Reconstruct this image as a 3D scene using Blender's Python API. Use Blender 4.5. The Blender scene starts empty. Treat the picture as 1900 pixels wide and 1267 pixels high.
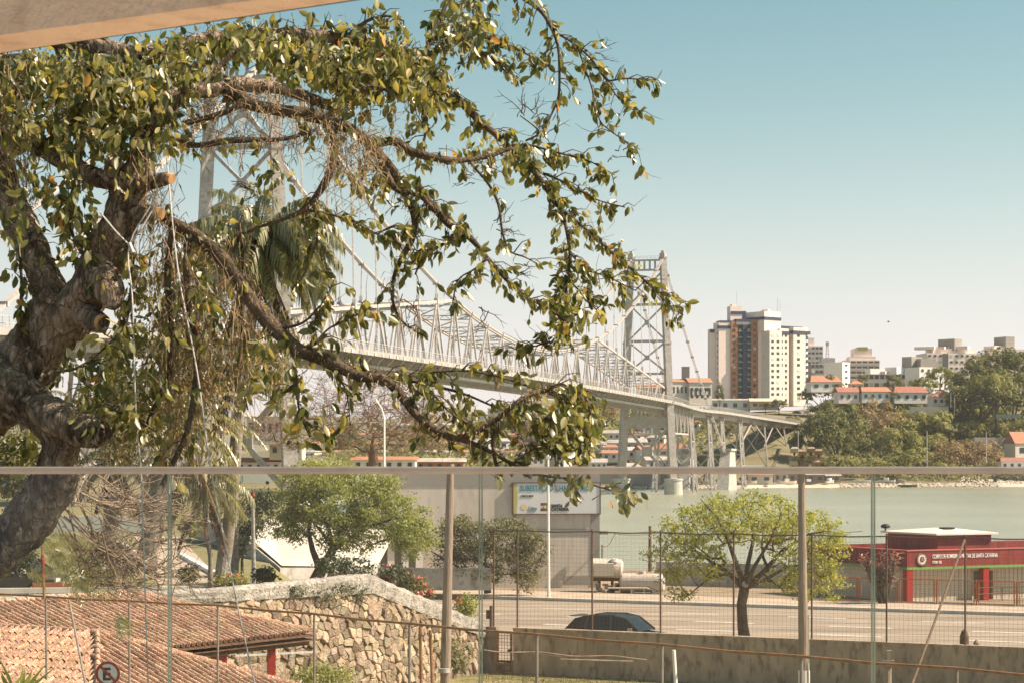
import bpy, math, random
from mathutils import Vector, Matrix, noise
R = math.radians
sc = bpy.context.scene
col = sc.collection

# ------------------------------------------------------------------ camera, sky, sun, exposure
CAMZ = 10.0; F = 3834.0; HY = 858.0; CX = 950.0
cam_d = bpy.data.cameras.new('camera'); cam = bpy.data.objects.new('camera', cam_d); col.objects.link(cam)
cam.location = (0, 0, CAMZ); cam.rotation_euler = (R(90), 0, 0)
cam_d.sensor_width = 36.0; cam_d.lens = 36.0 * F / 1900.0
cam_d.shift_y = (HY - 633.5) / 1900.0
cam_d.clip_start = 0.3; cam_d.clip_end = 30000
cam_d.dof.use_dof = True; cam_d.dof.focus_distance = 45.0; cam_d.dof.aperture_fstop = 7.0
sc.camera = cam
SUN = Vector((0.80, -0.03, 0.80)).normalized()
w = bpy.data.worlds.new('World'); sc.world = w; w.use_nodes = True
nt = w.node_tree; bg = nt.nodes['Background']
sky = nt.nodes.new('ShaderNodeTexSky'); sky.sky_type = 'NISHITA'; sky.sun_disc = False
sky.sun_elevation = math.asin(SUN.z); sky.sun_rotation = math.atan2(SUN.x, SUN.y)
sky.altitude = 0; sky.air_density = 0.75; sky.dust_density = 1.6; sky.ozone_density = 1.0
tint = nt.nodes.new('ShaderNodeMix'); tint.data_type = 'RGBA'; tint.blend_type = 'MULTIPLY'
tint.inputs[0].default_value = 1.0; tint.inputs[7].default_value = (0.64, 0.87, 0.655, 1)
nt.links.new(sky.outputs[0], tint.inputs[6])
# pale haze band all round the horizon, thinning with elevation
tcw = nt.nodes.new('ShaderNodeTexCoord'); sxyz = nt.nodes.new('ShaderNodeSeparateXYZ'); nt.links.new(tcw.outputs['Generated'], sxyz.inputs[0])
q1 = nt.nodes.new('ShaderNodeMath'); q1.operation = 'DIVIDE'; q1.inputs[1].default_value = .118; nt.links.new(sxyz.outputs[2], q1.inputs[0])
q2 = nt.nodes.new('ShaderNodeMath'); q2.operation = 'MULTIPLY'; nt.links.new(q1.outputs[0], q2.inputs[0]); nt.links.new(q1.outputs[0], q2.inputs[1])
q3 = nt.nodes.new('ShaderNodeMath'); q3.operation = 'MULTIPLY'; q3.inputs[1].default_value = -1; nt.links.new(q2.outputs[0], q3.inputs[0])
q4 = nt.nodes.new('ShaderNodeMath'); q4.operation = 'EXPONENT'; nt.links.new(q3.outputs[0], q4.inputs[0])
hz = nt.nodes.new('ShaderNodeMix'); hz.data_type = 'RGBA'; hz.clamp_result = False; nt.links.new(q4.outputs[0], hz.inputs[0]); nt.links.new(tint.outputs[2], hz.inputs[6])
hz.inputs[7].default_value = (5.55, 5.05, 5.0, 1); nt.links.new(hz.outputs[2], bg.inputs[0])
bg.inputs[1].default_value = 0.082
sl = bpy.data.lights.new('sun', 'SUN'); so = bpy.data.objects.new('sun', sl); col.objects.link(so)
sl.energy = 4.6; sl.angle = R(0.53); sl.color = (1.0, 0.81, 0.665)
so.rotation_euler = SUN.to_track_quat('Z', 'Y').to_euler()
sc.view_settings.view_transform = 'Standard'; sc.view_settings.look = 'None'
sc.view_settings.exposure = 1.2; sc.view_settings.gamma = 1.0; sc.view_settings.use_curve_mapping = False
sc.cycles.max_bounces = 8; sc.cycles.transparent_max_bounces = 16; sc.cycles.use_denoising = True

# ------------------------------------------------------------------ helpers
def W(px, py, d):
    return Vector(((px - CX) / F * d, d, CAMZ + (HY - py) / F * d))
def D_at(py, z):
    return (CAMZ - z) * F / (py - HY)
def ss(a, b, x):
    t = min(1, max(0, (x - a) / (b - a))); return t * t * (3 - 2 * t)
def lerp(a, b, t): return a + (b - a) * t

LOC = {}
class MB:
    def __init__(s): s.v = []; s.f = []; s.m = []
    def add(s, vs, fs, mi=0):
        n = len(s.v); s.v.extend(vs); s.f.extend([tuple(i + n for i in f) for f in fs]); s.m.extend([mi] * len(fs)); return s
    def box(s, c, sz, ax=None, mi=0):
        c = Vector(c); X, Y, Z = ax if ax else (Vector((1,0,0)), Vector((0,1,0)), Vector((0,0,1)))
        vs = [c + X*(sz[0]*.5*a) + Y*(sz[1]*.5*b) + Z*(sz[2]*.5*d) for a in (-1,1) for b in (-1,1) for d in (-1,1)]
        return s.add(vs, [(0,1,3,2),(4,6,7,5),(0,4,5,1),(2,3,7,6),(0,2,6,4),(1,5,7,3)], mi)
    def bar(s, p, q, w, h=None, mi=0):
        p = Vector(p); q = Vector(q); h = h or w; a = (q - p); L = a.length
        if L < 1e-6: return s
        a /= L; up = Vector((0,0,1)) if abs(a.z) < .95 else Vector((0.26,-.97,0))
        X = a.cross(up).normalized(); Z = X.cross(a)
        return s.box((p + q) / 2, (w, L, h), (X, a, Z), mi)
    def prism(s, poly, z0, z1, mi=0):
        n = len(poly); vs = [Vector((p[0], p[1], z0)) for p in poly] + [Vector((p[0], p[1], z1)) for p in poly]
        fs = [tuple(range(n-1, -1, -1)), tuple(range(n, 2*n))] + [(i, (i+1) % n, (i+1) % n + n, i + n) for i in range(n)]
        return s.add(vs, fs, mi)
    def tube(s, pts, rs, seg=6, cap=True, mi=0):
        pts = [Vector(p) for p in pts]
        if not hasattr(rs, '__len__'): rs = [rs] * len(pts)
        n = len(pts); vs = []; X = None
        for i in range(n):
            a = (pts[min(i+1, n-1)] - pts[max(i-1, 0)])
            if a.length < 1e-9: a = Vector((0,0,1))
            a.normalize()
            if X is None:
                X = a.cross(Vector((0,0,1)) if abs(a.z) < .9 else Vector((1,0,0))).normalized()
            else:
                X = X - a * X.dot(a)
                if X.length < 1e-6: X = a.orthogonal()
                X.normalize()
            Y = a.cross(X)
            for k in range(seg):
                t = 2 * math.pi * k / seg
                vs.append(pts[i] + (X * math.cos(t) + Y * math.sin(t)) * rs[i])
        fs = [(i*seg+k, i*seg+(k+1) % seg, (i+1)*seg+(k+1) % seg, (i+1)*seg+k) for i in range(n-1) for k in range(seg)]
        if cap: fs += [tuple(range(seg-1, -1, -1)), tuple(range((n-1)*seg, n*seg))]
        return s.add(vs, fs, mi)
    def quad(s, a, b, c, d, mi=0): return s.add([Vector(a), Vector(b), Vector(c), Vector(d)], [(0,1,2,3)], mi)
    def grid(s, fn, nu, nv, mi=0):
        vs = [Vector(fn(i / nu, j / nv)) for j in range(nv+1) for i in range(nu+1)]
        return s.add(vs, [(j*(nu+1)+i, j*(nu+1)+i+1, (j+1)*(nu+1)+i+1, (j+1)*(nu+1)+i) for j in range(nv) for i in range(nu)], mi)
    def lathe(s, c, prof, seg=16, mi=0):
        c = Vector(c); vs = [c + Vector((r*math.cos(2*math.pi*k/seg), r*math.sin(2*math.pi*k/seg), z)) for r, z in prof for k in range(seg)]
        n = len(prof); fs = [(i*seg+k, i*seg+(k+1) % seg, (i+1)*seg+(k+1) % seg, (i+1)*seg+k) for i in range(n-1) for k in range(seg)]
        fs += [tuple(range(seg-1, -1, -1)), tuple(range((n-1)*seg, n*seg))]
        return s.add(vs, fs, mi)
    def mesh(s, name, mats, off=Vector((0,0,0)), smooth=False):
        me = bpy.data.meshes.new(name)
        me.from_pydata([tuple(v - off) for v in s.v], [], s.f)
        for m in (mats if isinstance(mats, (list, tuple)) else [mats]): me.materials.append(m)
        if any(s.m): me.polygons.foreach_set('material_index', s.m)
        if smooth: me.polygons.foreach_set('use_smooth', [True] * len(me.polygons))
        me.update(); return me
    def build(s, name, mats, parent=None, smooth=False, label=None, kind=None, origin=None):
        if parent is not None: off = LOC[parent.name]
        elif origin is not None: off = Vector(origin)
        elif s.v:
            xs = [v.x for v in s.v]; ys = [v.y for v in s.v]; off = Vector(((min(xs)+max(xs))/2, (min(ys)+max(ys))/2, min(v.z for v in s.v)))
        o = bpy.data.objects.new(name, s.mesh(name, mats, off, smooth)); col.objects.link(o)
        if parent is not None: o.parent = parent
        else: o.location = off
        LOC[o.name] = off
        if label: o['label'] = label
        if kind: o['kind'] = kind
        return o
def thing(name, label, cat, loc, group=None):
    o = bpy.data.objects.new(name, None); col.objects.link(o); o.location = loc; o.empty_display_size = .1
    o['label'] = label; o['category'] = cat
    if group: o['group'] = group
    LOC[o.name] = Vector(loc); return o
def tag(o, label, cat, group=None):
    o['label'] = label; o['category'] = cat
    if group: o['group'] = group
    return o
def struct(o): o['kind'] = 'structure'; return o
def place(me, name, parent, mw, label=None):
    # a piece sharing mesh data, mw = world matrix; parent unrotated
    o = bpy.data.objects.new(name, me); col.objects.link(o); o.parent = parent
    m = mw.copy(); m.translation = m.translation - LOC[parent.name]; o.matrix_local = m
    LOC[o.name] = LOC[parent.name]
    if label: o['label'] = label
    return o
def copy_tree(root, loc, rotz=0, scale=(1,1,1), label=None, group=None):
    r = root.copy(); col.objects.link(r); r.location = loc; r.rotation_euler = (0, 0, rotz); r.scale = scale
    if label: r['label'] = label
    if group: r['group'] = group
    for ch in list(root.children):
        c = ch.copy(); col.objects.link(c); c.parent = r
        for g in list(ch.children):
            d = g.copy(); col.objects.link(d); d.parent = c
    return r

# ------------------------------------------------------------------ materials
def mat(name, c, c2=None, rough=.8, scale=2.0, bump=0.0, bscale=None, metal=0, spec=.3, rand=0.0, stretch=None, detail=6, c3=None, world=False, sharp=(.35,.65), rotz=0):
    m = bpy.data.materials.new(name); m.use_nodes = True; n = m.node_tree.nodes; L = m.node_tree.links
    b = n['Principled BSDF']; b.inputs['Roughness'].default_value = rough; b.inputs['Metallic'].default_value = metal
    b.inputs['Specular IOR Level'].default_value = spec
    b.inputs['Base Color'].default_value = (*c, 1)
    if world:
        g = n.new('ShaderNodeNewGeometry'); co = g.outputs['Position']
    else:
        g = n.new('ShaderNodeTexCoord'); co = g.outputs['Object']
    if stretch:
        mp = n.new('ShaderNodeMapping'); mp.inputs['Scale'].default_value = stretch; mp.inputs['Rotation'].default_value = (0,0,R(rotz)); L.new(co, mp.inputs[0]); co = mp.outputs[0]
    out = None
    if c2 is not None:
        t = n.new('ShaderNodeTexNoise'); t.inputs['Scale'].default_value = scale; t.inputs['Detail'].default_value = detail
        t.inputs['Roughness'].default_value = .62; L.new(co, t.inputs[0])
        r = n.new('ShaderNodeValToRGB'); r.color_ramp.elements[0].position = sharp[0]; r.color_ramp.elements[1].position = sharp[1]
        r.color_ramp.elements[0].color = (*c, 1); r.color_ramp.elements[1].color = (*c2, 1)
        L.new(t.outputs[0], r.inputs[0]); out = r.outputs[0]
        if c3 is not None:
            t3 = n.new('ShaderNodeTexNoise'); t3.inputs['Scale'].default_value = scale * 4.3; t3.inputs['Detail'].default_value = 5; L.new(co, t3.inputs[0])
            r3 = n.new('ShaderNodeValToRGB'); r3.color_ramp.elements[0].position = .5; r3.color_ramp.elements[1].position = .68
            L.new(t3.outputs[0], r3.inputs[0])
            mx3 = n.new('ShaderNodeMix'); mx3.data_type = 'RGBA'; L.new(r3.outputs[0], mx3.inputs[0]); L.new(out, mx3.inputs[6])
            mx3.inputs[7].default_value = (*c3, 1); out = mx3.outputs[2]
    if rand:
        oi = n.new('ShaderNodeObjectInfo'); gi = n.new('ShaderNodeNewGeometry')
        ad = n.new('ShaderNodeMath'); ad.operation = 'ADD'; L.new(oi.outputs['Random'], ad.inputs[0]); L.new(gi.outputs['Random Per Island'], ad.inputs[1])
        fr = n.new('ShaderNodeMath'); fr.operation = 'FRACT'; L.new(ad.outputs[0], fr.inputs[0])
        mr = n.new('ShaderNodeMapRange'); mr.inputs[3].default_value = 1 - rand; mr.inputs[4].default_value = 1 + rand; L.new(fr.outputs[0], mr.inputs[0])
        hs = n.new('ShaderNodeHueSaturation'); L.new(mr.outputs[0], hs.inputs['Value'])
        mh = n.new('ShaderNodeMapRange'); mh.inputs[3].default_value = .5 - .04*rand; mh.inputs[4].default_value = .5 + .04*rand
        f2 = n.new('ShaderNodeMath'); f2.operation = 'MULTIPLY'; f2.inputs[1].default_value = 7.31; L.new(fr.outputs[0], f2.inputs[0])
        f3 = n.new('ShaderNodeMath'); f3.operation = 'FRACT'; L.new(f2.outputs[0], f3.inputs[0]); L.new(f3.outputs[0], mh.inputs[0]); L.new(mh.outputs[0], hs.inputs['Hue'])
        if out is not None: L.new(out, hs.inputs['Color'])
        else: hs.inputs['Color'].default_value = (*c, 1)
        out = hs.outputs[0]
    if out is not None: L.new(out, b.inputs['Base Color'])
    if bump:
        t2 = n.new('ShaderNodeTexNoise'); t2.inputs['Scale'].default_value = bscale or scale * 3; t2.inputs['Detail'].default_value = 8; L.new(co, t2.inputs[0])
        bp = n.new('ShaderNodeBump'); bp.inputs['Strength'].default_value = min(1, bump); bp.inputs['Distance'].default_value = .05 * max(1, bump); L.new(t2.outputs[0], bp.inputs['Height']); L.new(bp.outputs[0], b.inputs['Normal'])
    return m
def leafmat(name, cols, trans=.35, gloss=.25, rough=.45):
    # cols: list of (pos, rgb) picked at random for every leaf
    m = bpy.data.materials.new(name); m.use_nodes = True; n = m.node_tree.nodes; L = m.node_tree.links; n.remove(n['Principled BSDF'])
    oi = n.new('ShaderNodeObjectInfo'); gi = n.new('ShaderNodeNewGeometry')
    ad = n.new('ShaderNodeMath'); ad.operation = 'ADD'; L.new(oi.outputs['Random'], ad.inputs[0]); L.new(gi.outputs['Random Per Island'], ad.inputs[1])
    fr = n.new('ShaderNodeMath'); fr.operation = 'FRACT'; L.new(ad.outputs[0], fr.inputs[0])
    r = n.new('ShaderNodeValToRGB'); L.new(fr.outputs[0], r.inputs[0])
    e = r.color_ramp.elements; e[0].position = cols[0][0]; e[0].color = (*cols[0][1], 1); e[1].position = cols[-1][0]; e[1].color = (*cols[-1][1], 1)
    for p, c in cols[1:-1]:
        k = e.new(p); k.color = (*c, 1)
    df = n.new('ShaderNodeBsdfDiffuse'); tr = n.new('ShaderNodeBsdfTranslucent'); gl = n.new('ShaderNodeBsdfGlossy'); gl.inputs['Roughness'].default_value = rough
    gl.inputs['Color'].default_value = (1, .97, .92, 1)
    L.new(r.outputs[0], df.inputs[0]); br = n.new('ShaderNodeMix'); br.data_type = 'RGBA'; br.blend_type = 'MULTIPLY'; br.inputs[0].default_value = 1
    br.inputs[7].default_value = (1.6, 1.5, .82, 1); br.clamp_result = False; L.new(r.outputs[0], br.inputs[6]); L.new(br.outputs[2], tr.inputs[0])
    m1 = n.new('ShaderNodeMixShader'); m1.inputs[0].default_value = trans; L.new(df.outputs[0], m1.inputs[1]); L.new(tr.outputs[0], m1.inputs[2])
    fz = n.new('ShaderNodeFresnel'); fz.inputs[0].default_value = 1.35
    mm = n.new('ShaderNodeMath'); mm.operation = 'MULTIPLY_ADD'; mm.inputs[1].default_value = gloss * 2; mm.inputs[2].default_value = gloss * .25; L.new(fz.outputs[0], mm.inputs[0])
    m2 = n.new('ShaderNodeMixShader'); L.new(mm.outputs[0], m2.inputs[0]); L.new(m1.outputs[0], m2.inputs[1]); L.new(gl.outputs[0], m2.inputs[2])
    L.new(m2.outputs[0], n['Material Output'].inputs[0]); return m

M = {}
M['steel'] = mat('silver_bridge_paint', (.35,.325,.30), (.47,.44,.41), rough=.6, scale=.6, detail=9, spec=.3, c3=(.30,.26,.225))
M['steel_rust'] = mat('stained_bridge_paint', (.33,.305,.28), (.47,.44,.41), rough=.6, scale=.5, c3=(.30,.23,.18))
M['deck'] = mat('bridge_deck_concrete', (.27,.26,.24), (.36,.34,.31), rough=.8, scale=.3)
M['conc'] = mat('weathered_concrete', (.36,.335,.30), (.50,.46,.41), rough=.9, scale=.6, bump=.4, c3=(.28,.255,.22))
M['pier'] = mat('pier_concrete', (.44,.42,.36), (.56,.53,.46), rough=.9, scale=.5, c3=(.36,.35,.29))
M['retain'] = mat('stained_retaining_concrete', (.25,.195,.145), (.54,.41,.30), rough=.95, scale=.8, bump=.6, stretch=(1.3,1.3,.5), sharp=(.25,.75), c3=(.20,.155,.115))
M['plaster'] = mat('old_whitewash', (.27,.245,.215), (.46,.42,.375), rough=.95, scale=1.6, bump=1.4, bscale=14, c3=(.17,.155,.13))
M['white'] = mat('white_paint', (.74,.71,.66), (.80,.77,.72), rough=.6, scale=1.0)
M['cream'] = mat('cream_wall', (.62,.55,.47), (.70,.63,.55), rough=.8, scale=.4)
M['pinkwhite'] = mat('pale_rose_wall', (.80,.655,.585), (.83,.70,.63), rough=.8, scale=.3)
M['navy'] = mat('navy_wall', (.035,.05,.095), (.05,.065,.11), rough=.6, scale=.5)
M['orange'] = mat('terracotta_wall', (.36,.155,.08), (.42,.19,.10), rough=.8, scale=.4)
M['win'] = mat('dark_window', (.035,.04,.045), rough=.15, spec=.6)
M['winlit'] = mat('pale_blind', (.50,.47,.42), rough=.5)
M['asphalt'] = mat('sunbleached_asphalt', (.245,.195,.15), (.35,.285,.22), rough=.9, scale=.35, bump=.2, bscale=60, c3=(.19,.155,.125), rotz=26, stretch=(.10,1.5,1), sharp=(.42,.6))
M['paint'] = mat('road_paint', (.60,.56,.50), (.40,.35,.30), rough=.7, scale=3)
M['kerb'] = mat('kerb_stone', (.48,.44,.39), (.60,.56,.50), rough=.9, scale=1.5)
M['pave'] = mat('pavement_slabs', (.36,.28,.21), (.46,.37,.29), rough=.9, scale=.8, bump=.2)
M['sand'] = mat('sand', (.46,.39,.31), (.55,.48,.39), rough=.95, scale=.2)
M['grass'] = mat('dry_grass', (.14,.14,.045), (.32,.27,.12), rough=.95, scale=1.3, bump=.6, bscale=20, c3=(.20,.15,.08))
M['lawn'] = mat('lawn', (.13,.13,.05), (.23,.205,.09), rough=.95, scale=.8, bump=.6, bscale=20, c3=(.25,.19,.12))
M['hillgrass'] = mat('hill_grass', (.12,.115,.055), (.21,.185,.095), rough=.95, scale=.05, c3=(.20,.15,.10))
M['earth'] = mat('earth', (.20,.15,.10), (.30,.23,.16), rough=.95, scale=.5)
M['bark'] = mat('grey_bark', (.055,.038,.025), (.30,.22,.15), rough=.95, scale=3.2, bump=2.6, bscale=12, stretch=(1,1,.6), c3=(.46,.365,.28), detail=12, sharp=(.38,.62))
_n = M['bark'].node_tree.nodes; _L = M['bark'].node_tree.links
_tc = _n.new('ShaderNodeTexCoord'); _mp = _n.new('ShaderNodeMapping'); _mp.inputs['Scale'].default_value = (1,1,.32)
_ns = _n.new('ShaderNodeTexNoise'); _ns.inputs['Scale'].default_value = 5; _L.new(_tc.outputs['Object'], _ns.inputs[0])
_mxv = _n.new('ShaderNodeMix'); _mxv.data_type = 'VECTOR'; _mxv.inputs[0].default_value = .12; _L.new(_tc.outputs['Object'], _mxv.inputs[4]); _L.new(_ns.outputs[1], _mxv.inputs[5]); _L.new(_mxv.outputs[1], _mp.inputs[0])
_vo = _n.new('ShaderNodeTexVoronoi'); _vo.feature = 'DISTANCE_TO_EDGE'; _vo.inputs['Scale'].default_value = 16; _L.new(_mp.outputs[0], _vo.inputs[0])
_mr = _n.new('ShaderNodeMapRange'); _mr.inputs[1].default_value = 0; _mr.inputs[2].default_value = .09; _L.new(_vo.outputs[0], _mr.inputs[0])
_bp = [q for q in _n if q.type == 'BUMP'][0]; _b2 = _n.new('ShaderNodeBump'); _b2.inputs['Strength'].default_value = .8; _b2.inputs['Distance'].default_value = .03
_L.new(_mr.outputs[0], _b2.inputs['Height']); _L.new(_bp.outputs[0], _b2.inputs['Normal']); _L.new(_b2.outputs[0], _n['Principled BSDF'].inputs['Normal'])
M['bark2'] = mat('twig_bark', (.055,.04,.026), (.14,.10,.065), rough=.95, scale=6, bump=.8, bscale=30)
M['barkmid'] = mat('tree_bark', (.06,.045,.032), (.13,.10,.075), rough=.95, scale=3, bump=.8)
M['moss'] = mat('dry_moss', (.20,.135,.07), (.36,.26,.15), rough=.95, scale=4, rand=.35)
M['dryleaf'] = mat('dry_twigs', (.20,.145,.10), (.37,.285,.21), rough=.9, scale=3, rand=.2)
M['cutwood'] = mat('cut_wood', (.42,.22,.09), (.56,.34,.17), rough=.9, scale=8)
M['wood'] = mat('weathered_pole', (.22,.165,.125), (.36,.28,.215), rough=.9, scale=3, stretch=(6,6,.5), bump=.5)
M['postgrey'] = mat('dull_steel_post', (.17,.145,.12), (.28,.24,.20), rough=.7, scale=4)
M['rust'] = mat('rusty_pipe', (.22,.10,.045), (.34,.18,.09), rough=.8, scale=6)
M['rustdark'] = mat('brown_post', (.09,.055,.035), (.16,.10,.065), rough=.8, scale=5)
M['galv'] = mat('galvanised_pipe', (.36,.34,.31), (.50,.47,.43), rough=.5, metal=.3, scale=5)
M['orangefence'] = mat('red_oxide_fence', (.36,.11,.045), (.44,.16,.07), rough=.6, scale=4)
M['wire'] = mat('wire', (.13,.085,.055), rough=.7)
M['redpaint'] = mat('red_paint', (.15,.018,.015), (.25,.035,.026), rough=.6, scale=1.2, stretch=(1.5,1.5,.35), c3=(.20,.05,.035))
M['redpost'] = mat('bright_red_paint', (.36,.025,.018), (.30,.022,.016), rough=.5, scale=2)
M['green'] = mat('green_stripe', (.16,.30,.07), rough=.6)
M['beige'] = mat('beige_siding', (.54,.47,.38), (.60,.53,.43), rough=.8, scale=.8)
M['greywall'] = mat('substation_wall', (.49,.43,.375), (.575,.51,.445), rough=.85, scale=.6, stretch=(1.2,1.2,.25), c3=(.46,.40,.34))
M['greyband'] = mat('substation_band', (.27,.25,.22), (.30,.275,.245), rough=.85, scale=.3)
M['brightwall'] = mat('sunlit_render', (.50,.45,.39), (.58,.53,.46), rough=.9, scale=.5, c3=(.44,.39,.33))
M['beam'] = mat('terrace_beam', (.56,.40,.29), (.64,.47,.34), rough=.9, scale=1.1, bump=.5, bscale=30, c3=(.50,.35,.25))
M['floor'] = mat('terrace_floor', (.46,.40,.34), (.54,.47,.40), rough=.8, scale=1)
M['rail'] = mat('brushed_handrail', (.30,.25,.21), (.36,.31,.26), rough=.38, metal=.55, scale=4)
M['signwhite'] = mat('sign_panel', (.60,.60,.60), rough=.5)
M['teal'] = mat('teal_lettering', (.03,.22,.28), rough=.5)
M['black'] = mat('black', (.02,.018,.016), rough=.5)
M['yellow'] = mat('yellow_stripe', (.42,.38,.12), rough=.5)
M['letter'] = mat('white_lettering', (.80,.76,.70), rough=.5)
M['carpaint'] = mat('dark_car_paint', (.07,.062,.055), rough=.38, metal=.3, spec=.7)
M['chrome'] = mat('chrome', (.7,.68,.65), rough=.2, metal=1)
M['carglass'] = mat('car_glass', (.035,.03,.026), rough=.12, spec=.6)
M['rubber'] = mat('rubber', (.02,.02,.02), rough=.9)
M['silver'] = mat('silver_tank', (.50,.44,.385), (.58,.52,.46), rough=.5, scale=1, c3=(.50,.38,.30))
M['tile'] = mat('clay_tile', (.30,.14,.075), (.42,.25,.155), rough=.95, scale=7, rand=.3, bump=.5, bscale=40, c3=(.66,.57,.46), world=True)
M['tileshade'] = mat('shaded_channel_tile', (.06,.03,.018), (.12,.065,.035), rough=.95, scale=6, world=True)  # channel tiles, shade between the cover tiles put into the colour
M['roofo'] = mat('orange_roof', (.35,.165,.10), (.41,.215,.14), rough=.9, scale=.6, c3=(.42,.15,.07))
M['roofr'] = mat('red_roof', (.28,.115,.085), (.34,.15,.11), rough=.9, scale=.6)
M['roofg'] = mat('grey_sheet_roof', (.30,.27,.25), (.46,.42,.38), rough=.8, scale=.4)
M['stone'] = mat('wall_stone', (.26,.175,.105), (.40,.315,.225), rough=.95, scale=2.2, rand=.45, bump=1.2, bscale=12, c3=(.34,.31,.27), world=True)
M['mortar'] = mat('mortar', (.12,.085,.055), (.20,.145,.10), rough=.95, scale=4, bump=.6)
M['rock'] = mat('shore_rock', (.26,.21,.165), (.45,.39,.32), rough=.95, scale=.8, rand=.3)
M['palmtrunk'] = mat('palm_trunk', (.17,.145,.115), (.29,.25,.20), rough=.95, scale=2, stretch=(1,1,5), bump=.6)
M['fibre'] = mat('palm_fibre', (.11,.065,.035), (.20,.13,.075), rough=.95, scale=5, rand=.3)
M['leaf'] = leafmat('broad_leaf', [(0,(.05,.07,.018)),(.3,(.11,.12,.035)),(.6,(.20,.19,.06)),(.85,(.29,.265,.09)),(.95,(.37,.31,.11)),(.985,(.37,.31,.11)),(1,(.50,.20,.02))], trans=.48, gloss=.085, rough=.5)
M['vine'] = leafmat('vine_leaf', [(0,(.06,.07,.02)),(.5,(.19,.17,.05)),(.8,(.34,.27,.09)),(1,(.46,.36,.16))], trans=.45, gloss=.15, rough=.4)
M['leafg'] = leafmat('fresh_leaf', [(0,(.13,.165,.035)),(.5,(.24,.27,.07)),(1,(.38,.38,.13))], trans=.45, gloss=.07, rough=.6)
M['leafy'] = leafmat('yellow_green_leaf', [(0,(.17,.20,.04)),(.5,(.30,.32,.07)),(1,(.44,.42,.11))], trans=.5, gloss=.06, rough=.6)
M['leafo'] = leafmat('olive_leaf', [(0,(.075,.085,.03)),(.5,(.15,.15,.06)),(1,(.27,.24,.12))], trans=.35, gloss=.07, rough=.6)
M['leafd'] = leafmat('dark_leaf', [(0,(.03,.045,.014)),(.5,(.055,.07,.022)),(1,(.11,.115,.04))], trans=.3, gloss=.08, rough=.55)
M['hillA'] = leafmat('hill_leaf_green', [(0,(.125,.14,.05)),(.5,(.22,.22,.085)),(1,(.33,.31,.13))], trans=.35, gloss=.02, rough=.7)
M['hillB'] = leafmat('hill_leaf_dark', [(0,(.08,.093,.036)),(.5,(.14,.15,.058)),(1,(.22,.215,.09))], trans=.3, gloss=.02, rough=.7)
M['hillC'] = leafmat('hill_leaf_brown', [(0,(.16,.115,.06)),(.5,(.24,.175,.10)),(1,(.33,.25,.15))], trans=.3, gloss=.02, rough=.7)
M['palm'] = leafmat('palm_leaf', [(0,(.08,.10,.035)),(.5,(.17,.17,.065)),(1,(.30,.28,.14))], trans=.35, gloss=.3, rough=.4)
M['palmy'] = leafmat('palm_leaf_yellow', [(0,(.12,.13,.03)),(.5,(.22,.21,.06)),(1,(.36,.31,.12))], trans=.35, gloss=.3)
M['redleaf'] = leafmat('red_leaf', [(0,(.10,.025,.015)),(.5,(.28,.05,.025)),(1,(.55,.14,.07))], trans=.35, gloss=.3)
M['flower'] = leafmat('pink_flower', [(0,(.55,.12,.12)),(1,(.72,.28,.25))], trans=.3, gloss=.1)
M['blue'] = mat('blue_crate', (.02,.10,.20), rough=.5)
M['greencrate'] = mat('green_crate', (.02,.20,.13), rough=.5)
# water
m = bpy.data.materials.new('sea_water'); m.use_nodes = True; n = m.node_tree.nodes; L = m.node_tree.links; b = n['Principled BSDF']
b.inputs['Base Color'].default_value = (.20,.29,.235,1); b.inputs['Roughness'].default_value = .22; b.inputs['Specular IOR Level'].default_value = .35
tc = n.new('ShaderNodeTexCoord'); mp = n.new('ShaderNodeMapping'); mp.inputs['Scale'].default_value = (.35,1.0,1); L.new(tc.outputs['Object'], mp.inputs[0])
t1 = n.new('ShaderNodeTexNoise'); t1.inputs['Scale'].default_value = .55; t1.inputs['Detail'].default_value = 8; L.new(mp.outputs[0], t1.inputs[0])
bp = n.new('ShaderNodeBump'); bp.inputs['Strength'].default_value = .8; bp.inputs['Distance'].default_value = .6; L.new(t1.outputs[0], bp.inputs['Height']); L.new(bp.outputs[0], b.inputs['Normal'])
t2 = n.new('ShaderNodeTexNoise'); t2.inputs['Scale'].default_value = .012; t2.inputs['Detail'].default_value = 4; L.new(tc.outputs['Object'], t2.inputs[0])
r = n.new('ShaderNodeValToRGB'); r.color_ramp.elements[0].position=.35; r.color_ramp.elements[1].position=.65
r.color_ramp.elements[0].color=(.285,.29,.21,1); r.color_ramp.elements[1].color=(.33,.33,.24,1); L.new(t2.outputs[0], r.inputs[0]); L.new(r.outputs[0], b.inputs['Base Color'])
M['water'] = m
# glass of the guard
m = bpy.data.materials.new('guard_glass'); m.use_nodes = True; n = m.node_tree.nodes; L = m.node_tree.links; n.remove(n['Principled BSDF'])
tr = n.new('ShaderNodeBsdfTransparent'); tr.inputs[0].default_value = (.955,.96,.95,1); gl = n.new('ShaderNodeBsdfGlossy'); gl.inputs['Roughness'].default_value = .02
fz = n.new('ShaderNodeFresnel'); fz.inputs[0].default_value = 1.3; mx = n.new('ShaderNodeMixShader')
L.new(fz.outputs[0], mx.inputs[0]); L.new(tr.outputs[0], mx.inputs[1]); L.new(gl.outputs[0], mx.inputs[2]); L.new(mx.outputs[0], n['Material Output'].inputs[0])
M['glass'] = m
M['glassedge'] = mat('glass_edge', (.08,.13,.10), (.24,.28,.22), rough=.3, scale=1.2, spec=.6)

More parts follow.
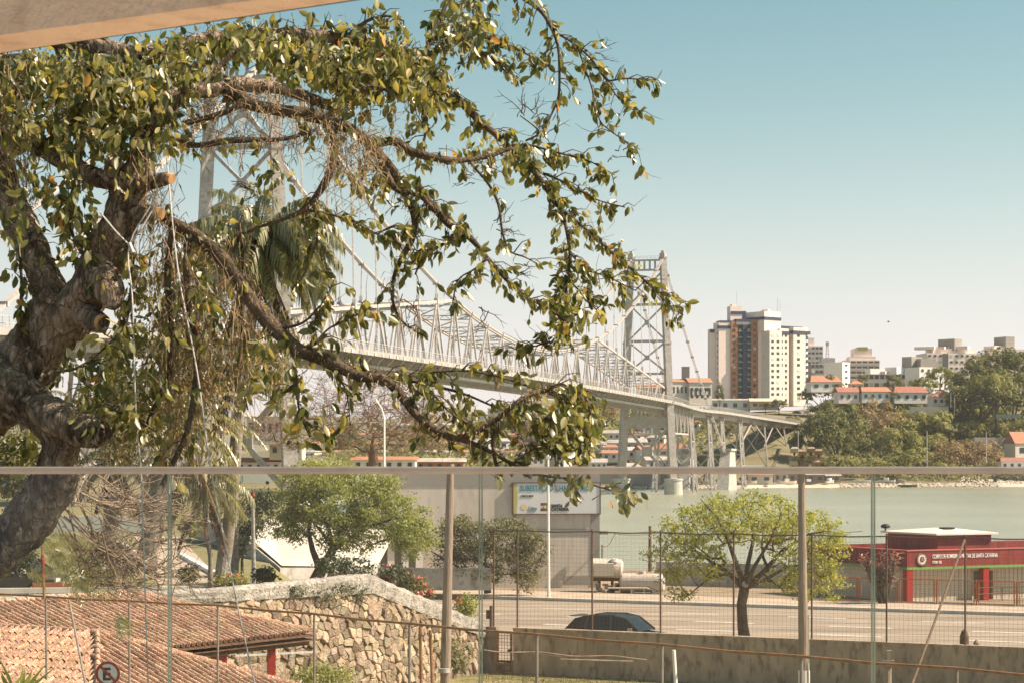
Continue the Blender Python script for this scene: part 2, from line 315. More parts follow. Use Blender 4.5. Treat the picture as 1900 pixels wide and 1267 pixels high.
# ------------------------------------------------------------------ setting: water, land
def plane(name, x0, x1, y0, y1, z, m): return struct(MB().quad((x0,y0,z),(x1,y0,z),(x1,y1,z),(x0,y1,z)).build(name, m, origin=(0,0,z)))
plane('sea', -9000, 9000, 60, 9000, 0, M['water'])
DR = Vector((.899,-.438,0)); NR = Vector((.438,.899,0)); Q0 = Vector((3.96,80,0))
def RD(s, n, z=0): v = Q0 + DR * s + NR * n; v.z = z; return v     # road frame: s along, n away from the retaining wall
# stone wall polyline (plan) and its top height
SW = [(-300,62.0,5.75),(400,68.0,5.83),(685,74.5,5.95),(895,82.4,3.58)]
SWP = [Vector(((u-CX)/F*d, d, z)) for u, d, z in SW]
def land_edge(u):     # depth of the stone wall / retaining wall line along the ray through column u
    for (u0,d0,z0),(u1,d1,z1) in zip(SW, SW[1:]):
        if u <= u1:
            t = (u-u0)/(u1-u0); return lerp(d0,d1,t), lerp(z0,z1,t)
    k = (u - CX) / F; return 81.93/(1+.487*k), 2.1
def hnear(u, d, d0):
    hi = lerp(5.75, 2.1, ss(690, 905, u)); hi2 = lerp(4.9, 2.1, ss(480, 640, u))
    t = ss(1, 13, d - d0); h = lerp(hi, hi2, t)
    h = lerp(h, min(h, 4.0), ss(130, 220, d))
    return h
US = [-500,-300,-150,0,100,200,300,350,400,450,500,550,600,640,685,720,760,800,850,895,900,950,1100,1300,1500,1700,1900,2100,2400]
g = MB(); rows = 26; vs = []
def near_pt(u, j):
    d0, z0 = land_edge(u); d0 += .2
    k = (u - CX) / F
    far = (80+.487*3.96 + 66/.899)/(1+.487*k) if u > 640 else lerp(160, 560, ss(640, 500, u))
    t = (j / rows) ** 1.4; d = lerp(d0, far, t)
    return Vector((k*d, d, hnear(u, d, d0)))
for j in range(rows+1):
    for u in US: vs.append(near_pt(u, j))
nu = len(US)
fs = [(j*nu+i, j*nu+i+1, (j+1)*nu+i+1, (j+1)*nu+i) for j in range(rows) for i in range(nu-1)]
fr = [(rows*nu+i, rows*nu+i+1) for i in range(nu-1)]
g.add(vs, fs)
for i in range(nu-1):
    a, b2 = vs[rows*nu+i], vs[rows*nu+i+1]; g.quad(a, b2, Vector((b2.x,b2.y,-2)), Vector((a.x,a.y,-2)))
struct(g.build('upper_ground', M['lawn'], origin=(0,0,0)))
g = MB(); g.quad((-60,18,1.65),(60,18,1.65),(60,100,1.65),(-60,100,1.65)); struct(g.build('yard_ground', M['grass'], origin=(0,0,0)))
# road, markings, kerb, pavement
def strip(name, n0, n1, z, m, s0=-9, s1=60, mb=None):
    mb = mb or MB(); mb.quad(RD(s0,n0,z), RD(s1,n0,z), RD(s1,n1,z), RD(s0,n1,z)); return mb
struct(strip('road', .2, 33, 2.14, None, s0=-60, s1=80).build('road', M['asphalt'], origin=(0,0,0)))
mk = MB()
for n_, off in ((17.5, 1.2), (22.5, .2), (27.5, 3.4)):
    s = -40 + off
    while s < 70:
        strip('m', n_-.24, n_+.24, 2.145, None, s, s+3.1, mk); s += 6.9
strip('m', .9, 1.02, 2.145, None, -6, 80, mk)
o = mk.build('lane_markings', M['paint'], origin=(0,0,0)); struct(o)
kb = MB(); s = -60
for i in range(0, 70):
    a = -60 + i*2.0; c = RD(a+1.0, 33.15, 2.2); kb.box(c, (1.985, .3, .24), (DR, NR, Vector((0,0,1))))
struct(kb.build('far_kerb', M['kerb'], origin=(0,0,0)))
struct(strip('p', 33.3, 38.6, 2.30, None, -60, 80).build('pavement', M['pave'], origin=(0,0,0)))
struct(strip('p', 38.6, 66, 2.22, None, -34, 80).build('station_yard', M['earth'], origin=(0,0,0)))

# the far shore
UC = [-200,300,850,1000,1100,1200,1300,1380,1440,1500,1560,1650,1740,1820,1950,2400]
DC = [0,12,30,70,120,170,230,300,420,600,900,1500]       # metres behind the waterline
HC = {-200:[0,1,1,2,2,3,3,4,4,4,4,4], 300:[0,1,1,2,3,3,4,4,5,5,6,6], 850:[0,2,3,5,8,11,15,20,30,40,46,46],
 1000:[0,2,4,8,13,18,24,31,42,52,62,64], 1100:[0,2,4,9,15,22,29,36,46,52,58,60], 1200:[0,2,5,10,17,23,28,33,38,42,46,48],
 1300:[0,2,5,10,18,25,31,36,39,40,42,44], 1380:[0,2,5,9,16,25,33,37.5,39,40,42,44], 1440:[0,2,5,10,19,28,35,38,40,41,44,46],
 1500:[0,2,4,10,19,28,34,38,42,46,50,52], 1560:[0,2,4,10,19,27,35,41,45,48,50,52], 1650:[0,2,4,9,17,26,37,44,47,50,52,54],
 1740:[0,2,3,8,16,24,36,44,48,52,54,56], 1820:[0,2,3,8,17,28,44,53,55,56,58,60], 1950:[0,2,3,8,18,32,52,62,66,66,66,66], 2400:[0,2,3,8,18,32,52,62,66,66,66,66]}
def shore(u): return lerp(lerp(800, 838, ss(1250, 1520, u)), 872, ss(1560, 1900, u))
def hfar(u, d):
    u = min(2399, max(-199, u)); i = max(k for k in range(len(UC)-1) if UC[k] <= u); tu = (u-UC[i])/(UC[i+1]-UC[i])
    q = min(1499, max(0, d - shore(u))); j = max(k for k in range(len(DC)-1) if DC[k] <= q); tq = (q-DC[j])/(DC[j+1]-DC[j])
    A, B = HC[UC[i]], HC[UC[i+1]]
    return lerp(lerp(A[j],A[j+1],tq), lerp(B[j],B[j+1],tq), tu)
def G(px, d, dz=0): return Vector(((px-CX)/F*d, d, hfar(px, d)+dz))
def gnd(px, py, lo=805, hi=1900):    # the point of the far land seen at (px, py)
    d = max(lo, shore(px)+1)
    while d < hi:
        if hfar(px, d) >= CAMZ + (HY-py)/F*d: return d
        d += 3
    return hi
g = MB()
def fp(a, b):
    u = lerp(-200, 2400, a); q = (b**1.8)*1500; d = shore(u)+q; k=(u-CX)/F
    p = Vector((k*d, d, hfar(u,d))); 
    if q > 15: p.z += 1.3*noise.noise(Vector((p.x*.02, p.y*.02, 0)))*min(1,q/60)
    else: p.z = max(-.6, p.z - .4)
    return p
g.grid(fp, 200, 60); struct(g.build('far_hillside', M['hillgrass'], origin=(0,0,0), smooth=True))
# distant ridge beyond the bay
g = MB()
def rp(a, b):
    x = lerp(-2600, 2200, a); y = lerp(4200, 6500, b); h = 190*(.55+.45*noise.noise(Vector((x*.0011+3, y*.0006, 1))))*math.sin(math.pi*min(.5,b*.6+.04))
    h += 30*noise.noise(Vector((x*.006, y*.004, 4)))
    return (x, y, max(-5, h*ss(2200,500,x) + 20*b))
g.grid(rp, 120, 12); struct(g.build('distant_hills', M['hillgrass'], origin=(0,0,0), smooth=True))
# beaches
for u0, u1, dd in ((1325,1440,6),(1440,1570,7),(1850,1990,22)):
    g = MB()
    def bpnt(a, b, u0=u0, u1=u1, dd=dd):
        u = lerp(u0,u1,a); d = shore(u)-4+b*(dd+4); return Vector(((u-CX)/F*d, d, max(-.1, hfar(u, d))*1.0+.1*(b > 0)))
    g.grid(bpnt, 16, 3); struct(g.build('beach', M['sand'], origin=(0,0,0)))

haze_m = bpy.data.materials.new('air'); haze_m.use_nodes = True; n_ = haze_m.node_tree.nodes; n_.remove(n_['Principled BSDF'])
pv = n_.new('ShaderNodeVolumePrincipled'); pv.inputs['Color'].default_value = (.97,.95,.93,1); pv.inputs['Density'].default_value = .00006; pv.inputs['Anisotropy'].default_value = .3
haze_m.node_tree.links.new(pv.outputs[0], n_['Material Output'].inputs['Volume'])
hb = MB().box((0,4400,148),(19000,9600,304)).build('haze', haze_m, kind='stuff', origin=(0,0,0))
# ------------------------------------------------------------------ the suspension bridge
BE = Vector((.25294,.96748,0)); BN = Vector((.96748,-.25294,0)); BO = Vector((-43,329,0)); SPAN = 340.05
def BR(s, o, z): v = BO + BE*s + BN*o; v.z = z; return v
def deckz(s):
    if s < 0: return 29.7 + s*.045 + 0
    if s > SPAN: return 29.7 - 1.2*ss(SPAN, SPAN+60, s) + 0.4*ss(SPAN+60, SPAN+120, s)
    return 29.7 + .5*math.sin(math.pi*s/SPAN)
bridge = thing('suspension_bridge', 'long pale grey steel suspension bridge with two tall towers crossing the bay', 'bridge', BR(0,0,0))
NP = 27; PL = SPAN/NP; TO = 5.8
def cablez(s): return 36.9 + 38.1*(1-2*s/SPAN)**2
def chordz(s):
    a = 8*PL; b = 19*PL
    if s < a: return lerp(33.6, cablez(a), s/a)
    if s > b: return lerp(cablez(b), 33.6, (s-b)/(SPAN-b))
    return cablez(s)
def tower(s):
    hw = [(1.5,8.5),(29,7.15),(48,6.4),(60,5.8),(75,5.1)]
    def half(z):
        for (a,x),(b,y) in zip(hw,hw[1:]):
            if z <= b: return lerp(x,y,(z-a)/(b-a))
        return 5.1
    def P(o, z, ds=0): return BR(s+ds, o*half(z), z)
    rt = MB(); rt.bar(P(-1,28.2),P(1,28.2),1.2,1.6); root = rt.build('tower', M['steel'], bridge)
    for o in (-1,1):
        m = MB()
        for (a,x),(b,y) in zip(hw,hw[1:]):
            wa = 2.3 - a*.008; m.bar(P(o,a),P(o,b+.1),wa*1.0,wa*1.05)
            m.bar(P(o,b-.35),P(o,b+.35),wa*1.12,wa*1.2)
        m.build('tower_leg', M['steel_rust'], root)
        m = MB(); m.box(P(o,75.7),(1.6,3.0,1.4),(BN,BE,Vector((0,0,1)))); m.box(P(o,76.8),(.9,1.6,.8),(BN,BE,Vector((0,0,1)))); m.build('cable_saddle', M['steel'], root)
    for z,t in ((60.2,.7),(48.6,.7),(38.3,.6)):
        m = MB(); m.bar(P(-1,z),P(1,z),t,t*1.2); m.build('cross_strut', M['steel'], root)
    # portal at the top with openings
    m = MB(); m.bar(P(-1,74.3),P(1,74.3),.8,.55); m.bar(P(-1,71.2),P(1,71.2),.8,.6)
    for k in range(6):
        o = -1+2*(k+.5)/6; m.bar(P(o,71.2),P(o,74.3),.45,.7)
    m.build('portal_beam', M['steel'], root)
    m = MB()
    for k in range(9):
        o = -1+2*k/8; m.bar(P(o,74.5),P(o,75.6),.07)
    m.bar(P(-1,75.6),P(1,75.6),.07); m.bar(P(-1,75.1),P(1,75.1),.05); m.build('top_railing', M['steel'], root)
    for z0,z1 in ((60.2,71.0),(48.6,60.2),(38.3,48.6)):
        zc = (z0+z1)/2
        for a,b in ((-1,1),(1,-1)):
            m = MB(); m.bar(P(a*.93,z0+.3),P(b*.93,z1-.3),.55,.5); m.build('cross_brace', M['steel'], root)
        m = MB(); m.box(P(0,zc),(1.5,.7,1.5),(BN,BE,Vector((0,0,1)))); m.build('gusset', M['steel'], root)
    # below the deck
    m = MB(); m.bar(P(-1,22.8),P(1,22.8),1.3,3.6); m.build('portal_girder', M['steel'], root)
    for a,b in ((-1,1),(1,-1)):
        m = MB(); m.bar(P(a*.9,21),P(b*.9,5.5),.9,.8); m.build('cross_brace', M['steel_rust'], root)
    m = MB(); m.box(P(0,13.6),(3.4,1.0,3.2),(BN,BE,Vector((0,0,1)))); m.build('gusset', M['steel'], root)
    for o in (-1,1):
        m = MB(); m.lathe(BR(s,o*8.5,-1),[(3.1,0),(2.95,1.2),(2.8,5.4),(3.05,5.45),(3.05,6.0),(1.6,6.05)],24); m.build('concrete_pier', M['pier'], bridge, smooth=False)
    return root
tower(0); tower(SPAN)
# deck
def deck_seg(m, s0, s1, n):
    for i in range(n):
        a = lerp(s0,s1,i/n); b = lerp(s0,s1,(i+1)/n); za, zb = deckz(a), deckz(b)
        for o0,o1,t0,t1 in ((-8.2,8.2,-.35,0),(7.7,8.2,-.9,-.35),(-8.2,-7.7,-.9,-.35)):
            m.add([BR(a,o0,za+t0),BR(a,o1,za+t0),BR(b,o1,zb+t0),BR(b,o0,zb+t0),BR(a,o0,za+t1),BR(a,o1,za+t1),BR(b,o1,zb+t1),BR(b,o0,zb+t1)],
                  [(0,3,2,1),(4,5,6,7),(0,1,5,4),(1,2,6,5),(2,3,7,6),(3,0,4,7)])
m = MB(); deck_seg(m, -110, SPAN+395, 60); deck = m.build('deck', M['deck'], bridge)
for k in range(0, 2*NP):
    s = k*PL/2; z = deckz(s); m = MB()
    m.add([BR(s-.2,o,z+t) for o,t in ((-7.6,-.4),(7.6,-.4),(5.4,-2.6),(-5.4,-2.6))]+[BR(s+.2,o,z+t) for o,t in ((-7.6,-.4),(7.6,-.4),(5.4,-2.6),(-5.4,-2.6))],
          [(0,1,2,3),(7,6,5,4),(0,4,5,1),(1,5,6,2),(2,6,7,3),(3,7,4,0)]); m.build('floor_beam', M['steel'], deck)
for o in (-5.8,-2,2,5.8):
    m = MB()
    for k in range(NP): m.bar(BR(k*PL,o,deckz(k*PL)-1.6-(1.0 if abs(o)>5 else 0)),BR((k+1)*PL,o,deckz((k+1)*PL)-1.6-(1.0 if abs(o)>5 else 0)),.4,.55)
    m.build('stringer', M['steel'], deck)
m = MB()
for (s0,s1) in ((-110,0),(SPAN,SPAN+395)):
    n = int((s1-s0)/12)
    for i in range(n):
        a, b = lerp(s0,s1,i/n), lerp(s0,s1,(i+1)/n)
        for o in (-4.5,4.5): m.bar(BR(a,o,deckz(a)-1.5),BR(b,o,deckz(b)-1.5),.5,2.2)
m.build('approach_girder', M['steel'], deck, kind='stuff')
for o in (-8.05, 8.05):
    m = MB(); s = -110
    while s < SPAN+395:
        z = deckz(s); m.bar(BR(s,o,z-.2),BR(s,o,z+1.35),.07,.07); s += 1.6 if o > 0 else 4
    s = -110
    while s < SPAN+395:
        z, z2 = deckz(s), deckz(s+5)
        for h, t in ((1.35,.09),(.95,.05),(.55,.05),(.2,.05)): m.bar(BR(s,o,z+h),BR(s+5,o,z2+h),t,t)
        s += 5
    m.build('deck_railing', M['steel'], deck)
m = MB(); s = 0
while s < SPAN+60:
    m.box(BR(s,8.3,deckz(s)-.55),(.25,.3,.55),(BN,BE,Vector((0,0,1)))); s += PL/3
m.build('bracket_row', M['white'], deck, kind='stuff')
# stiffening trusses
for o in (TO, -TO):
    m = MB()
    for k in range(NP): m.bar(BR(k*PL,o,deckz(k*PL)-.2),BR((k+1)*PL,o,deckz((k+1)*PL)-.2),.5,.7)
    tr = m.build('stiffening_truss', M['steel'], bridge)
    m = MB()
    for k in range(NP):
        a, b = k*PL, (k+1)*PL
        m.bar(BR(a,o,chordz(a)),BR(b,o,chordz(b)),.5,.6)
        m.box(BR(b,o,chordz(b)+.2),(.8,.9,1.0),(BN,BE,Vector((0,0,1))))
    m.build('top_chord', M['steel'], tr)
    for k in range(0, NP+1):
        s = k*PL; z = chordz(s); zb = deckz(s)
        m = MB()
        if 0 < k < NP:
            for q in (-.28,.28): m.bar(BR(s+q,o,zb),BR(s+q,o,z),.16,.3)
            n = int((z-zb)/.9)
            for i in range(n):
                za = zb+(z-zb)*i/n; z2 = zb+(z-zb)*(i+1)/n; m.bar(BR(s-.28,o,za),BR(s+.28,o,z2),.09,.1)
                m.bar(BR(s+.28,o,za),BR(s-.28,o,z2),.09,.1)
            m.build('truss_post', M['steel'], tr)
        for q in (-1, 1):
            sb = s + q*PL*.42
            if 0 <= sb <= SPAN:
                m = MB(); m.bar(BR(s+q*.25,o,z-.2),BR(sb,o,deckz(sb)),.34,.42); m.build('truss_diagonal', M['steel'], tr)
# lateral bracing between the top chords
m = MB()
for k in range(1, NP):
    s = k*PL; z = chordz(s); s2 = (k+1)*PL; z2 = chordz(min(s2,SPAN))
    for dz in (0,-.9): m.bar(BR(s,-TO,z+dz),BR(s,TO,z+dz),.22,.2)
    for q in range(8):
        a = lerp(-TO,TO,q/8); b = lerp(-TO,TO,(q+1)/8); m.bar(BR(s,a,z-(.9 if q%2 else 0)),BR(s,b,z-(0 if q%2 else .9)),.12,.12)
    if k < NP-1:
        m.bar(BR(s,-TO,z),BR(s2,TO,z2),.2,.2); m.bar(BR(s,TO,z),BR(s2,-TO,z2),.2,.2)
m.build('top_bracing', M['steel'], bridge)
# eyebar chains
def chain(pts, name='eyebar_chain'):
    m = MB()
    for a, b in zip(pts, pts[1:]):
        d = (b-a).normalized()
        for q in (-.38,-.13,.13,.38): m.bar(a+BN*q, b+BN*q, .07, .34)
    for p in pts:
        m.bar(p-BN*.6, p+BN*.6, .62, .62)
    return m.build(name, M['white'] if 0 else M['steel'], bridge)
for o in (1,-1):
    pts = []
    for k in range(0, NP+1):
        s = k*PL; f = min(1, min(k, NP-k)/8); oo = lerp(5.1,TO,f)
        if k == 0 or k == NP: oo = 5.1
        pts.append(BR(s, o*oo, cablez(s) + (.3 if 8 <= k <= 19 else 0)))
    chain(pts)
    for sgn, s0 in ((-1,0),(1,SPAN)):
        L = 118 if sgn > 0 else 125
        pts = [BR(s0+sgn*L*i/14, o*lerp(5.1,7.2,i/14), lerp(75,12,i/14)-2.0*math.sin(math.pi*i/14)) for i in range(15)]
        chain(pts, 'backstay_chain')
        m = MB()
        if sgn > 0:
            c = BR(s0+sgn*(L+4), o*7.4, 0); z0 = hfar(CX+c.x/c.y*F, c.y)-3
            m.add([BR(s0+sgn*(L-3),o*7.4-1.8,14.5),BR(s0+sgn*(L-3),o*7.4+1.8,14.5),BR(s0+sgn*(L+9),o*7.4+1.8,14.5),BR(s0+sgn*(L+9),o*7.4-1.8,14.5),
                   BR(s0+sgn*(L-12),o*7.4-2.4,z0),BR(s0+sgn*(L-12),o*7.4+2.4,z0),BR(s0+sgn*(L+11),o*7.4+2.4,z0),BR(s0+sgn*(L+11),o*7.4-2.4,z0)],
                  [(0,1,2,3),(7,6,5,4),(0,4,5,1),(1,5,6,2),(2,6,7,3),(3,7,4,0)])
            m.box(BR(s0+sgn*(L+3),o*7.4,14.9),(4.6,13,.8),(BN,BE,Vector((0,0,1)))); m.build('anchor_block', M['conc'], bridge)
    for k in list(range(1,8))+list(range(20,27)):
        s = k*PL; f = min(1, min(k, NP-k)/8); m = MB()
        a, b = BR(s,o*TO,chordz(s)), BR(s,o*lerp(5.1,TO,f),cablez(s))
        m.tube([a+BE*.22,b+BE*.22],.07,4); m.tube([a-BE*.22,b-BE*.22],.07,4)
        m.bar(a, a+Vector((0,0,1.6)), .5, .5); m.build('hanger', M['steel'], bridge)
    # hangers of the straight chain parts continue between panel points
# approach viaduct: deck truss and lattice bents
for o in (5.8,-5.8):
    m = MB(); s0 = SPAN+4; s1 = SPAN+46; n = 6
    for i in range(n):
        a, b = lerp(s0,s1,i/n), lerp(s0,s1,(i+1)/n); c = (a+b)/2
        m.bar(BR(a,o,deckz(a)-1),BR(c,o,19.6),.35); m.bar(BR(c,o,19.6),BR(b,o,deckz(b)-1),.35)
        m.bar(BR(c,o,19.6),BR(c,o,deckz(c)-1),.25)
        if i < n-1: m.bar(BR(c,o,19.6),BR(c+(s1-s0)/n,o,19.6),.55)
    m.build('approach_truss', M['steel'], bridge)
def bent(s, wdt, lat=True):
    p = BR(s,0,0); u = CX+p.x/p.y*F; zg = max(0.5, hfar(u, p.y)) - 1.0; zt = deckz(s)-2.4
    if zt - zg < 3: return
    m = MB(); m.bar(BR(s,-6.5,zt),BR(s,6.5,zt),1.0,1.4); b = m.build('viaduct_bent', M['steel'], bridge)
    n = max(2, int((zt-zg)/7))
    for o in (-1,1):
        for q in ((-1,1) if lat else (0,)):
            m = MB(); m.bar(BR(s+q*wdt*.5,o*5.6,zt),BR(s+q*wdt*.75,o*7.2,zg),.62,.62); m.build('bent_leg', M['steel'], b)
        if lat:
            m = MB()
            for i in range(n):
                f0, f1 = i/n, (i+1)/n
                A = lambda f,q: BR(s+q*wdt*lerp(.5,.75,f), o*lerp(5.6,7.2,f), lerp(zt,zg,f))
                m.bar(A(f0,-1),A(f1,1),.28); m.bar(A(f0,1),A(f1,-1),.28); m.bar(A(f1,-1),A(f1,1),.34)
            m.build('lattice_brace', M['steel'], b)
    m = MB(); n2 = max(1, int((zt-zg)/12))
    for i in range(n2):
        f0, f1 = i/n2, (i+1)/n2
        A = lambda f,o: BR(s, o*lerp(5.6,7.2,f), lerp(zt,zg,f))
        m.bar(A(f0,-1),A(f1,1),.35); m.bar(A(f0,1),A(f1,-1),.35); m.bar(A(f1,-1),A(f1,1),.4)
    m.build('sway_brace', M['steel'], b)
for s, wd, la in ((SPAN+50,5,1),(SPAN+88,5,1),(SPAN+118,5,1),(SPAN+165,6,1),(SPAN+235,2,0),(SPAN+300,2,0),(SPAN+345,2,0),(-45,5,1),(-95,5,1)):
    bent(s, wd, la)
# under-deck struts of the viaduct between the bents on the slope
m = MB()
for s0, s1 in ((SPAN+165,SPAN+235),(SPAN+235,SPAN+300)):
    for o in (-5.6,5.6):
        mid = (s0+s1)/2
        m.bar(BR(s0,o,deckz(s0)-12),BR(mid,o,deckz(mid)-2),.4); m.bar(BR(s1,o,deckz(s1)-8),BR(mid,o,deckz(mid)-2),.4)
m.build('raking_strut', M['steel'], bridge)
# two round lamps on the bridge walkway
# ------------------------------------------------------------------ far buildings
def fbox(m, pa, da, pb, db, yt, yb, depth, mi=0, proud=0):
    """upright block whose front runs from column pa at depth da to column pb at db; yt / yb pixel rows at the nearer end"""
    A = Vector(((pa-CX)/F*da, da, 0)); B = Vector(((pb-CX)/F*db, db, 0)); dr = (B-A).normalized(); nn = Vector((-dr.y, dr.x, 0))
    dm = (da+db)/2; zt = CAMZ+(HY-yt)/F*dm; zb = CAMZ+(HY-yb)/F*dm
    A = A - nn*proud; B = B - nn*proud
    m.prism([A, B, B+nn*depth, A+nn*depth], zb, zt, mi); return A, B, nn, zt, zb
def px1(z): return 1310+z/6.333
def py1(z): return 560+z/6.333
def dB(z):                                          # plan of the big block: right half turns away to the right
    if z <= 720: return 1105 + (z-435)*.0115
    return 1100 + (z-720)*.040
T1 = thing('apartment_tower', 'tall pale apartment block with navy and orange stripes, biggest building on the far shore', 'building', Vector(((1412-CX)/F*1110,1115,36)))
def mod(name, x0, x1, y0, y1, m, dep=16, proud=0, parent=None, d0=None):
    b = MB(); fbox(b, px1(x0), (d0 or dB(x0)), px1(x1), (d0 or dB(x1)), py1(y0), py1(y1), dep, 0, proud); return b.build(name, M[m], parent or T1)
mod('wing', 65, 135, 322, 1220, 'pinkwhite', 3, -3); mod('parapet_band', 70, 120, 318, 360, 'navy', 3, -2.7)
mod('balcony_stack', 130, 184, 245, 1220, 'pinkwhite', 4, -2)
for k in range(12):
    y = 330+k*69; mod('balcony', 146, 180, y+26, y+52, 'navy', 3, -1.6)
mod('wall_slab', 150, 292, 240, 1220, 'pinkwhite', 7, 0); mod('parapet_band', 149, 293, 280, 316, 'navy', 6.6, .35)
mod('roof_band', 170, 345, 222, 240, 'navy', 7, .2)
mod('orange_bay', 290, 367, 232, 1220, 'orange', 16, .8); mod('orange_bay', 523, 607, 212, 1220, 'orange', 16, .8)
ctr = mod('centre_bay', 365, 525, 272, 1220, 'navy', 14, .1); mod('centre_header', 345, 523, 240, 272, 'greyband', 14, 1.3)
mod('roof_band', 345, 523, 206, 240, 'navy', 14, 1.0)
mod('centre_spine', 424, 470, 272, 1220, 'navy', 12, 1.3)
mod('wall_slab', 605, 718, 240, 1220, 'pinkwhite', 16, 1.2); mod('roof_band', 603, 720, 205, 241, 'navy', 16, 1.5)
mod('penthouse', 300, 440, 50, 240, 'pinkwhite', 5, -2); mod('penthouse_band', 308, 442, 110, 146, 'navy', 4, -1.7); mod('penthouse_band', 440, 486, 108, 240, 'navy', 5, -1.9)
mod('roof_tank', 328, 368, 25, 52, 'pinkwhite', 3, -3)
mod('recess', 714, 756, 255, 1220, 'roofg', 3, 0, None, 1106)
mod('stair_tower', 725, 918, 115, 345, 'pinkwhite', 14, -2.5); mod('parapet_band', 723, 920, 178, 212, 'navy', 14, -2.2); mod('roof_tank', 772, 804, 88, 118, 'pinkwhite', 5, -3)
mod('lit_wing', 748, 890, 338, 1220, 'cream', 16, 0); mod('lit_wing', 884, 992, 312, 1220, 'cream', 16, -1.2)
mod('parapet_band', 882, 992, 345, 382, 'navy', 16, -.8); mod('roof_band', 884, 1180, 284, 308, 'navy', 14, -3.0)
mod('recess_bay', 986, 1034, 318, 1220, 'orange', 12, -4.0)
mod('lit_wing', 1028, 1170, 302, 1220, 'cream', 16, 0); mod('parapet_band', 1020, 1222, 343, 380, 'navy', 16, .4)
mod('balcony_stack', 1165, 1222, 302, 1220, 'pinkwhite', 14, -1.5)
for k in range(12):
    y = 385+k*68; mod('balcony', 1166, 1206, y+20, y+58, 'navy', 4, -.4)
for k in range(12):
    y = 330+k*72
    for x in (372, 476):
        b = MB(); fbox(b, px1(x), dB(x), px1(x+48), dB(x+48), py1(y+6), py1(y+24), 1.0, 0, 1.1); b.build('balcony_front', M['glassedge'], ctr)
        b = MB(); fbox(b, px1(x+12), dB(x+12), px1(x+38), dB(x+38), py1(y-12), py1(y+2), .3, 0, .25); b.build('window', M['winlit'] if (k*7+x) % 4 == 0 else M['win'], ctr)
rw = random.Random(5)
def win_at(x, y, w_, h_, proud, parent=T1, dd=None, lit=.16):
    b = MB(); x0, x1 = x-w_/2, x+w_/2
    fbox(b, px1(x0), dd or dB(x0), px1(x1), dd or dB(x1), py1(y-h_/2), py1(y+h_/2), .5, 0, proud)
    b.build('window', M['winlit'] if rw.random() < lit else M['win'], parent)
for k in range(12):
    y = 336+k*71.6
    win_at(324, y, 32, 32, .95)
for k in range(13): win_at(566, 264+k*71.6, 32, 32, .95)
for k in range(12):
    y = 397+k*68.6
    for x, w_, pr in ((782,30,.12),(845,30,.12),(906,29,-1.08),(958,22,-1.08),(1086,32,.12)): win_at(x, y, w_, 30, pr)
m = MB(); a = W(px1(362), py1(25), 1110); m.tube([a, a+Vector((0,0,7))], .12, 4)
a = W(px1(840), py1(110), 1112); m.tube([a, a+Vector((0,0,7))], .12, 4); a = W(px1(870), py1(110), 1112); m.tube([a, a+Vector((0,0,5))], .1, 4)
m.build('antenna', M['galv'], T1)

def block(label, x0, x1, yt, yb, d, dep=14, wallm='cream', rows=4, cols=8, tilt=0.0, ww=.5, wh=.42, extras=(), name='apartment_block', cat='building', lit=.12, bands=False, win='win', rr=random.Random(9)):
    """a far block; window grid built as recessed pieces standing on its front"""
    da = d - tilt*6; db = d + tilt*6
    T = thing(name, label, cat, Vector((((x0+x1)/2-CX)/F*d, d, CAMZ+(HY-yb)/F*d)))
    b = MB(); A, B, nn, zt, zb = fbox(b, x0, da, x1, db, yt, yb, dep); b.build('wall', M[wallm], T)
    dr = (B-A); Lx = dr.length; dr.normalize(); ch = (zt-zb)/rows
    fw = MB(); fl = MB(); fb = MB()
    for r_ in range(rows):
        for c in range(cols):
            c0 = A+dr*(Lx*(c+.5)/cols); z = zb+ch*(r_+.55)
            (fl if rr.random() < lit else fw).box(Vector((c0.x,c0.y,z)) , (Lx/cols*ww, .4, ch*wh), (dr, nn, Vector((0,0,1))))
        if bands: fb.box((A+B)/2 + Vector((0,0,zb+ch*r_+.25*ch)) - nn*.5, (Lx*.99, 1.0, ch*.34), (dr, nn, Vector((0,0,1))))
    fw.build('windows', M[win], T, kind='stuff')
    if fl.v: fl.build('blinds', M['winlit'], T, kind='stuff')
    if bands: fb.build('balcony_bands', M[wallm], T, kind='stuff')
    for (ex0, ex1, eyt, eyb, em, epr, en) in extras:
        b = MB(); fbox(b, ex0, da, ex1, db, eyt, eyb, dep*.6, 0, epr); b.build(en, M[em], T)
    return T
block('grey block of curved balconies showing just right of the striped tower', 1498, 1527, 642, 705, 1280, 16, 'pinkwhite', 7, 4, 0, .7, .4, ((1500,1513,626,644,'pinkwhite',-5,'roof_room'),))
block('low dark glazed building with rounded roof right of the striped tower', 1505, 1572, 674, 705, 1180, 20, 'roofg', 3, 9, .3, .7, .5)
block('narrow white gable end wall beside the dark glazed building', 1563, 1577, 672, 718, 1150, 12, 'white', 4, 1, .5, .3, .3)
block('round stepped pale apartment block with a yellow band on its drum', 1567, 1632, 668, 725, 1270, 20, 'pinkwhite', 6, 6, 0, .8, .45,
  ((1586,1620,646,669,'pinkwhite',-4,'drum'),(1594,1612,643,650,'yellow',-3.6,'yellow_band'),(1577,1626,661,669,'pinkwhite',-2,'set_back_floor')), bands=True)
block('long low white apartment block with rows of balconies behind the orange roofs', 1602, 1722, 692, 722, 1130, 16, 'pinkwhite', 2, 12, -.4, .75, .5,
  ((1602,1612,684,694,'white',-1,'dormer'),(1640,1662,681,694,'white',-1,'dormer'),(1690,1700,682,694,'white',-1,'dormer'),(1661,1679,661,690,'greyband',-6,'lift_tower'),(1679,1687,665,690,'greyband',-7,'lift_tower'),(1612,1640,688,694,'pinkwhite',-2,'attic')))
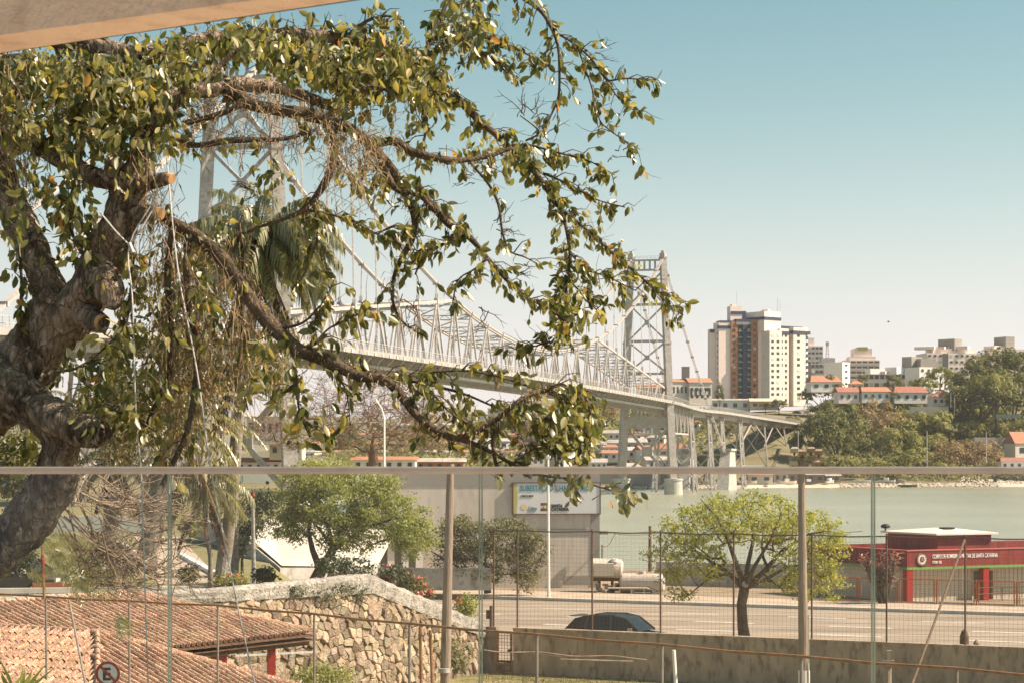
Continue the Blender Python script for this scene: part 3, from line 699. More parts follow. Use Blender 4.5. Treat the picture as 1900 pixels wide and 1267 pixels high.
block('white gabled building with rounded roof peeping between the long block and the palms', 1706, 1752, 681, 722, 1110, 14, 'white', 3, 4, .5, .35, .35)
block('wide beige apartment block with a square lift tower on the hilltop', 1720, 1830, 655, 712, 1220, 20, 'pinkwhite', 5, 11, .4, .5, .35,
  ((1735,1812,646,656,'pinkwhite',-3,'set_back_floor'),(1784,1798,628,650,'greyband',-5,'lift_tower'),(1746,1750,643,648,'pinkwhite',-4,'chimney'),(1765,1769,643,648,'pinkwhite',-4,'chimney'),(1808,1812,642,648,'pinkwhite',-4,'chimney'),(1759,1762,656,712,'greyband',.3,'stair_strip')))
block('pale apartment block at the right end behind the wooded hill', 1846, 1930, 648, 700, 1240, 20, 'pinkwhite', 5, 8, .2, .35, .35,
  ((1850,1870,641,650,'pinkwhite',-3,'set_back_floor'),(1874,1890,624,650,'greyband',-4,'lift_tower')))
m = MB()
for q in (-1,1): m.bar(W(1535+q*3,668,1200), W(1535+q*.8,634,1200), .3)
for k in range(5): m.bar(W(1532.5+k*.3,664-k*6,1200), W(1537.5-k*.3,661-k*6,1200), .25)
m.box(W(1535,638,1200),(1.6,1.6,2.2)); m.box(W(1535,669,1200),(8,6,3.0))
tag(m.build('lattice_mast', M['steel']), 'slim lattice radio mast rising beside the striped tower', 'mast')

def roof_gable(m, A, B, nn, dep, z, h, ov=.5, hip=0):
    d = (B-A).normalized(); A2 = A-d*ov-nn*ov; B2 = B+d*ov-nn*ov; C2 = B+d*ov+nn*(dep+ov); D2 = A-d*ov+nn*(dep+ov)
    R0 = (A2+D2)/2+d*hip; R1 = (B2+C2)/2-d*hip; zz = lambda p, q: Vector((p.x, p.y, q))
    m.add([zz(A2,z),zz(B2,z),zz(C2,z),zz(D2,z),zz(R0,z+h),zz(R1,z+h)], [(0,1,5,4),(1,2,5),(2,3,4,5),(3,0,4),(3,2,1,0)])
def house(label, x0, x1, yroof, yeave, yb, d, wallm='white', roofm='roofo', dep=9, tilt=0, hip=0, nwin=3, name='house', win=True, cat='house'):
    T = thing(name, label, cat, Vector((((x0+x1)/2-CX)/F*d, d, CAMZ+(HY-yb)/F*d)))
    b = MB(); A, B, nn, zt, zb = fbox(b, x0, d-tilt*4, x1, d+tilt*4, yeave, yb+3, dep); b.build('wall', M[wallm], T)
    h = (yeave-yroof)/F*d; r_ = MB(); roof_gable(r_, A, B, nn, dep, zt, h, hip=hip); r_.build('roof', M[roofm], T)
    if win:
        dr = (B-A); Lx = dr.length; dr.normalize()
        for c in range(nwin):
            c0 = A+dr*(Lx*(c+.5)/nwin); wb = MB(); wb.box(Vector((c0.x,c0.y,zb*.4+zt*.6)), (Lx/nwin*.4, .3, (zt-zb)*.32), (dr, nn, Vector((0,0,1))))
            wb.build('window', M['win'], T)
    return T
house('cream building with orange roof and grey tank tower behind the right bridge tower', 1247, 1276, 702, 708, 742, 1010, 'cream', 'roofo', 10, .3, 0, 4)
house('dark roofed corner of the cream building just behind the bridge tower', 1226, 1248, 700, 709, 742, 1030, 'beige', 'roofg', 10, 0, 0, 3)
T = house('cream building with orange roof between the cable stays and the striped tower', 1279, 1321, 700, 709, 748, 1010, 'cream', 'roofo', 10, .3, 0, 5)
for r_ in range(2):
    for c in range(4):
        b = MB(); b.box(W(1284+c*9.5, 722+r_*13, 1009.5-2), (1.3,.5,1.7)); b.build('window', M['win'], T)
b = MB(); b.box(W(1272, 697, 1016), (3.6,4,9.0)); b.box(W(1272, 686, 1016), (2.2,2.5,1.2)); tag(b.build('water_tank_tower', M['greyband']), 'narrow grey tank tower between the two orange roofs', 'tower')
house('low building with long orange roof seen through the bridge truss', 1184, 1228, 712, 719, 745, 1020, 'cream', 'roofo', 10, 0, 0, 4)
house('house with broad orange roof right of the striped tower', 1505, 1562, 696, 708, 724, 1060, 'white', 'roofo', 10, .3, 2, 3)
house('small hipped orange roof below the round apartment block', 1578, 1602, 705, 712, 722, 1070, 'beige', 'roofo', 8, 0, 3, 2)
house('pale blue house with dark red roof, leftmost of the row on the slope', 1556, 1594, 717, 727, 745, 1000, 'pinkwhite', 'roofr', 8, .2, 0, 3)
house('white house with bright orange roof, second in the row on the slope', 1600, 1652, 717, 726, 744, 1000, 'white', 'roofo', 8, .2, 1, 4)
house('white house with long red roof, third in the row on the slope', 1660, 1722, 716, 728, 745, 1000, 'white', 'roofr', 8, .3, 2, 4)
house('open pavilion with pyramid orange roof on the slope left of the wooded hill', 1730, 1776, 724, 736, 752, 985, 'pinkwhite', 'roofo', 9, .1, 5, 4)
house('white house with tiled roof at the right edge near the far beach', 1858, 1925, 848, 855, 872, 885, 'white', 'roofr', 8, 0, 1, 5)
house('pink gabled house standing at the right edge above the stone terrace', 1884, 1940, 800, 822, 850, 915, 'cream', 'roofo', 9, .6, 0, 2)
m = MB(); fbox(m, 1808, 930, 1884, 932, 811, 838, 3); tag(m.build('terrace_wall', M['conc']), 'long grey terrace wall below the trees at the right', 'wall')
m = MB(); fbox(m, 1690, 965, 1760, 965, 754, 770, 3); tag(m.build('retaining_wall', M['beige']), 'brown retaining wall under the row of orange roofed houses', 'wall')
m = MB(); fbox(m, 1848, 940, 1895, 940, 768, 775, 5); tag(m.build('shed', M['glassedge']), 'low pale green flat roofed shed among trees on the right slope', 'shed')
# street level at the end of the viaduct
house('long low white building at the foot of the striped tower', 1318, 1392, 739, 742, 762, 1085, 'white', 'roofg', 8, 0, 0, 4)
house('brown kiosk with a cream awning at the end of the viaduct', 1392, 1446, 738, 744, 757, 1078, 'beige', 'sand' , 8, 0, 0, 3)
m = MB(); m.add([G(1440,1074,.5),G(1512,1074,.5),G(1512,1092,1),G(1440,1092,1)],[(0,1,2,3)]); struct(m.build('viaduct_street', M['asphalt']))
def far_car(px, d, label, c, L=4.4, pyz=None):
    b = G(px, d, .55) if pyz is None else W(px, pyz, d)
    T = thing('parked_car', label, 'car', b)
    m = MB(); m.box(b+Vector((0,0,.6)), (L,1.8,.75)); m.build('body', M[c], T)
    m = MB(); m.prism([(b.x-L*.32,b.y-.8),(b.x+L*.26,b.y-.8),(b.x+L*.26,b.y+.8),(b.x-L*.32,b.y+.8)], b.z+.95, b.z+1.5); m.build('cabin', M['carglass'], T)
    for q in (-1,1):
        m = MB(); c0 = b+Vector((q*L*.3,-.85,.32)); m.tube([c0,c0+Vector((0,.25,0))],.32,10); m.build('wheel', M['rubber'], T)
far_car(1478, 1076, 'dark car parked on the street beyond the viaduct end', 'carpaint'); far_car(1496, 1080, 'white car on the street beyond the viaduct end', 'white')

# houses packed on the slope under the bridge
hs = [  # x0,x1,yroof,yeave,yb,d,wall,roof,label
 (1050,1076,786,793,806,905,'pinkwhite','roofg','pale house left of the bridge leg, highest of its cluster'),
 (1118,1150,797,803,816,900,'cream','roofg','flat grey roofed house just left of the far bridge leg'),
 (1126,1152,815,821,832,880,'white','roofg','white house with dark roof beside the far bridge leg'),
 (1120,1150,824,829,842,868,'pinkwhite','roofo','small house with orange roof left of the bridge leg'),
 (1118,1146,834,840,853,856,'cream','roofo','orange roofed house lowest beside the far bridge leg'),
 (1160,1200,812,820,838,868,'conc','roofg','grey roofed house framed between the bridge legs'),
 (1166,1188,828,835,850,856,'cream','roofg','cream gabled house low between the bridge legs'),
 (1190,1222,826,834,852,852,'white','roofo','white house with tiled roof between the bridge legs'),
 (1178,1206,800,806,814,905,'pinkwhite','roofr','red roofed house high between the bridge legs'),
 (1200,1232,806,811,822,895,'beige','roofg','brown house under the bridge girder'),
 (1218,1268,822,832,850,858,'cream','roofo','wide terracotta roofed house behind the near bridge leg'),
 (1262,1296,776,783,798,960,'cream','roofo','orange roofed house behind the first lattice bent'),
 (1056,1096,842,850,868,838,'pinkwhite','roofg','low pale house by the water under the leaf sprays'),
 (1096,1126,850,857,868,838,'white','roofg','white shore house next to the low pale house'),
 (1190,1240,786,790,799,925,'white','roofg','long white wall of houses seen below the deck'),
 (1150,1190,858,866,884,822,'conc','roofg','grey gabled boat shed at the water beside the far leg'),
 (1200,1250,846,853,868,832,'beige','roofg','long brown shed roof behind the near bridge leg'),
 (978,1010,838,842,868,822,'greyband','roofg','plain grey box building near the flagpole top'),
 (1012,1046,826,830,868,826,'greywall','roofg','blue grey windowless building right of the flagpole top'),
 (1080,1116,818,824,834,885,'cream','roofg','cream house with a flat roof behind the leaf sprays'),
 (1052,1082,830,836,846,862,'conc','roofo','concrete house with small tiled roof among the leaf sprays'),
 (905,940,752,757,768,1150,'pinkwhite','roofg','distant pale flats on the slope below the deck'),
 (942,975,762,767,778,1120,'cream','roofo','distant cream house with orange roof below the deck'),
 (870,905,762,768,780,1180,'white','roofg','distant white house at the left of the far slope'),
 (975,1010,750,755,768,1160,'white','roofg','distant white house behind the leaves under the deck'),
 (860,900,800,806,818,1010,'cream','roofo','cream house with orange roof on the left far slope'),
 (905,945,812,818,832,960,'white','roofg','white house low on the left far slope'),
 (948,985,800,806,820,980,'pinkwhite','roofo','pink house with tiled roof on the left far slope'),
 (1012,1045,770,776,786,1050,'cream','roofo','small orange roof high behind the right leaf clump'),
]
rh = random.Random(19); cols_ = (('white','pale'),('cream','cream'),('pinkwhite','rose'),('beige','brown'),('conc','grey')); rfs_ = (('roofo','orange'),('roofg','grey'),('roofr','red'))
where = ('behind the palm','behind the bare tree','right of the street lamp','under the long bough','below the deck','left of the leaf clump')
nn_ = 0; used_ = set()
for py_ in (770, 788, 806, 822, 838):
    x_ = 560 + rh.uniform(0,20)
    while x_ < 1010:
        w_ = rh.uniform(18,36); c_, cn = rh.choice(cols_); f_, fn_ = rh.choice(rfs_); d_ = gnd(x_, py_+8)
        if d_ < 1800 and rh.random() < .75:
            wi = where[min(5,int((x_-560)/75))]; row = {770:'highest',788:'second highest',806:'middle',822:'second lowest',838:'lowest'}[py_]
            nn_ += 1; lb_ = '%s house, %s roof, %s row of the far slope, %s' % (cn, fn_, row, wi)
            if lb_ not in used_: used_.add(lb_); hs.append((x_, x_+w_, py_-4, py_, py_+9, d_-6, c_, f_, lb_))
        x_ += w_+rh.uniform(4,22)
for i, h in enumerate(hs):
    x0,x1,yr,ye,yb,d,wm,rm,lb = h
    house(lb, x0, x1, yr, ye, yb, d, wm, rm, 7, ((i*37) % 9 - 4)/8, 0 if i % 3 else 1.5, 2+(i % 2), cat='house', win=True)
# hillside behind the left: near-shore buildings seen between the branches
house('building with long orange roof left of the bare tree, behind the handrail', 440, 520, 848, 857, 872, 470, 'cream', 'roofo', 9, 0, 1, 5)
house('orange painted shed right of the bare tree just above the handrail', 655, 770, 846, 852, 872, 400, 'cream', 'roofo', 8, 0, 0, 6)
house('orange wall house beside the pole top, just above the handrail', 772, 860, 849, 856, 872, 420, 'orange', 'roofg', 8, 0, 0, 5)
house('white building behind the palm, left of the bare tree', 458, 520, 768, 772, 820, 460, 'pinkwhite', 'roofg', 14, 0, 0, 5)
house('grey flat roofed house between the palm and the bare tree', 500, 560, 818, 822, 850, 470, 'beige', 'roofg', 9, 0, 0, 3)

# ------------------------------------------------------------------ vegetation of the far slope
def crown_mesh(seed, m, n=900, leaf=.075, flat=.7, clumps=26, trunkm=None, rag=1.0):
    r = random.Random(seed); b = MB(); cl = []
    for i in range(clumps):
        a = r.uniform(0, 2*math.pi); zz = r.uniform(-.35, 1); rr = math.sqrt(max(0, 1-zz*zz))
        k = r.uniform(.55, .92); cl.append((Vector((math.cos(a)*rr*k, math.sin(a)*rr*k, zz*flat*k)), r.uniform(.15,.34)))
    for i in range(n):
        c, s = r.choice(cl); d = Vector((r.gauss(0,1), r.gauss(0,1), abs(r.gauss(.3,1)))).normalized()
        p = c + d*s*r.uniform(.75,1.05)*rag; 
        nn = (d + Vector((r.uniform(-.3,.3), r.uniform(-.3,.3), r.uniform(-.1,.35)))).normalized(); u = nn.orthogonal().normalized(); v = nn.cross(u)
        a = r.uniform(0,6.28); u, v = u*math.cos(a)+v*math.sin(a), v*math.cos(a)-u*math.sin(a); L = leaf*r.uniform(.6,1.5)
        b.add([p-u*L, p-v*L*.55, p+u*L, p+v*L*.55+nn*L*.2], [(0,1,2,3)])
    off = Vector((0,0,-.75)); return b.mesh('crown_leaves', M[m], off)
def trunk_mesh():
    b = MB(); b.tube([(0,0,-.55),(.03,0,.1),(0,.02,.8)], [.07,.05,.02], 5)
    for a in range(5): b.tube([(0,0,.15),(.25*math.cos(a*1.26),.25*math.sin(a*1.26),.5),(.55*math.cos(a*1.26),.55*math.sin(a*1.26),.8)], [.035,.025,.01], 4)
    return b.mesh('limbs', M['barkmid'])
TM = trunk_mesh()
CR = {'A': [crown_mesh(s, 'hillA', 2600, .05, .72, 34) for s in (1,2,3)], 'B': [crown_mesh(s, 'hillB', 2600, .05, .8, 34) for s in (4,5,6)],
      'C': [crown_mesh(s, 'hillC', 2200, .042, .85, 30, rag=1.15) for s in (7,8)], 'F': [crown_mesh(s, 'hillA', 2600, .045, .5, 36) for s in (9,10)]}
rt = random.Random(11)
def hill_tree(label, px, py, rx, kind, d=None, fz=1.0, group=None):
    # px,py: centre of the crown in the photograph, rx: half width in pixels
    if d is None: d = gnd(px, min(HY+30, py+rx*.75))
    rad = rx/F*d; c = W(px, py, d+rad*.4); base = Vector((c.x, c.y, c.z-.3*rad))
    T = thing('hill_tree', label, 'tree', base, group); T.scale = (rad*1.12, rad, rad*fz*1.15); T.rotation_euler = (0,0,rt.uniform(0,6.28))
    o = bpy.data.objects.new('crown', rt.choice(CR[kind])); col.objects.link(o); o.parent = T; o.location = (0,0,-.45)
    o2 = bpy.data.objects.new('trunk', TM); col.objects.link(o2); o2.parent = T; o2.location = (0,0,-.5)
    return T
ht = [
 (1532,742,40,'B','dark spreading tree against the foot of the striped tower',None,1.1),(1524,778,34,'B','dark tree at the landward end of the viaduct',None,1),
 (1577,760,44,'A','light feathery tree below the first orange roofed house',None,.9),(1636,762,50,'F','broad flat topped tree below the second orange roofed house',None,.9),
 (1608,736,17,'B','small round dark tree between the two first slope houses',None,1),(1658,715,19,'B','round dark tree standing above the roofs between second and third houses',1010,1),
 (1600,706,12,'B','little dark tree in front of the round apartment block',1090,1),(1705,748,34,'B','bushy tree in front of the long red roof',None,.8),
 (1745,760,30,'A','tree in front of the pavilion',None,.8),(1680,792,48,'F','wide light tree in the middle of the slope',None,.9),
 (1555,815,64,'B','big umbrella shaped tree right of the grassy bank',None,1),(1620,806,52,'C','reddish brown leafless tree in the middle of the slope',None,1.15),
 (1660,840,52,'A','olive tree under the middle of the slope',None,1),(1718,812,56,'A','bright tree right of the brown leafless one',None,1),
 (1765,800,50,'B','dark bushy tree right of the slope middle',None,1),(1700,862,60,'F','low light tree just above the handrail, right of the floodlights',None,.8),
 (1620,878,58,'F','spreading bright green tree low by the shore',None,.75),(1560,876,46,'A','shore tree close to the floodlights',None,.8),
 (1505,826,44,'B','shaded bush at the top of the grassy bank',None,1),(1762,858,52,'C','russet shrub low by the shore right of middle',None,.9),
 (1815,856,50,'C','wide russet brown tree above the far beach',None,.9),(1790,822,46,'A','green tree above the russet one',None,1),
 (1805,778,42,'A','palmy green tree below the wooded hill',None,1),(1850,790,44,'A','green tree over the grey terrace wall',None,.9),
 (1890,778,44,'B','dark tree above the terrace wall at the right edge',None,1),(1765,722,32,'B','dark tree left of the wooded hill foot',None,1),
 (1745,700,26,'A','palm like tree clump before the white gabled building',1040,.9),(1715,722,28,'A','light tree between the long block and the palms',1030,.9),
 (1805,712,46,'B','left shoulder tree of the wooded hill',980,1),(1850,706,58,'B','great round tree crowning the wooded hill',985,1),
 (1905,700,56,'B','rightmost big tree on the crest of the wooded hill',980,1.1),(1820,750,52,'B','dense tree on the lower left of the wooded hill',960,1),
 (1880,748,58,'B','dense dark tree on the lower right of the wooded hill',960,1),(1848,732,44,'A','lighter tree in the middle of the wooded hill',950,1),
 (1785,745,34,'A','mid green tree beside the pavilion roof',965,1),(1900,812,40,'A','tree beside the pink gabled house',925,1),
 (1335,742,9,'B','slim dark conifer in front of the striped tower',1080,3.0),(1445,752,16,'B','bush beside the awning kiosk',1076,.8),
 (1420,752,12,'A','small shrub behind the viaduct railing',1074,.8),(1115,772,40,'C','brown dry tree left of the right bridge tower',None,1),
 (1090,752,44,'A','green tree on the slope below the truss',None,1),(1135,752,34,'C','dry bush clump under the deck beside the tower',None,1),
 (1180,795,26,'A','green bush between the bridge legs',930,.8),(1245,800,22,'A','green bush behind the near bridge leg',950,.8),
 (1040,790,40,'B','dark tree above the leaf clump, far slope',None,1),(950,790,44,'B','dark tree in the gap under the deck',None,1),
 (985,812,34,'C','brown bush in the gap under the deck',None,1),(1300,800,26,'A','green tree behind the lattice bents',960,1),
 (1350,800,26,'A','green tree behind the anchorage',960,1),(1500,862,34,'B','dark shrub by the foot of the grassy bank',None,.8),
 (1660,735,16,'A','light bush under the round dark tree',1000,.8),(1590,775,30,'B','dark foliage under the first slope house',None,.8),
 (1470,790,22,'A','tree top against the viaduct end',1020,1),(1735,832,44,'F','flat topped pale tree above the russet shrub',None,.9),(1840,826,38,'B','dark tree before the terrace wall end',None,.9),
 (1690,772,28,'B','shadowy tree under the third slope house',None,.8),(1640,800,30,'A','small light tree beside the brown leafless one',None,1),(1585,845,36,'B','dark tree below the umbrella shaped one',None,1),
]
rh2 = random.Random(23)
for k in range(34):
    x_ = rh2.uniform(560,1010); y_ = rh2.uniform(768,845); d_ = gnd(x_, y_+10)
    if d_ > 1700: continue
    hts = ('brown','green','olive','dark'); kd_ = rh2.choice('CABC'); ht.append((x_, y_, rh2.uniform(12,24), kd_, 'small %s tree on the far left slope, %s, %s' % ({'C':'brown','A':'green','B':'dark'}[kd_], 'high up' if y_ < 793 else 'half way down' if y_ < 820 else 'near the water', where[min(5,int((x_-560)/75))]), d_, 1))
seen_ = set()
for px,py,rx,kd,lb,d,fz in ht:
    if lb in seen_: continue
    seen_.add(lb); hill_tree(lb, px, py, rx, kd, d, fz)
# undergrowth covering the slope (one mass)
b = MB(); r = random.Random(3)
def scatter(u0,u1,q0,q1,n,L,b=b):
    for i in range(n):
        u = r.uniform(u0,u1); q = r.uniform(q0,q1); d = shore(u)+q; p = G(u,d,0); nz = noise.noise(Vector((p.x*.06,p.y*.06,7)))
        if nz < -.12: continue
        hgt = (1.2+3.4*max(0,nz+.3))*r.uniform(.1,1); p.z += hgt
        d3 = Vector((r.uniform(-1,1),r.uniform(-1,.4),r.uniform(0,1.2))).normalized(); uu = d3.orthogonal().normalized(); v = d3.cross(uu); l = L*r.uniform(.5,1.4)
        b.add([p-uu*l, p-v*l*.6, p+uu*l, p+v*l*.6], [(0,1,2,3)])
scatter(1500,2000,14,170,34000,.55); scatter(600,1330,40,420,30000,.9)
b.build('slope_undergrowth', M['hillA'], kind='stuff', origin=(0,0,0))
# shore: rocks as one mass, boats, sheds
b = MB(); r = random.Random(8)
def rocks(u0,u1,q0,q1,n,s0,s1):
    for i in range(n):
        u = r.uniform(u0,u1); q = r.uniform(q0,q1); d = shore(u)+q; k=(u-CX)/F; s = r.uniform(s0,s1); c = Vector((k*d,d,max(.1,q*.16)))
        vs = [c+Vector((x*s*r.uniform(.6,1),y*s*r.uniform(.6,1),z*s*r.uniform(.4,.8))) for x,y,z in ((1,0,0),(0,1,0),(-1,0,0),(0,-1,0),(0,0,1),(0,0,-1),(.7,.7,.5),(-.7,-.6,.5))]
        b.add(vs, [(0,1,6),(1,4,6),(4,0,6),(1,2,4),(2,3,7),(3,4,7),(4,2,7),(3,0,4),(1,0,5),(2,1,5),(3,2,5),(0,3,5)])
rocks(1205,1330,-3,7,420,.5,1.3); rocks(1560,1860,-3,8,900,.4,1.1); rocks(1780,1900,6,22,260,.5,1.2); rocks(1000,1205,-3,4,200,.5,1.2)
b.build('shore_rocks', M['rock'], kind='stuff', origin=(0,0,0))
def boat(px, q, label, hull='white', L=6.0, ang=0.3, cabin=False):
    d = shore(px)+q; c = G(px, d, .55) if q > 2 else Vector(((px-CX)/F*d, d, .25)); T = thing('boat', label, 'boat', c)
    ax = Vector((math.cos(ang),math.sin(ang),0)); ay = Vector((-ax.y,ax.x,0)); m = MB(); sec = [(-.5,.7,.0),(-.2,1,0),(.2,.95,.05),(.42,.5,.2),(.5,.05,.4)]
    vs = []
    for t, wd, up in sec:
        p = c+ax*L*t; hw = L*.17*wd
        vs += [p+ay*hw+Vector((0,0,.75+up)), p+ay*hw*.55+Vector((0,0,-.1)), p-ay*hw*.55+Vector((0,0,-.1)), p-ay*hw+Vector((0,0,.75+up))]
    fs = []
    for i in range(4):
        for k in range(3): fs.append((i*4+k, i*4+k+1, i*4+k+5, i*4+k+4))
        fs.append((i*4+3, i*4, i*4+4, i*4+7))
    fs += [(0,3,2,1)]
    m.add(vs, fs); m.build('hull', M[hull], T)
    m = MB()
    for t in (-.25,.05,.25): m.box(c+ax*L*t+Vector((0,0,.8)), (.3, L*.3, .08), (ax,ay,Vector((0,0,1))))
    m.build('thwart', M['wood'], T)
    if cabin:
        m = MB(); m.box(c+ax*-.4+Vector((0,0,1.3)), (1.8,1.2,1.1), (ax,ay,Vector((0,0,1)))); m.build('cabin', M['white'], T)
for a in ((1376,9,'white boat hauled up on the sand, leftmost of the beached boats','white',5.5,.5,0),(1393,8,'white boat lying next to the leftmost beached boat','white',5,-.4,0),
          (1462,7,'pale boat with cabin beside the floodlight pole','pinkwhite',7,.1,1),(1502,6,'dark hulled boat with white gunwale right of the floodlight pole','carpaint',6.5,.2,1),
          (1540,8,'white cabin boat beside the wooden sheds','white',6,.9,1),(1600,9,'long white boat on the rocks left of the glass joint','white',8,.1,0),(1646,9,'white boat tipped on the stones right of the glass joint','white',7,-.3,1),
          (1672,8,'small brown boat on the stones right of the white one','wood',5,.5,0),(1684,-3.5,'small dark moored boat in front of the rocks','carpaint',8,.05,0)):
    boat(*a)
for x0,x1,yt,yb,lb,wm in ((1388,1434,876,896,'orange roofed boat shed on the sand','beige'),(1436,1462,872,896,'grey gabled boat house next to the sand','conc'),(1462,1494,874,894,'brown wooden shed behind the pole','wood'),
                       (1496,1530,876,893,'dark open shed with boats on the beach','wood'),(1532,1560,878,892,'low timber shed at the end of the beach','wood')):
    house(lb, x0, x1, yt-2, yt+4, yb, shore(x0)+14, wm, 'roofo' if x0 == 1388 else 'roofg', 7, .1, 0, 2, name='boat_shed', cat='shed')
m = MB()
for k in range(9): m.bar(W(1592+k*9, 893, 856), W(1592+k*9, 903, 856), .4)
m.bar(W(1588,893,856), W(1672,895,856), 2.5, .4); tag(m.build('jetty', M['wood']), 'low wooden jetty on posts among the shore rocks', 'jetty')
m = MB(); m.bar(W(1216,902,815), W(1216,880,815), 3.2); tag(m.build('concrete_post', M['conc']), 'square concrete post at the water left of the near pier', 'post')
m = MB(); fbox(m, 1112, 812, 1210, 812, 878, 906, 6); tag(m.build('quay_wall', M['greyband']), 'dark quay wall at the water left of the square post', 'wall')
m = MB(); fbox(m, 1364, 822, 1416, 822, 862, 872, 8); tag(m.build('beach_cabin', M['white']), 'flat white beach roof just above the handrail left of the floodlights', 'shed')
b = G(1352, shore(1352)+14, .6); T = thing('parked_truck', 'white truck parked behind the beach near the lattice bents', 'truck', b)
m = MB(); m.box(b+Vector((1.2,0,1.7)),(4.2,2.2,2.2)); m.build('cargo_box', M['white'], T); m = MB(); m.box(b+Vector((-2,0,1.2)),(1.8,2.1,1.7)); m.build('cab', M['white'], T)
for q in (-2,2):
    m = MB(); m.tube([b+Vector((q,-1.1,.4)),b+Vector((q,-.8,.4))],.42,10); m.build('wheel', M['rubber'], T)
# poles on the far slope
for px, yt, yb, d, lb in ((1481,798,850,860,'thin white pole rising behind the floodlights'),(1720,798,866,870,'thin white pole in the trees right of middle'),(1764,728,756,960,'dark pole beside the pavilion'),(1771,735,768,955,'pale pole beside the pavilion'),(1612,750,776,985,'short white post on the slope below the second house'),(1830,800,858,880,'thin pole left of the terrace wall')):
    m = MB(); m.tube([W(px,yb,d),W(px,yt,d)],[.22,.14],6); tag(m.build('pole', M['galv']), lb, 'pole')
# stairs strip on the grassy bank
m = MB()
for k in range(18):
    u = lerp(1420,1446,k/17); d = lerp(830,935,k/17); p = G(u,d,.15); m.box(p,(1.2,5.5,.5))
tag(m.build('drain_channel', M['conc']), 'narrow concrete channel running up the grassy bank', 'channel')
Zv = Vector((0,0,1))
def text_mesh(s, size, mname, parent, origin, ax, up, name='lettering', sx=1.0, depth=.012, bold=0.0, shear=0, label=None):
    cu = bpy.data.curves.new('lettering', 'FONT'); cu.body = s; cu.size = size; cu.extrude = depth; cu.offset = bold; cu.shear = shear
    ob = bpy.data.objects.new('tmp_text', cu); col.objects.link(ob); dg = bpy.context.evaluated_depsgraph_get(); dg.update()
    me = bpy.data.meshes.new_from_object(ob.evaluated_get(dg)); bpy.data.objects.remove(ob)
    nn = ax.cross(up).normalized(); mw = Matrix((( ax.x*sx, up.x, nn.x, origin.x), (ax.y*sx, up.y, nn.y, origin.y), (ax.z*sx, up.z, nn.z, origin.z), (0,0,0,1)))
    off = LOC[parent.name]; me.transform(Matrix.Translation(-off) @ mw); me.materials.clear(); me.materials.append(M[mname])
    o = bpy.data.objects.new(name, me); col.objects.link(o); o.parent = parent; LOC[o.name] = off
    if label: o['label'] = label
    return o
def disc(m, c, r0, r1, ax, up, t, seg=32):
    nn = ax.cross(up).normalized(); vs = []; fs = []
    for k in range(seg):
        a = 2*math.pi*k/seg; e = ax*math.cos(a)+up*math.sin(a)
        vs += [c+e*r0+nn*t, c+e*r1+nn*t, c+e*r1, c+e*r0]
    for k in range(seg):
        j = (k+1) % seg
        for q in range(4): fs.append((k*4+q, k*4+(q+1) % 4, j*4+(q+1) % 4, j*4+q))
    m.add(vs, [f[::-1] for f in fs]); return m
def cdisc(m, c, r, ax, up, t, seg=32):
    nn = ax.cross(up).normalized(); n0 = [c+ax*r*math.cos(2*math.pi*k/seg)+up*r*math.sin(2*math.pi*k/seg) for k in range(seg)]
    m.add(n0+[p+nn*t for p in n0], [tuple(range(seg,2*seg))]+[(k,(k+1) % seg,(k+1) % seg+seg,k+seg) for k in range(seg)]); return m

# ------------------------------------------------------------------ retaining wall along the road, with its gate
rw0 = thing('retaining_wall', 'long stained dark concrete retaining wall between the yard and the road', 'wall', RD(0,0,1.6))
def sx_at(px): k=(px-CX)/F; d=81.93/(1+.487*k); return (Vector((k*d,d,0))-Q0).dot(DR), d
s_gl, dgl = sx_at(921); s_gr, _ = sx_at(952); s_l, _ = sx_at(893)
ZT = 3.40
m = MB(); m.bar(RD(s_l-.2,.15,2.5),RD(s_gl,.15,2.5),.3,1.8); m.bar(RD(s_gr,.15,2.5),RD(60,.15,2.5),.3,1.8); m.bar(RD(s_gl,.15,1.85),RD(s_gr,.15,1.85),.3,.4)
m.build('wall_panel', M['retain'], rw0)
m = MB(); s = s_gr
while s < 60:
    m.bar(RD(s,.15,ZT+.03),RD(s+2.38,.15,ZT+.03),.36,.08); s += 2.4
m.bar(RD(s_l-.2,.15,ZT+.03),RD(s_gl,.15,ZT+.03),.36,.08); m.build('coping', M['retain'], rw0)
gt = thing('yard_gate', 'narrow wire gate with rusty frame in the retaining wall', 'gate', RD(s_gl,0,2.0))
m = MB()
for sx in (s_gl+.06, s_gr-.06): m.bar(RD(sx,-.02,1.7),RD(sx,-.02,3.3),.07)
for z in (1.75,1.98,3.28): m.bar(RD(s_gl,-.02,z),RD(s_gr,-.02,z),.05)
m.build('gate_frame', M['rust'], gt)
m = MB()
for k in range(1,6): sx = lerp(s_gl,s_gr,k/6); m.bar(RD(sx,-.02,1.75),RD(sx,-.02,3.28),.015)
for k in range(1,10): z = lerp(1.98,3.28,k/10); m.bar(RD(s_gl,-.02,z),RD(s_gr,-.02,z),.015)
m.build('gate_mesh', M['wire'], gt)
m = MB(); m.box(RD(s_gr-.12,-.06,2.55),(.14,.06,.12),(DR,NR,Zv)); m.build('latch', M['black'], gt)
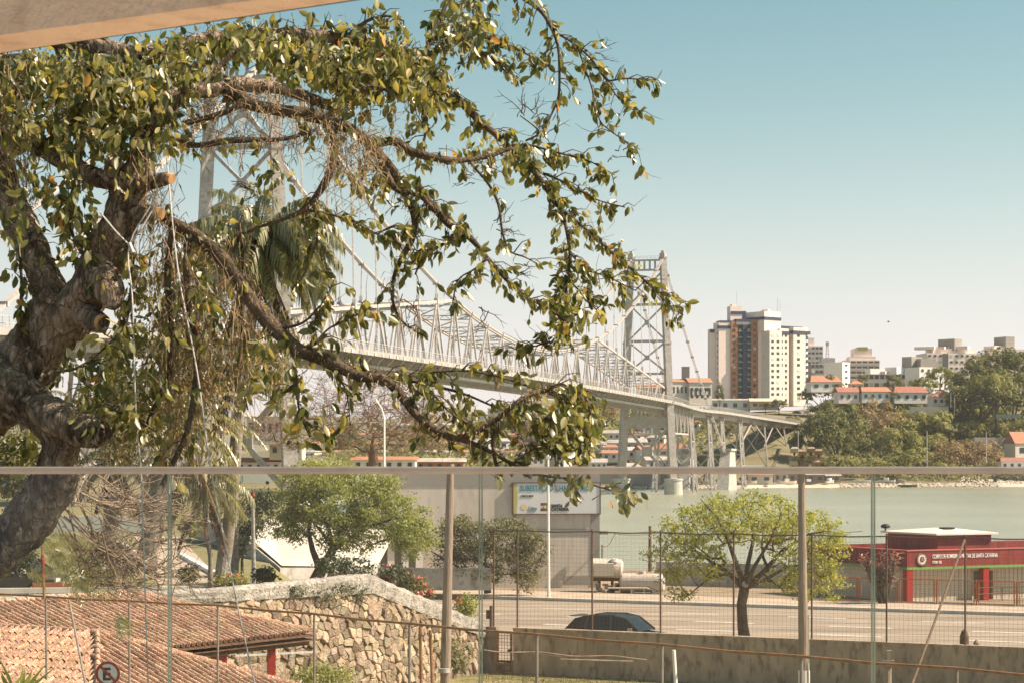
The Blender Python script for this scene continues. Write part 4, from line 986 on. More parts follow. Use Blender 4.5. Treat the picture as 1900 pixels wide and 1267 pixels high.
# tall netting fence standing on the wall
nf = thing('netting_fence', 'tall brown post and wire netting fence standing on the retaining wall', 'fence', RD(0,.15,ZT))
ps = [sx_at(p)[0] for p in (913,957,1096,1223,1359,1504,1643,1789)]; ps += [ps[-1]+3.0, ps[-1]+6.0]
ZF = 7.34
for s in ps:
    m = MB(); m.tube([RD(s,.15,ZT-.02),RD(s,.15,ZF+.08)],.036,8); m.build('fence_post', M['rustdark'], nf)
for a, b in zip(ps, ps[1:]):
    m = MB(); m.tube([RD(a,.15,ZF-.02),RD((a+b)/2,.15,ZF-.06),RD(b,.15,ZF-.02)],.028,6); m.build('top_rail', M['rustdark'], nf)
m = MB(); s = ps[0]
rg = random.Random(4)
while s < ps[-1]: m.bar(RD(s,.12,ZT+.05),RD(s+.02*rg.uniform(-1,1),.12,ZF-.05),.0042); s += .165
z = ZT+.05
while z < ZF: 
    s = ps[0]
    while s < ps[-1]-.1: m.bar(RD(s,.12,z+.008*rg.uniform(-1,1)),RD(s+3.0,.12,z+.008*rg.uniform(-1,1)),.0042); s += 3.0
    z += .165
m.build('wire_netting', M['wire'], nf, kind='stuff')
m = MB(); a, _ = sx_at(1789); b, _ = sx_at(1788)
m.tube([RD(a,.05,ZF-.1), W(1690,1275,66)],.045,8); m.build('raking_brace', M['rustdark'], nf)
m = MB(); a, _ = sx_at(909); m.tube([RD(a,.1,ZT-1.0),RD(a,.1,4.3)],.06,8); m.box(RD(a-.12,.1,3.95),(.14,.12,.35),(DR,NR,Zv)); tag(m.build('gate_post', M['rustdark']), 'short dark post with a latch box at the left end of the netting fence', 'post')
m = MB(); c = RD(sx_at(1778)[0],.9,2.14); m.lathe(c,[(.16,0),(.17,1.55),(.11,1.75),(.03,1.82)],10); tag(m.build('hydrant', M['rustdark']), 'dark capped hydrant head showing above the wall beside the last fence post', 'hydrant')
m = MB(); c = RD(sx_at(1801)[0],.9,2.14); m.lathe(c,[(.12,0),(.12,1.35),(.05,1.45)],10); tag(m.build('capped_pipe', M['wood']), 'small brown pipe end just right of the dark hydrant head', 'pipe')
# grass verge behind the wall and weeds in the yard
b = MB(); r = random.Random(12)
for i in range(9000):
    if i < 2500: p = RD(r.uniform(9,22), r.uniform(.4,1.5), 2.15); h = r.uniform(.05,.16)+.0
    else:
        px = r.uniform(880,1920); k=(px-CX)/F; d = 81.93/(1+.487*k)-r.uniform(.2,8); p = Vector((k*d,d,1.65)); h = r.uniform(.04,.13)
    if i < 2500: p.z = 2.3+ r.uniform(0,.9)*0
    a = r.uniform(0,6.28); e = Vector((math.cos(a),math.sin(a),0))*.02; l = Vector((r.uniform(-.05,.05),r.uniform(-.05,.05),h))
    b.add([p-e,p+e,p+l],[(0,1,2)])
b.build('yard_grass', M['leafo'], kind='stuff', origin=(0,0,0))

# ------------------------------------------------------------------ orange fence on the far pavement
of = thing('pipe_fence', 'long low red oxide pipe frame fence along the far pavement', 'fence', RD(0,38,2.3))
s = -3.6
while s < 50:
    a, b2 = s+.08, s+2.0
    m = MB()
    for z in (2.38, 3.62): m.tube([RD(a,38,z),RD(b2,38,z)],.028,6)
    for q in (a,b2): m.tube([RD(q,38,2.36),RD(q,38,3.64)],.028,6)
    m.build('fence_panel', M['orangefence'], of)
    m = MB(); m.tube([RD(b2+.13,38,2.28),RD(b2+.13,38,3.66)],.045,6); m.build('fence_post', M['orangefence'], of)
    s += 2.18
m = MB(); i0 = -5
m.bar(RD(-5,38.05,2.3),RD(50,38.05,2.3),.16,.14); m.build('fence_plinth', M['kerb'], of)
m = MB(); s = -3.6
while s < 30: m.bar(RD(s,38,2.38),RD(s,38,3.62),.006); s += .12
z = 2.5
while z < 3.6: m.bar(RD(-3.6,38,z),RD(30,38,z),.006); z += .12
m.build('wire_netting', M['wire'], of, kind='stuff')

# ------------------------------------------------------------------ fire station
C0 = W(1683,1021.7,114.6); C0.z = 0; EX = Vector((.899,.438,0)); EY = Vector((-.26,.966,0)).normalized(); EY = Vector((-.438,.899,0))
EX = Vector((.899,.438,0))
fs_ = thing('fire_station', 'low fire station with dark red roof band, white lettering and red columns', 'building', Vector((C0.x,C0.y,2.25)))
def FS(x,y,z): v = C0+EX*x+EY*y; v.z = z; return v
FA = (EX,EY,Zv)
def fbx(m, x0,x1,y0,y1,z0,z1): m.box(FS((x0+x1)/2,(y0+y1)/2,(z0+z1)/2),(x1-x0,y1-y0,z1-z0),FA); return m
m = MB(); fbx(m,0,17,0,.18,4.2,5.1); fbx(m,0,.18,.18,9.6,4.2,5.1); fbx(m,0,17,9.6,9.8,4.2,5.1); b_ = m.build('roof_band', M['redpaint'], fs_)
m = MB(); fbx(m,-.04,17,-.04,.22,5.1,5.16); fbx(m,-.04,.22,.22,9.8,5.1,5.16); m.build('band_coping', mat('pink_coping',(.50,.13,.10)), fs_)
m = MB(); fbx(m,-.01,17,-.012,.17,4.06,4.2); fbx(m,-.012,.17,.17,9.7,4.06,4.2); m.build('green_stripe', M['green'], fs_)
m = MB(); fbx(m,.2,17,.2,9.6,4.25,4.45); m.build('flat_roof', M['greyband'], fs_)
m = MB(); fbx(m,.1,17,.1,9.6,4.12,4.2); m.build('soffit', M['white'], fs_)
m = MB(); fbx(m,.5,5.2,.75,9.2,2.2,4.12); fbx(m,6.6,17,.75,9.2,2.2,4.12); fbx(m,5.2,6.6,1.15,9.2,2.2,4.12); fbx(m,5.2,6.6,.75,1.15,3.85,4.12); wl = m.build('station_wall', M['beige'], fs_)
x = 1.15
m = MB()
while x < 17:
    if not 5.15 < x < 6.65: fbx(m,x,x+.03,.735,.75,2.25,4.1)
    x += .3
m.build('siding_joints', M['greyband'], wl); m = MB(); fbx(m,9.0,10.2,.70,.76,2.9,3.75); w1 = m.build('station_window', M['carglass'], fs_); m = MB(); fbx(m,8.94,10.26,.69,.74,2.84,2.9); fbx(m,8.94,10.26,.69,.74,3.75,3.81); fbx(m,9.57,9.63,.68,.74,2.9,3.75); m.build('window_frame', M['white'], w1); m = MB(); fbx(m,4.35,4.42,.68,.75,2.3,4.1); m.build('downpipe', M['white'], fs_)
m = MB(); fbx(m,5.25,5.88,.95,1.01,2.3,3.8); d1 = m.build('glass_door', M['carglass'], fs_); m = MB(); fbx(m,5.94,6.55,.95,1.01,2.3,3.8); m.build('glass_door', M['carglass'], fs_)
m = MB(); cdisc(m, FS(5.55,.94,3.0), .14, EX, Zv, -.01, 16); m.build('door_emblem', M['beige'], d1)
for x in (0.0, 5.3, 11.0):
    m = MB(); fbx(m,x+.02,x+.42,.02,.42,2.22,4.06); m.build('column', M['redpost'], fs_)
m = MB(); fbx(m,4.55,8.45,3.2,8.0,4.3,5.92); up_ = m.build('upper_storey', M['redpaint'], fs_)
m = MB(); zc = 5.92; P_ = [FS(4.25,2.9,zc),FS(8.75,2.9,zc),FS(8.75,8.3,zc),FS(4.25,8.3,zc)]; R0, R1 = FS(5.9,5.6,zc+.24), FS(7.1,5.6,zc+.24)
m.add(P_+[R0,R1]+[p-Zv*.1 for p in P_],[(0,1,5,4),(1,2,5),(2,3,4,5),(3,0,4),(0,6,7,1),(1,7,8,2),(2,8,9,3),(3,9,6,0),(9,8,7,6)]); m.build('upper_roof', M['cream'], fs_)
m = MB(); fbx(m,6.2,6.9,4.6,5.2,6.1,6.2); m.build('roof_hatch', M['black'], fs_)
m = MB(); fbx(m,1.6,3.6,3.0,5.6,4.45,4.75); m.build('roof_box', M['roofg'], fs_)
tag(MB().lathe(FS(4.4,8.0,5.95),[(.05,0),(.05,.12),(.26,.16),(.3,.26),(.2,.36),(.06,.4)],12).build('roof_floodlight', M['black']), 'small dark floodlight perched on the left corner of the fire station roof', 'floodlight')
LN = -EY
EMB = FS(1.0,-.02,4.63)
m = MB(); cdisc(m, EMB, .36, EX, Zv, .03); em = m.build('emblem', M['letter'], fs_)
m = MB(); disc(m, EMB+LN*.03, .25, .335, EX, Zv, .01); m.build('emblem_ring', M['wood'], em)
m = MB(); disc(m, EMB+LN*.03, .335, .36, EX, Zv, .015); m.build('emblem_rim', M['black'], em)
m = MB(); cdisc(m, EMB+LN*.03, .17, EX, Zv, .012, 20); m.build('emblem_core', M['redpaint'], em)
m = MB()
for k in range(5):
    a = math.pi/2+k*2*math.pi/5; m.bar(EMB+LN*.05+(EX*math.cos(a)+Zv*math.sin(a))*.03, EMB+LN*.05+(EX*math.cos(a)+Zv*math.sin(a))*.15, .03,.02)
m.build('emblem_star', M['beige'], em)
text_mesh('CORPO DE BOMBEIROS MILITAR DE SANTA CATARINA', .33, 'letter', fs_, FS(1.72,-.02,4.66), EX, Zv, sx=.56, bold=.003)
text_mesh('PTPBM  GBS', .2, 'letter', fs_, FS(1.72,-.02,4.38), EX, Zv, sx=.6, bold=.002)
m = MB(); 
for z in (2.65,3.0): m.tube([FS(4.2,-.9,z),FS(13,-.9,z)],.03,6)
for x in (4.2,5.9,7.6,9.3,11,12.7): m.tube([FS(x,-.9,2.25),FS(x,-.9,3.02)],.03,6)
tag(m.build('ramp_handrail', M['rustdark']), 'dark low ramp handrail in front of the fire station door', 'handrail')
# red leaved shrub beside the station
def cordyline():
    base = W(1640,1121,113.2); base.z = 2.3; T = thing('red_leaved_shrub', 'tall red leaved cordyline shrub with thin stems at the corner of the fire station', 'shrub', base); r = random.Random(21)
    st = MB(); lf = MB(); ld = MB()
    for k in range(15):
        tx = r.uniform(-1.35,1.2); top = base+Vector((tx,r.uniform(-.7,.9),r.uniform(1.5,3.3)-(.6 if abs(tx)>1 else 0))); bb = base+Vector((tx*.25,r.uniform(-.2,.2),0))
        st.tube([bb,(bb+top)/2+Vector((tx*.08,0,.1)),top],[.05,.04,.03],5)
        for j in range(95):
            q = r.random(); p = lerp(bb, top, .45+.55*q) + Vector((r.gauss(0,.12),r.gauss(0,.12),0)); a = r.uniform(0,6.28); e = Vector((math.cos(a),math.sin(a),r.uniform(-.3,1.1))).normalized(); L = r.uniform(.22,.42); sd = e.cross(Zv).normalized()*.035
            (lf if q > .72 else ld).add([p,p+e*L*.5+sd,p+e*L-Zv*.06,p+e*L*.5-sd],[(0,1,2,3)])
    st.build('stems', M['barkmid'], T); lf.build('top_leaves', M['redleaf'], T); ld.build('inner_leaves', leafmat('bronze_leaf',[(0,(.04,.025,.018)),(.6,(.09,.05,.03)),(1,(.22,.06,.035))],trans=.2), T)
cordyline()

# ------------------------------------------------------------------ substation
SA = Vector(((690-CX)/F*127,127,0)); SB = Vector(((1112-CX)/F*129,129,0)); SE = (SB-SA).normalized(); SN = Vector((-SE.y,SE.x,0)); SL = (SB-SA).length
sub = thing('substation_building', 'large plain grey rendered substation building with a sign near its right end', 'building', Vector((SA.x,SA.y,2.2)))
def SS(x,y,z): v = SA+SE*x+SN*y; v.z = z; return v
def sbx(m,x0,x1,y0,y1,z0,z1): m.box(SS((x0+x1)/2,(y0+y1)/2,(z0+z1)/2),(x1-x0,y1-y0,z1-z0),(SE,SN,Zv)); return m
def spx(px): k=(px-CX)/F; A=SA; t=(k*A.y-A.x)/(SE.x-k*SE.y); return t
zz = lambda py: CAMZ+(HY-py)/F*128
m = MB(); sbx(m,spx(738),SL,0,14,2,zz(868)); m.build('wall', M['greywall'], sub)
m = MB(); sbx(m,spx(742),SL+.03,-.03,.2,zz(902),zz(869)); m.build('dark_band', M['greyband'], sub)
m = MB(); sbx(m,spx(977),spx(1095),-.025,.2,zz(993),zz(981)); m.build('dark_band', M['greyband'], sub); m = MB(); sbx(m,spx(951),spx(958),-.025,.2,zz(981),zz(953)); m.build('dark_band', M['greyband'], sub)
m = MB(); sbx(m,spx(1096),SL+.02,-.028,.2,2.2,zz(953)); m.build('corner_pilaster', M['greyband'], sub)
m = MB(); sbx(m,spx(1046),spx(1096),-.02,.2,zz(1083),zz(1069)); m.build('dark_band', M['greyband'], sub)
m = MB(); sbx(m,spx(663),spx(738),.6,12,2,zz(866)); m.build('side_wing', mat('pale_render',(.55,.50,.44),(.60,.55,.49),rough=.9,scale=.3), sub)
for k in range(7):
    x = spx(612+k*26); m = MB(); sbx(m,x,x+.42,-1.3,-.9,2,zz(1003)); m.build('white_pillar', M['white'], sub)
m = MB(); sbx(m,spx(600),spx(770),-.85,-.6,2,zz(1003)); m.build('louvre_front', M['greyband'], sub)
m = MB(); sbx(m,spx(598),spx(790),-1.5,-.3,zz(1003),zz(997)); m.build('porch_slab', M['greywall'], sub)
m = MB(); sbx(m,spx(596),spx(664),-.3,9,2,zz(960)); m.build('annex', M['brightwall'], sub)
# sign
sg = thing('substation_sign', 'white framed sign with teal lettering SUBESTAÇÃO ILHA CENTRO on the grey building', 'sign', SS(spx(952),-.2,zz(953)))
x0, x1, z0, z1 = spx(952), spx(1112), zz(952.5), zz(896)
m = MB(); sbx(m,x0,x1,-.16,-.03,z0,z1); bd = m.build('board', M['signwhite'], sg)
m = MB()
for a in ((x0,x1,z0-.06,z0),(x0,x1,z1,z1+.06),(x0-.06,x0,z0-.06,z1+.06),(x1,x1+.06,z0-.06,z1+.06)): sbx(m,a[0],a[1],-.2,-.03,a[2],a[3])
m.build('frame', M['rustdark'], sg)
m = MB(); ns = 8
pts = [SS(x0+.005,-.166,z0)]+[SS(x0+.22+.04*math.sin(k/ns*5-1),-.166,lerp(z0,z1,k/ns)) for k in range(ns+1)]+[SS(x0+.005,-.166,z1)]
m.add(pts,[tuple(range(len(pts)))]); m.build('yellow_stripe', M['yellow'], sg)
nrm = -.175
text_mesh('SUBESTAÇÃO ILHA CENTRO', .47, 'teal', sg, SS(spx(964),nrm,zz(909.8)), SE, Zv, sx=.73, bold=.008)
text_mesh('138/13,8kV', .2, 'black', sg, SS(spx(965),nrm,zz(921.5)), SE, Zv, sx=.9)
text_mesh('SANTA', .26, 'black', sg, SS(spx(1022),nrm,zz(940.5)), SE, Zv, sx=.86, bold=.012)
text_mesh('CATARINA', .26, 'black', sg, SS(spx(1022),nrm,zz(947)), SE, Zv, sx=.86, bold=.012)
text_mesh('Celesc', .26, 'teal', sg, SS(spx(979.5),nrm,zz(944.5)), SE, Zv, sx=.8)
text_mesh('Distribuição S.A.', .075, 'teal', sg, SS(spx(980),nrm,zz(947.5)), SE, Zv, sx=.95)
m = MB(); cdisc(m, SS(spx(971.5),-.165,zz(940)), .19, SE, Zv, .01, 20); m.build('round_logo', mat('pale_gold',(.58,.52,.28)), sg)
fx0, fx1, fz0, fz1 = spx(1002.5), spx(1015.5), zz(947.5), zz(932.5)
m = MB()
for a,b in ((0,.33),(.67,1)): m.add([SS(fx0,-.167,lerp(fz0,fz1,a)),SS(fx1,-.167,lerp(fz0,fz1,a)),SS(fx1,-.167,lerp(fz0,fz1,b)),SS(fx0,-.167,lerp(fz0,fz1,b))],[(0,1,2,3)])
m.build('flag_emblem', M['redpaint'], sg)
c = SS((fx0+fx1)/2+.05,-.172,(fz0+fz1)/2); m = MB(); m.add([c-SE*.2,c-Zv*.15,c+SE*.2,c+Zv*.15],[(0,1,2,3)]); m.build('flag_diamond', mat('flag_green',(.22,.38,.12)), sg)
m = MB(); cdisc(m, c-SN*.003, .05, SE, Zv, .006, 12); m.build('flag_crest', M['letter'], sg)
# white flagpole
p0 = RD(0,0); fp_ = W(1018,1112,118.3); fp_.z = 2.3
T = thing('flagpole', 'white steel pole with a ball top standing on the far kerb before the grey building', 'pole', fp_)
m = MB(); m.tube([fp_, W(1017,852,118.3)],[.10,.06],10); m.build('shaft', M['white'], T); m = MB(); m.lathe(W(1017,852,118.3),[(.05,0),(.13,.08),(.13,.2),(.04,.28)],12); m.build('ball_top', M['white'], T)
# low walls
m = MB(); m.bar(W(640,1074,119),W(912,1074,119),.3,1.25); m.bar(W(640,1054,119),W(912,1054,119),.4,.08); tag(m.build('low_wall', M['conc']), 'low grey wall behind the flower bushes, left of the red oxide fence', 'wall')
q1, q2, q3, q4 = W(455,1000,112), W(520,1053,106), W(700,1053,112), W(720,985,126)
m = MB()
for a,b,h in ((q1,q2,.5),(q2,q3,1.2)): m.add([a,b,b+Vector((0,.35,0)),a+Vector((0,.35,0)),a-Zv*(h+1.0),b-Zv*(h+1.0),b-Zv*(h+1)+Vector((0,.35,0)),a-Zv*(h+1.0)+Vector((0,.35,0))],[(0,1,2,3),(4,5,1,0),(5,6,2,1),(7,4,0,3),(6,7,3,2)])
pw = tag(m.build('ramp_parapet', M['conc']), 'low concrete parapet with a sloping left arm behind the green tree', 'wall')
m = MB(); m.add([W(462,996,113),W(523,1049,107.5),W(700,1051,113),W(735,985,127),W(500,962,127)],[(0,1,2,3,4)]); rp_ = m.build('ramp_slab', M['brightwall']); tag(rp_, 'bright white sloping concrete apron behind the green tree', 'ramp')
m = MB(); m.bar(RD(-18,49,2.95),RD(-3,49,2.95),.3,1.5); tag(m.build('yard_wall', M['conc']), 'grey sea wall behind the spreading tree and the fence', 'wall')

# tanks beside the substation
b0 = RD(3.6,46,2.2)
T = thing('tank_truck', 'old white tanker with a big round tank parked at the corner of the grey building', 'truck', b0)
a = W(1096,1053,125); c = W(1156,1055,125); m = MB(); m.tube([a,a+(c-a)*.06,c-(c-a)*.08,c],[.5,.6,.6,.42],20); m.build('tank', M['silver'], T, smooth=False)
m = MB(); m.tube([W(1140,1042,124.6),W(1140,1036,124.6)],.22,12); m.build('tank_cap', M['white'], T)
m = MB(); m.box(W(1120,1056,124.0),(1.2,.6,.75)); m.build('equipment_box', M['beige'], T)
m = MB()
for px in (1112,1136,1150): m.bar(W(px,1072,125),W(px,1098,125),.14)
m.bar(W(1100,1074,125),W(1158,1074,125),.5,.2); m.build('chassis', M['rustdark'], T)
m = MB(); r = random.Random(2)
for i in range(26): p = W(r.uniform(1106,1168),r.uniform(1084,1100),123.8); m.box(p,(r.uniform(.1,.35),.2,r.uniform(.1,.35)))
tag(m.build('scrap_heap', M['rock'], kind='stuff'), 'heap of pale scrap under the tanker', 'scrap') if 0 else m.build('scrap_heap', M['rock'], kind='stuff')
T = thing('water_tank', 'long white horizontal cylindrical tank lying behind the fence right of the tanker', 'tank', W(1195,1100,123.5))
a = W(1152,1080,123.8); c = W(1232,1081,123.2); m = MB(); m.tube([a,a+(c-a)*.05,c-(c-a)*.05,c],[.42,.56,.56,.42],22); m.build('cylinder', M['silver'], T)
m = MB()
for k in (.25,.75): p = lerp(a,c,k); m.box(p-Zv*.6,(.25,1.0,.5))
m.build('saddle', M['conc'], T)
m = MB(); m.tube([lerp(a,c,.5)+Zv*.5,lerp(a,c,.5)+Zv*.7],.2,10); m.build('manhole', M['silver'], T)
m = MB(); p = [W(1128,1090,122.8),W(1200,1090,122.8),W(1212,1094,122.8),W(1213,1104,122.8)]; m.tube(p,.04,6)
for px in (1150,1172,1195): m.tube([W(px,1090,122.8),W(px,1104,122.8)],.03,6)
tag(m.build('pipe_stand', M['cream']), 'low curved cream pipe rack in front of the tanks', 'rack')
# electricity pole and wires by the water
T = thing('power_pole', 'slim dark power pole by the water right of the substation', 'pole', W(1206,1062,148))
m = MB(); m.tube([W(1206,1062,148),W(1206,975,148)],[.14,.1],8); m.build('shaft', M['rustdark'], T)
m = MB(); m.tube([W(1117,1052,131),W(1117,1010,131)],.05,6); m.build('stay', M['rustdark'], T)
T = thing('service_wires', 'dark insulator and thin wires leaving the corner of the grey building', 'wires', W(1113,990,128))
m = MB()
for k in range(6): m.tube([W(1113+k*2.6,987.5,128.5),W(1114.5+k*2.6,987.5,128.5)],.12,8)
m.tube([W(1112,987.5,128.5),W(1140,987.5,128.5)],.04,6); m.build('insulator', M['rustdark'], T)
m = MB()
def sag(a,b,h,n=10): return [lerp(a,b,i/n)-Zv*h*4*(i/n)*(1-i/n) for i in range(n+1)]
m.tube(sag(W(1140,987,128.5),W(1206,984,148),.1),.02,4); m.tube(sag(W(1140,989,128.5),W(1206,990,148),.1),.02,4); m.tube(sag(W(1141,988,128.5),W(1117,1012,131),.35),.02,4); m.tube(sag(W(1206,984,148),W(1600,985,140),.3),.02,4)
m.build('wire', M['wire'], T)

# ------------------------------------------------------------------ the car on the road
def suv(origin, label, paint='carpaint', fwd=DR):
    ay = Vector((-fwd.y, fwd.x, 0)); T = thing('parked_car' if paint != 'carpaint' else 'moving_car', label, 'car', origin)
    def Q(x,y,z): return origin+fwd*x+ay*y+Zv*z
    prof = [(-2.15,.35),(-2.2,.75),(-2.12,1.05),(-1.75,1.10),(1.05,1.0),(1.75,.92),(2.12,.78),(2.2,.5),(2.1,.3)]
    m = MB(); vs = []; n = len(prof)
    for y, sc_ in ((-.9,.96),(-.88,1),(.88,1),(.9,.96)):
        for x,z in prof: vs.append(Q(x*(1 if abs(y)<.89 else .985), y, z if abs(y)<.89 else .35+(z-.35)*.93))
    fs = []
    for k in range(3):
        for i in range(n-1): fs.append((k*n+i,k*n+i+1,(k+1)*n+i+1,(k+1)*n+i))
    fs += [tuple(range(n-1,-1,-1)), tuple(range(3*n,4*n))]; m.add(vs,fs); m.add([Q(-2.1,-.88,.35),Q(2.1,-.88,.35),Q(2.1,.88,.35),Q(-2.1,.88,.35)],[(3,2,1,0)]); m.build('body', M[paint], T)
    # greenhouse: roof, pillars, panes
    rf = [(-1.95,1.08),(-1.55,1.50),(-.9,1.64),(.1,1.66),(.65,1.56),(1.3,1.06)]; m = MB(); vs = []
    for y, ins in ((-1,.0),(1,.0)):
        for x,z in rf: vs.append(Q(x, y*(.86-.22*(z-1.0)), z))
    k = len(rf); m.add(vs,[(i,i+1,k+i+1,k+i) for i in range(1,4)]); m.build('roof_panel', M[paint], T)
    m = MB(); m.add([vs[0],vs[1],vs[k+1],vs[k]],[(0,1,2,3)]); m.build('rear_window', M['carglass'], T)
    m = MB(); m.add([vs[4],vs[5],vs[k+5],vs[k+4]],[(0,1,2,3)]); m.build('windscreen', M['carglass'], T)
    for sgn, o_ in ((-1,0),(1,k)):
        m = MB(); m.add([v for v in vs[o_:o_+k]],[tuple(range(k))]); m.build('side_glass', M['carglass'], T)
        m = MB()
        for (x0,z0),(x1,z1),t in (((-1.1,1.08),(-1.0,1.62),.1),((.02,1.05),(.0,1.65),.09),((1.3,1.06),(.65,1.56),.07),((.65,1.56),(.1,1.66),.06),((.1,1.66),(-.9,1.64),.06),((-.9,1.64),(-1.55,1.50),.07),((-1.55,1.5),(-1.95,1.08),.12)):
            m.bar(Q(x0,sgn*(.865-.22*(z0-1.0)),z0),Q(x1,sgn*(.865-.22*(z1-1.0)),z1),t,.05)
        m.build('pillars', M[paint], T)
        m = MB(); m.bar(Q(-1.9,sgn*.885,1.07),Q(1.3,sgn*.885,1.03),.03,.03); m.build('chrome_strip', M['chrome'], T)
        m = MB(); m.bar(Q(-1.3,sgn*.66,1.59),Q(-.8,sgn*.66,1.665),.035,.035); m.bar(Q(-.8,sgn*.66,1.665),Q(.15,sgn*.66,1.68),.035,.035); m.build('roof_rail', M['black'], T)
        m = MB(); m.box(Q(.95,sgn*1.0,1.12),(.14,.2,.15),(fwd,ay,Zv)); m.build('mirror', M[paint] if sgn>0 else M['silver'], T)
        for x in (-1.35,1.38):
            w_ = MB(); c0 = Q(x,sgn*.92,.35); w_.tube([c0-ay*sgn*.2,c0],.35,20); wo = w_.build('wheel', M['rubber'], T)
            w_ = MB(); disc(w_, c0, .2, .24, fwd, Zv, -.02*sgn, 20)
            for q in range(7):
                a = q*2*math.pi/7; w_.bar(c0+ay*sgn*.012, c0+ay*sgn*.012+(fwd*math.cos(a)+Zv*math.sin(a))*.22, .04,.02)
            w_.build('rim', M['chrome'], wo)
    m = MB(); m.box(Q(-1.75,0,1.58),(.3,1.2,.04),(fwd,ay,Zv)); m.build('roof_spoiler', M[paint], T)
    for sgn in (-1,1):
        m = MB(); m.box(Q(2.08,sgn*.62,.78),(.16,.4,.14),(fwd,ay,Zv)); m.build('headlight', M['winlit'], T)
        m = MB(); m.box(Q(-2.12,sgn*.7,.9),(.1,.28,.2),(fwd,ay,Zv)); m.build('tail_light', M['redpaint'], T)
cs = sx_at(1062)[0]
suv(RD(cs+.1, 4.3, 2.14), 'dark grey hatchback on the road, its lower half hidden by the retaining wall')
p = W(20,1090,77); p.z = hnear(20,77,65)
suv(p+Vector((.0,0,.0)), 'black parked car behind the tiled roofs, its alloy front wheel showing', 'carpaint', Vector((.98,-.2,0)).normalized())
for k,(px,c_,lb) in enumerate(((166,'blue','blue plastic crate stack beside the black parked car'),(190,'blue','second blue crate stack right of the first one'),(152,'greencrate','small green crate standing before the blue stacks'))):
    m = MB(); p = W(px,1090,76+k); p.z = hnear(px,76+k,65); h = .8 if c_=='blue' else .45
    for j in range(int(h/.2)):
        m.box(p+Zv*(.1+j*.2),(.42,.42,.17)); m.box(p+Zv*(.19+j*.2),(.47,.47,.03))
    tag(m.build('crate_stack', M[c_]), lb, 'crates')
# front planting kerb and low red wall
m = MB(); m.bar(W(-150,1097,70),W(350,1092,72),.25,.18); tag(m.build('garden_kerb', M['kerb']), 'low pale kerb behind the tiled roof ridge', 'kerb')
m = MB(); m.bar(W(60,1090,73),W(220,1088,74),.25,.35); tag(m.build('brick_edge', mat('brick_red',(.22,.07,.04),(.28,.11,.06),scale=5)), 'low brick red edge wall in front of the parked black car', 'wall')
# driveway with white kerbs
def gp(px, d, dz=.02): d0,_ = land_edge(px); return Vector(((px-CX)/F*d, d, hnear(px,d,d0+.2)+dz))
def dn(px, py, z=5.2): return D_at(py, z)
def drape(m, u0, u1, p0, p1, q0, q1, dz, n=8):
    pass
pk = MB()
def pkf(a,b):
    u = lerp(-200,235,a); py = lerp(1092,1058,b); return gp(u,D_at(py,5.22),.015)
pk.grid(pkf,6,4); struct(pk.build('shade_dark_parking', M['earth'], origin=(0,0,0)))  # parking strip, coloured dark brown to stand in for the tree's shade
g = MB()
def drv(a,b): 
    L_ = W(lerp(330,255,b), lerp(1088,985,b), 1); R_ = W(lerp(415,335,b), lerp(1082,985,b),1)
    u = lerp(lerp(300,250,b), lerp(430,330,b), a); py = lerp(1082,985,b); d = D_at(py,5.22); return gp(u,d,.03)
g.grid(drv, 8, 14); struct(g.build('driveway', M['pave'], origin=(0,0,0)))
for (a,b,lb) in (((335,1018),(400,1052),'white kerb along the lawn, leading down to the palm foot'),((225,1000),(262,1020),'short white kerb left of the driveway')):
    m = MB(); A_ = gp(a[0],D_at(a[1],5.3),.1); B_ = gp(b[0],D_at(b[1],5.3),.1); m.bar(A_,B_,.3,.2); tag(m.build('white_kerb', M['white']), lb, 'kerb')
m = MB(); m.bar(W(100,972,150),W(290,972,150),.3,1.2); tag(m.build('white_wall', M['white']), 'white boundary wall glimpsed behind the dead branches', 'wall')
m = MB(); m.bar(W(355,975,140),W(458,1010,118),.3,1.4); tag(m.build('garden_wall', M['conc']), 'shaded garden wall behind the lawn left of the palm trunk', 'wall')

# ------------------------------------------------------------------ stone wall with whitewashed cap
sw = thing('stone_wall', 'rough ochre stone retaining wall with a whitewashed cap, rising to a blunt peak', 'wall', (SWP[1].x,SWP[1].y,1.65))
capt = [.4,.30,.55,.45]
def wall_at(s):   # s: metres along plan polyline -> point, outward normal, top z, cap thickness
    for i in range(3):
        a, b = SWP[i], SWP[i+1]; v = Vector((b.x-a.x,b.y-a.y,0)); L = v.length
        if s <= L or i == 2:
            t = s/L; d_ = v/L; n_ = Vector((d_.y,-d_.x,0)); return Vector((a.x,a.y,0))+v*t, n_, lerp(a.z,b.z,t), lerp(capt[i],capt[i+1],t)
        s -= L
L0 = (SWP[1]-SWP[0]).to_2d().length; L1 = (SWP[2]-SWP[1]).to_2d().length; L2 = (SWP[3]-SWP[2]).to_2d().length; LT = L0+L1+L2
def cap_fn(a, b):
    s = lerp(0, LT, a); p, n_, zt, ct = wall_at(s); zt += .04*noise.noise(Vector((s*1.1,3,0)))
    q = [(.14,-ct-.1),(.16,-ct+.02),(.15,-ct*.6),(.16,-ct*.25),(.12,-.02),(0,.05),(-.25,.05),(-.5,0)][round(b*7)]
    nz = noise.noise(Vector((s*2.2,b*4,1)))*.035 + noise.noise(Vector((s*7,b*9,5)))*.02
    return p+n_*(q[0]+nz)+Zv*(zt+q[1]+nz)
m = MB(); m.grid(cap_fn, 260, 7); m.build('whitewashed_cap', M['plaster'], sw, smooth=False)
def bk(a,b):
    s = lerp(0,LT,a); p,n_,zt,ct = wall_at(s); return p+n_*(.02+.02*noise.noise(Vector((s*5,b*20,2))))+Zv*lerp(1.5,zt-.1,b)
m = MB(); m.grid(bk, 120, 24); m.build('mortar_bed', M['mortar'], sw)
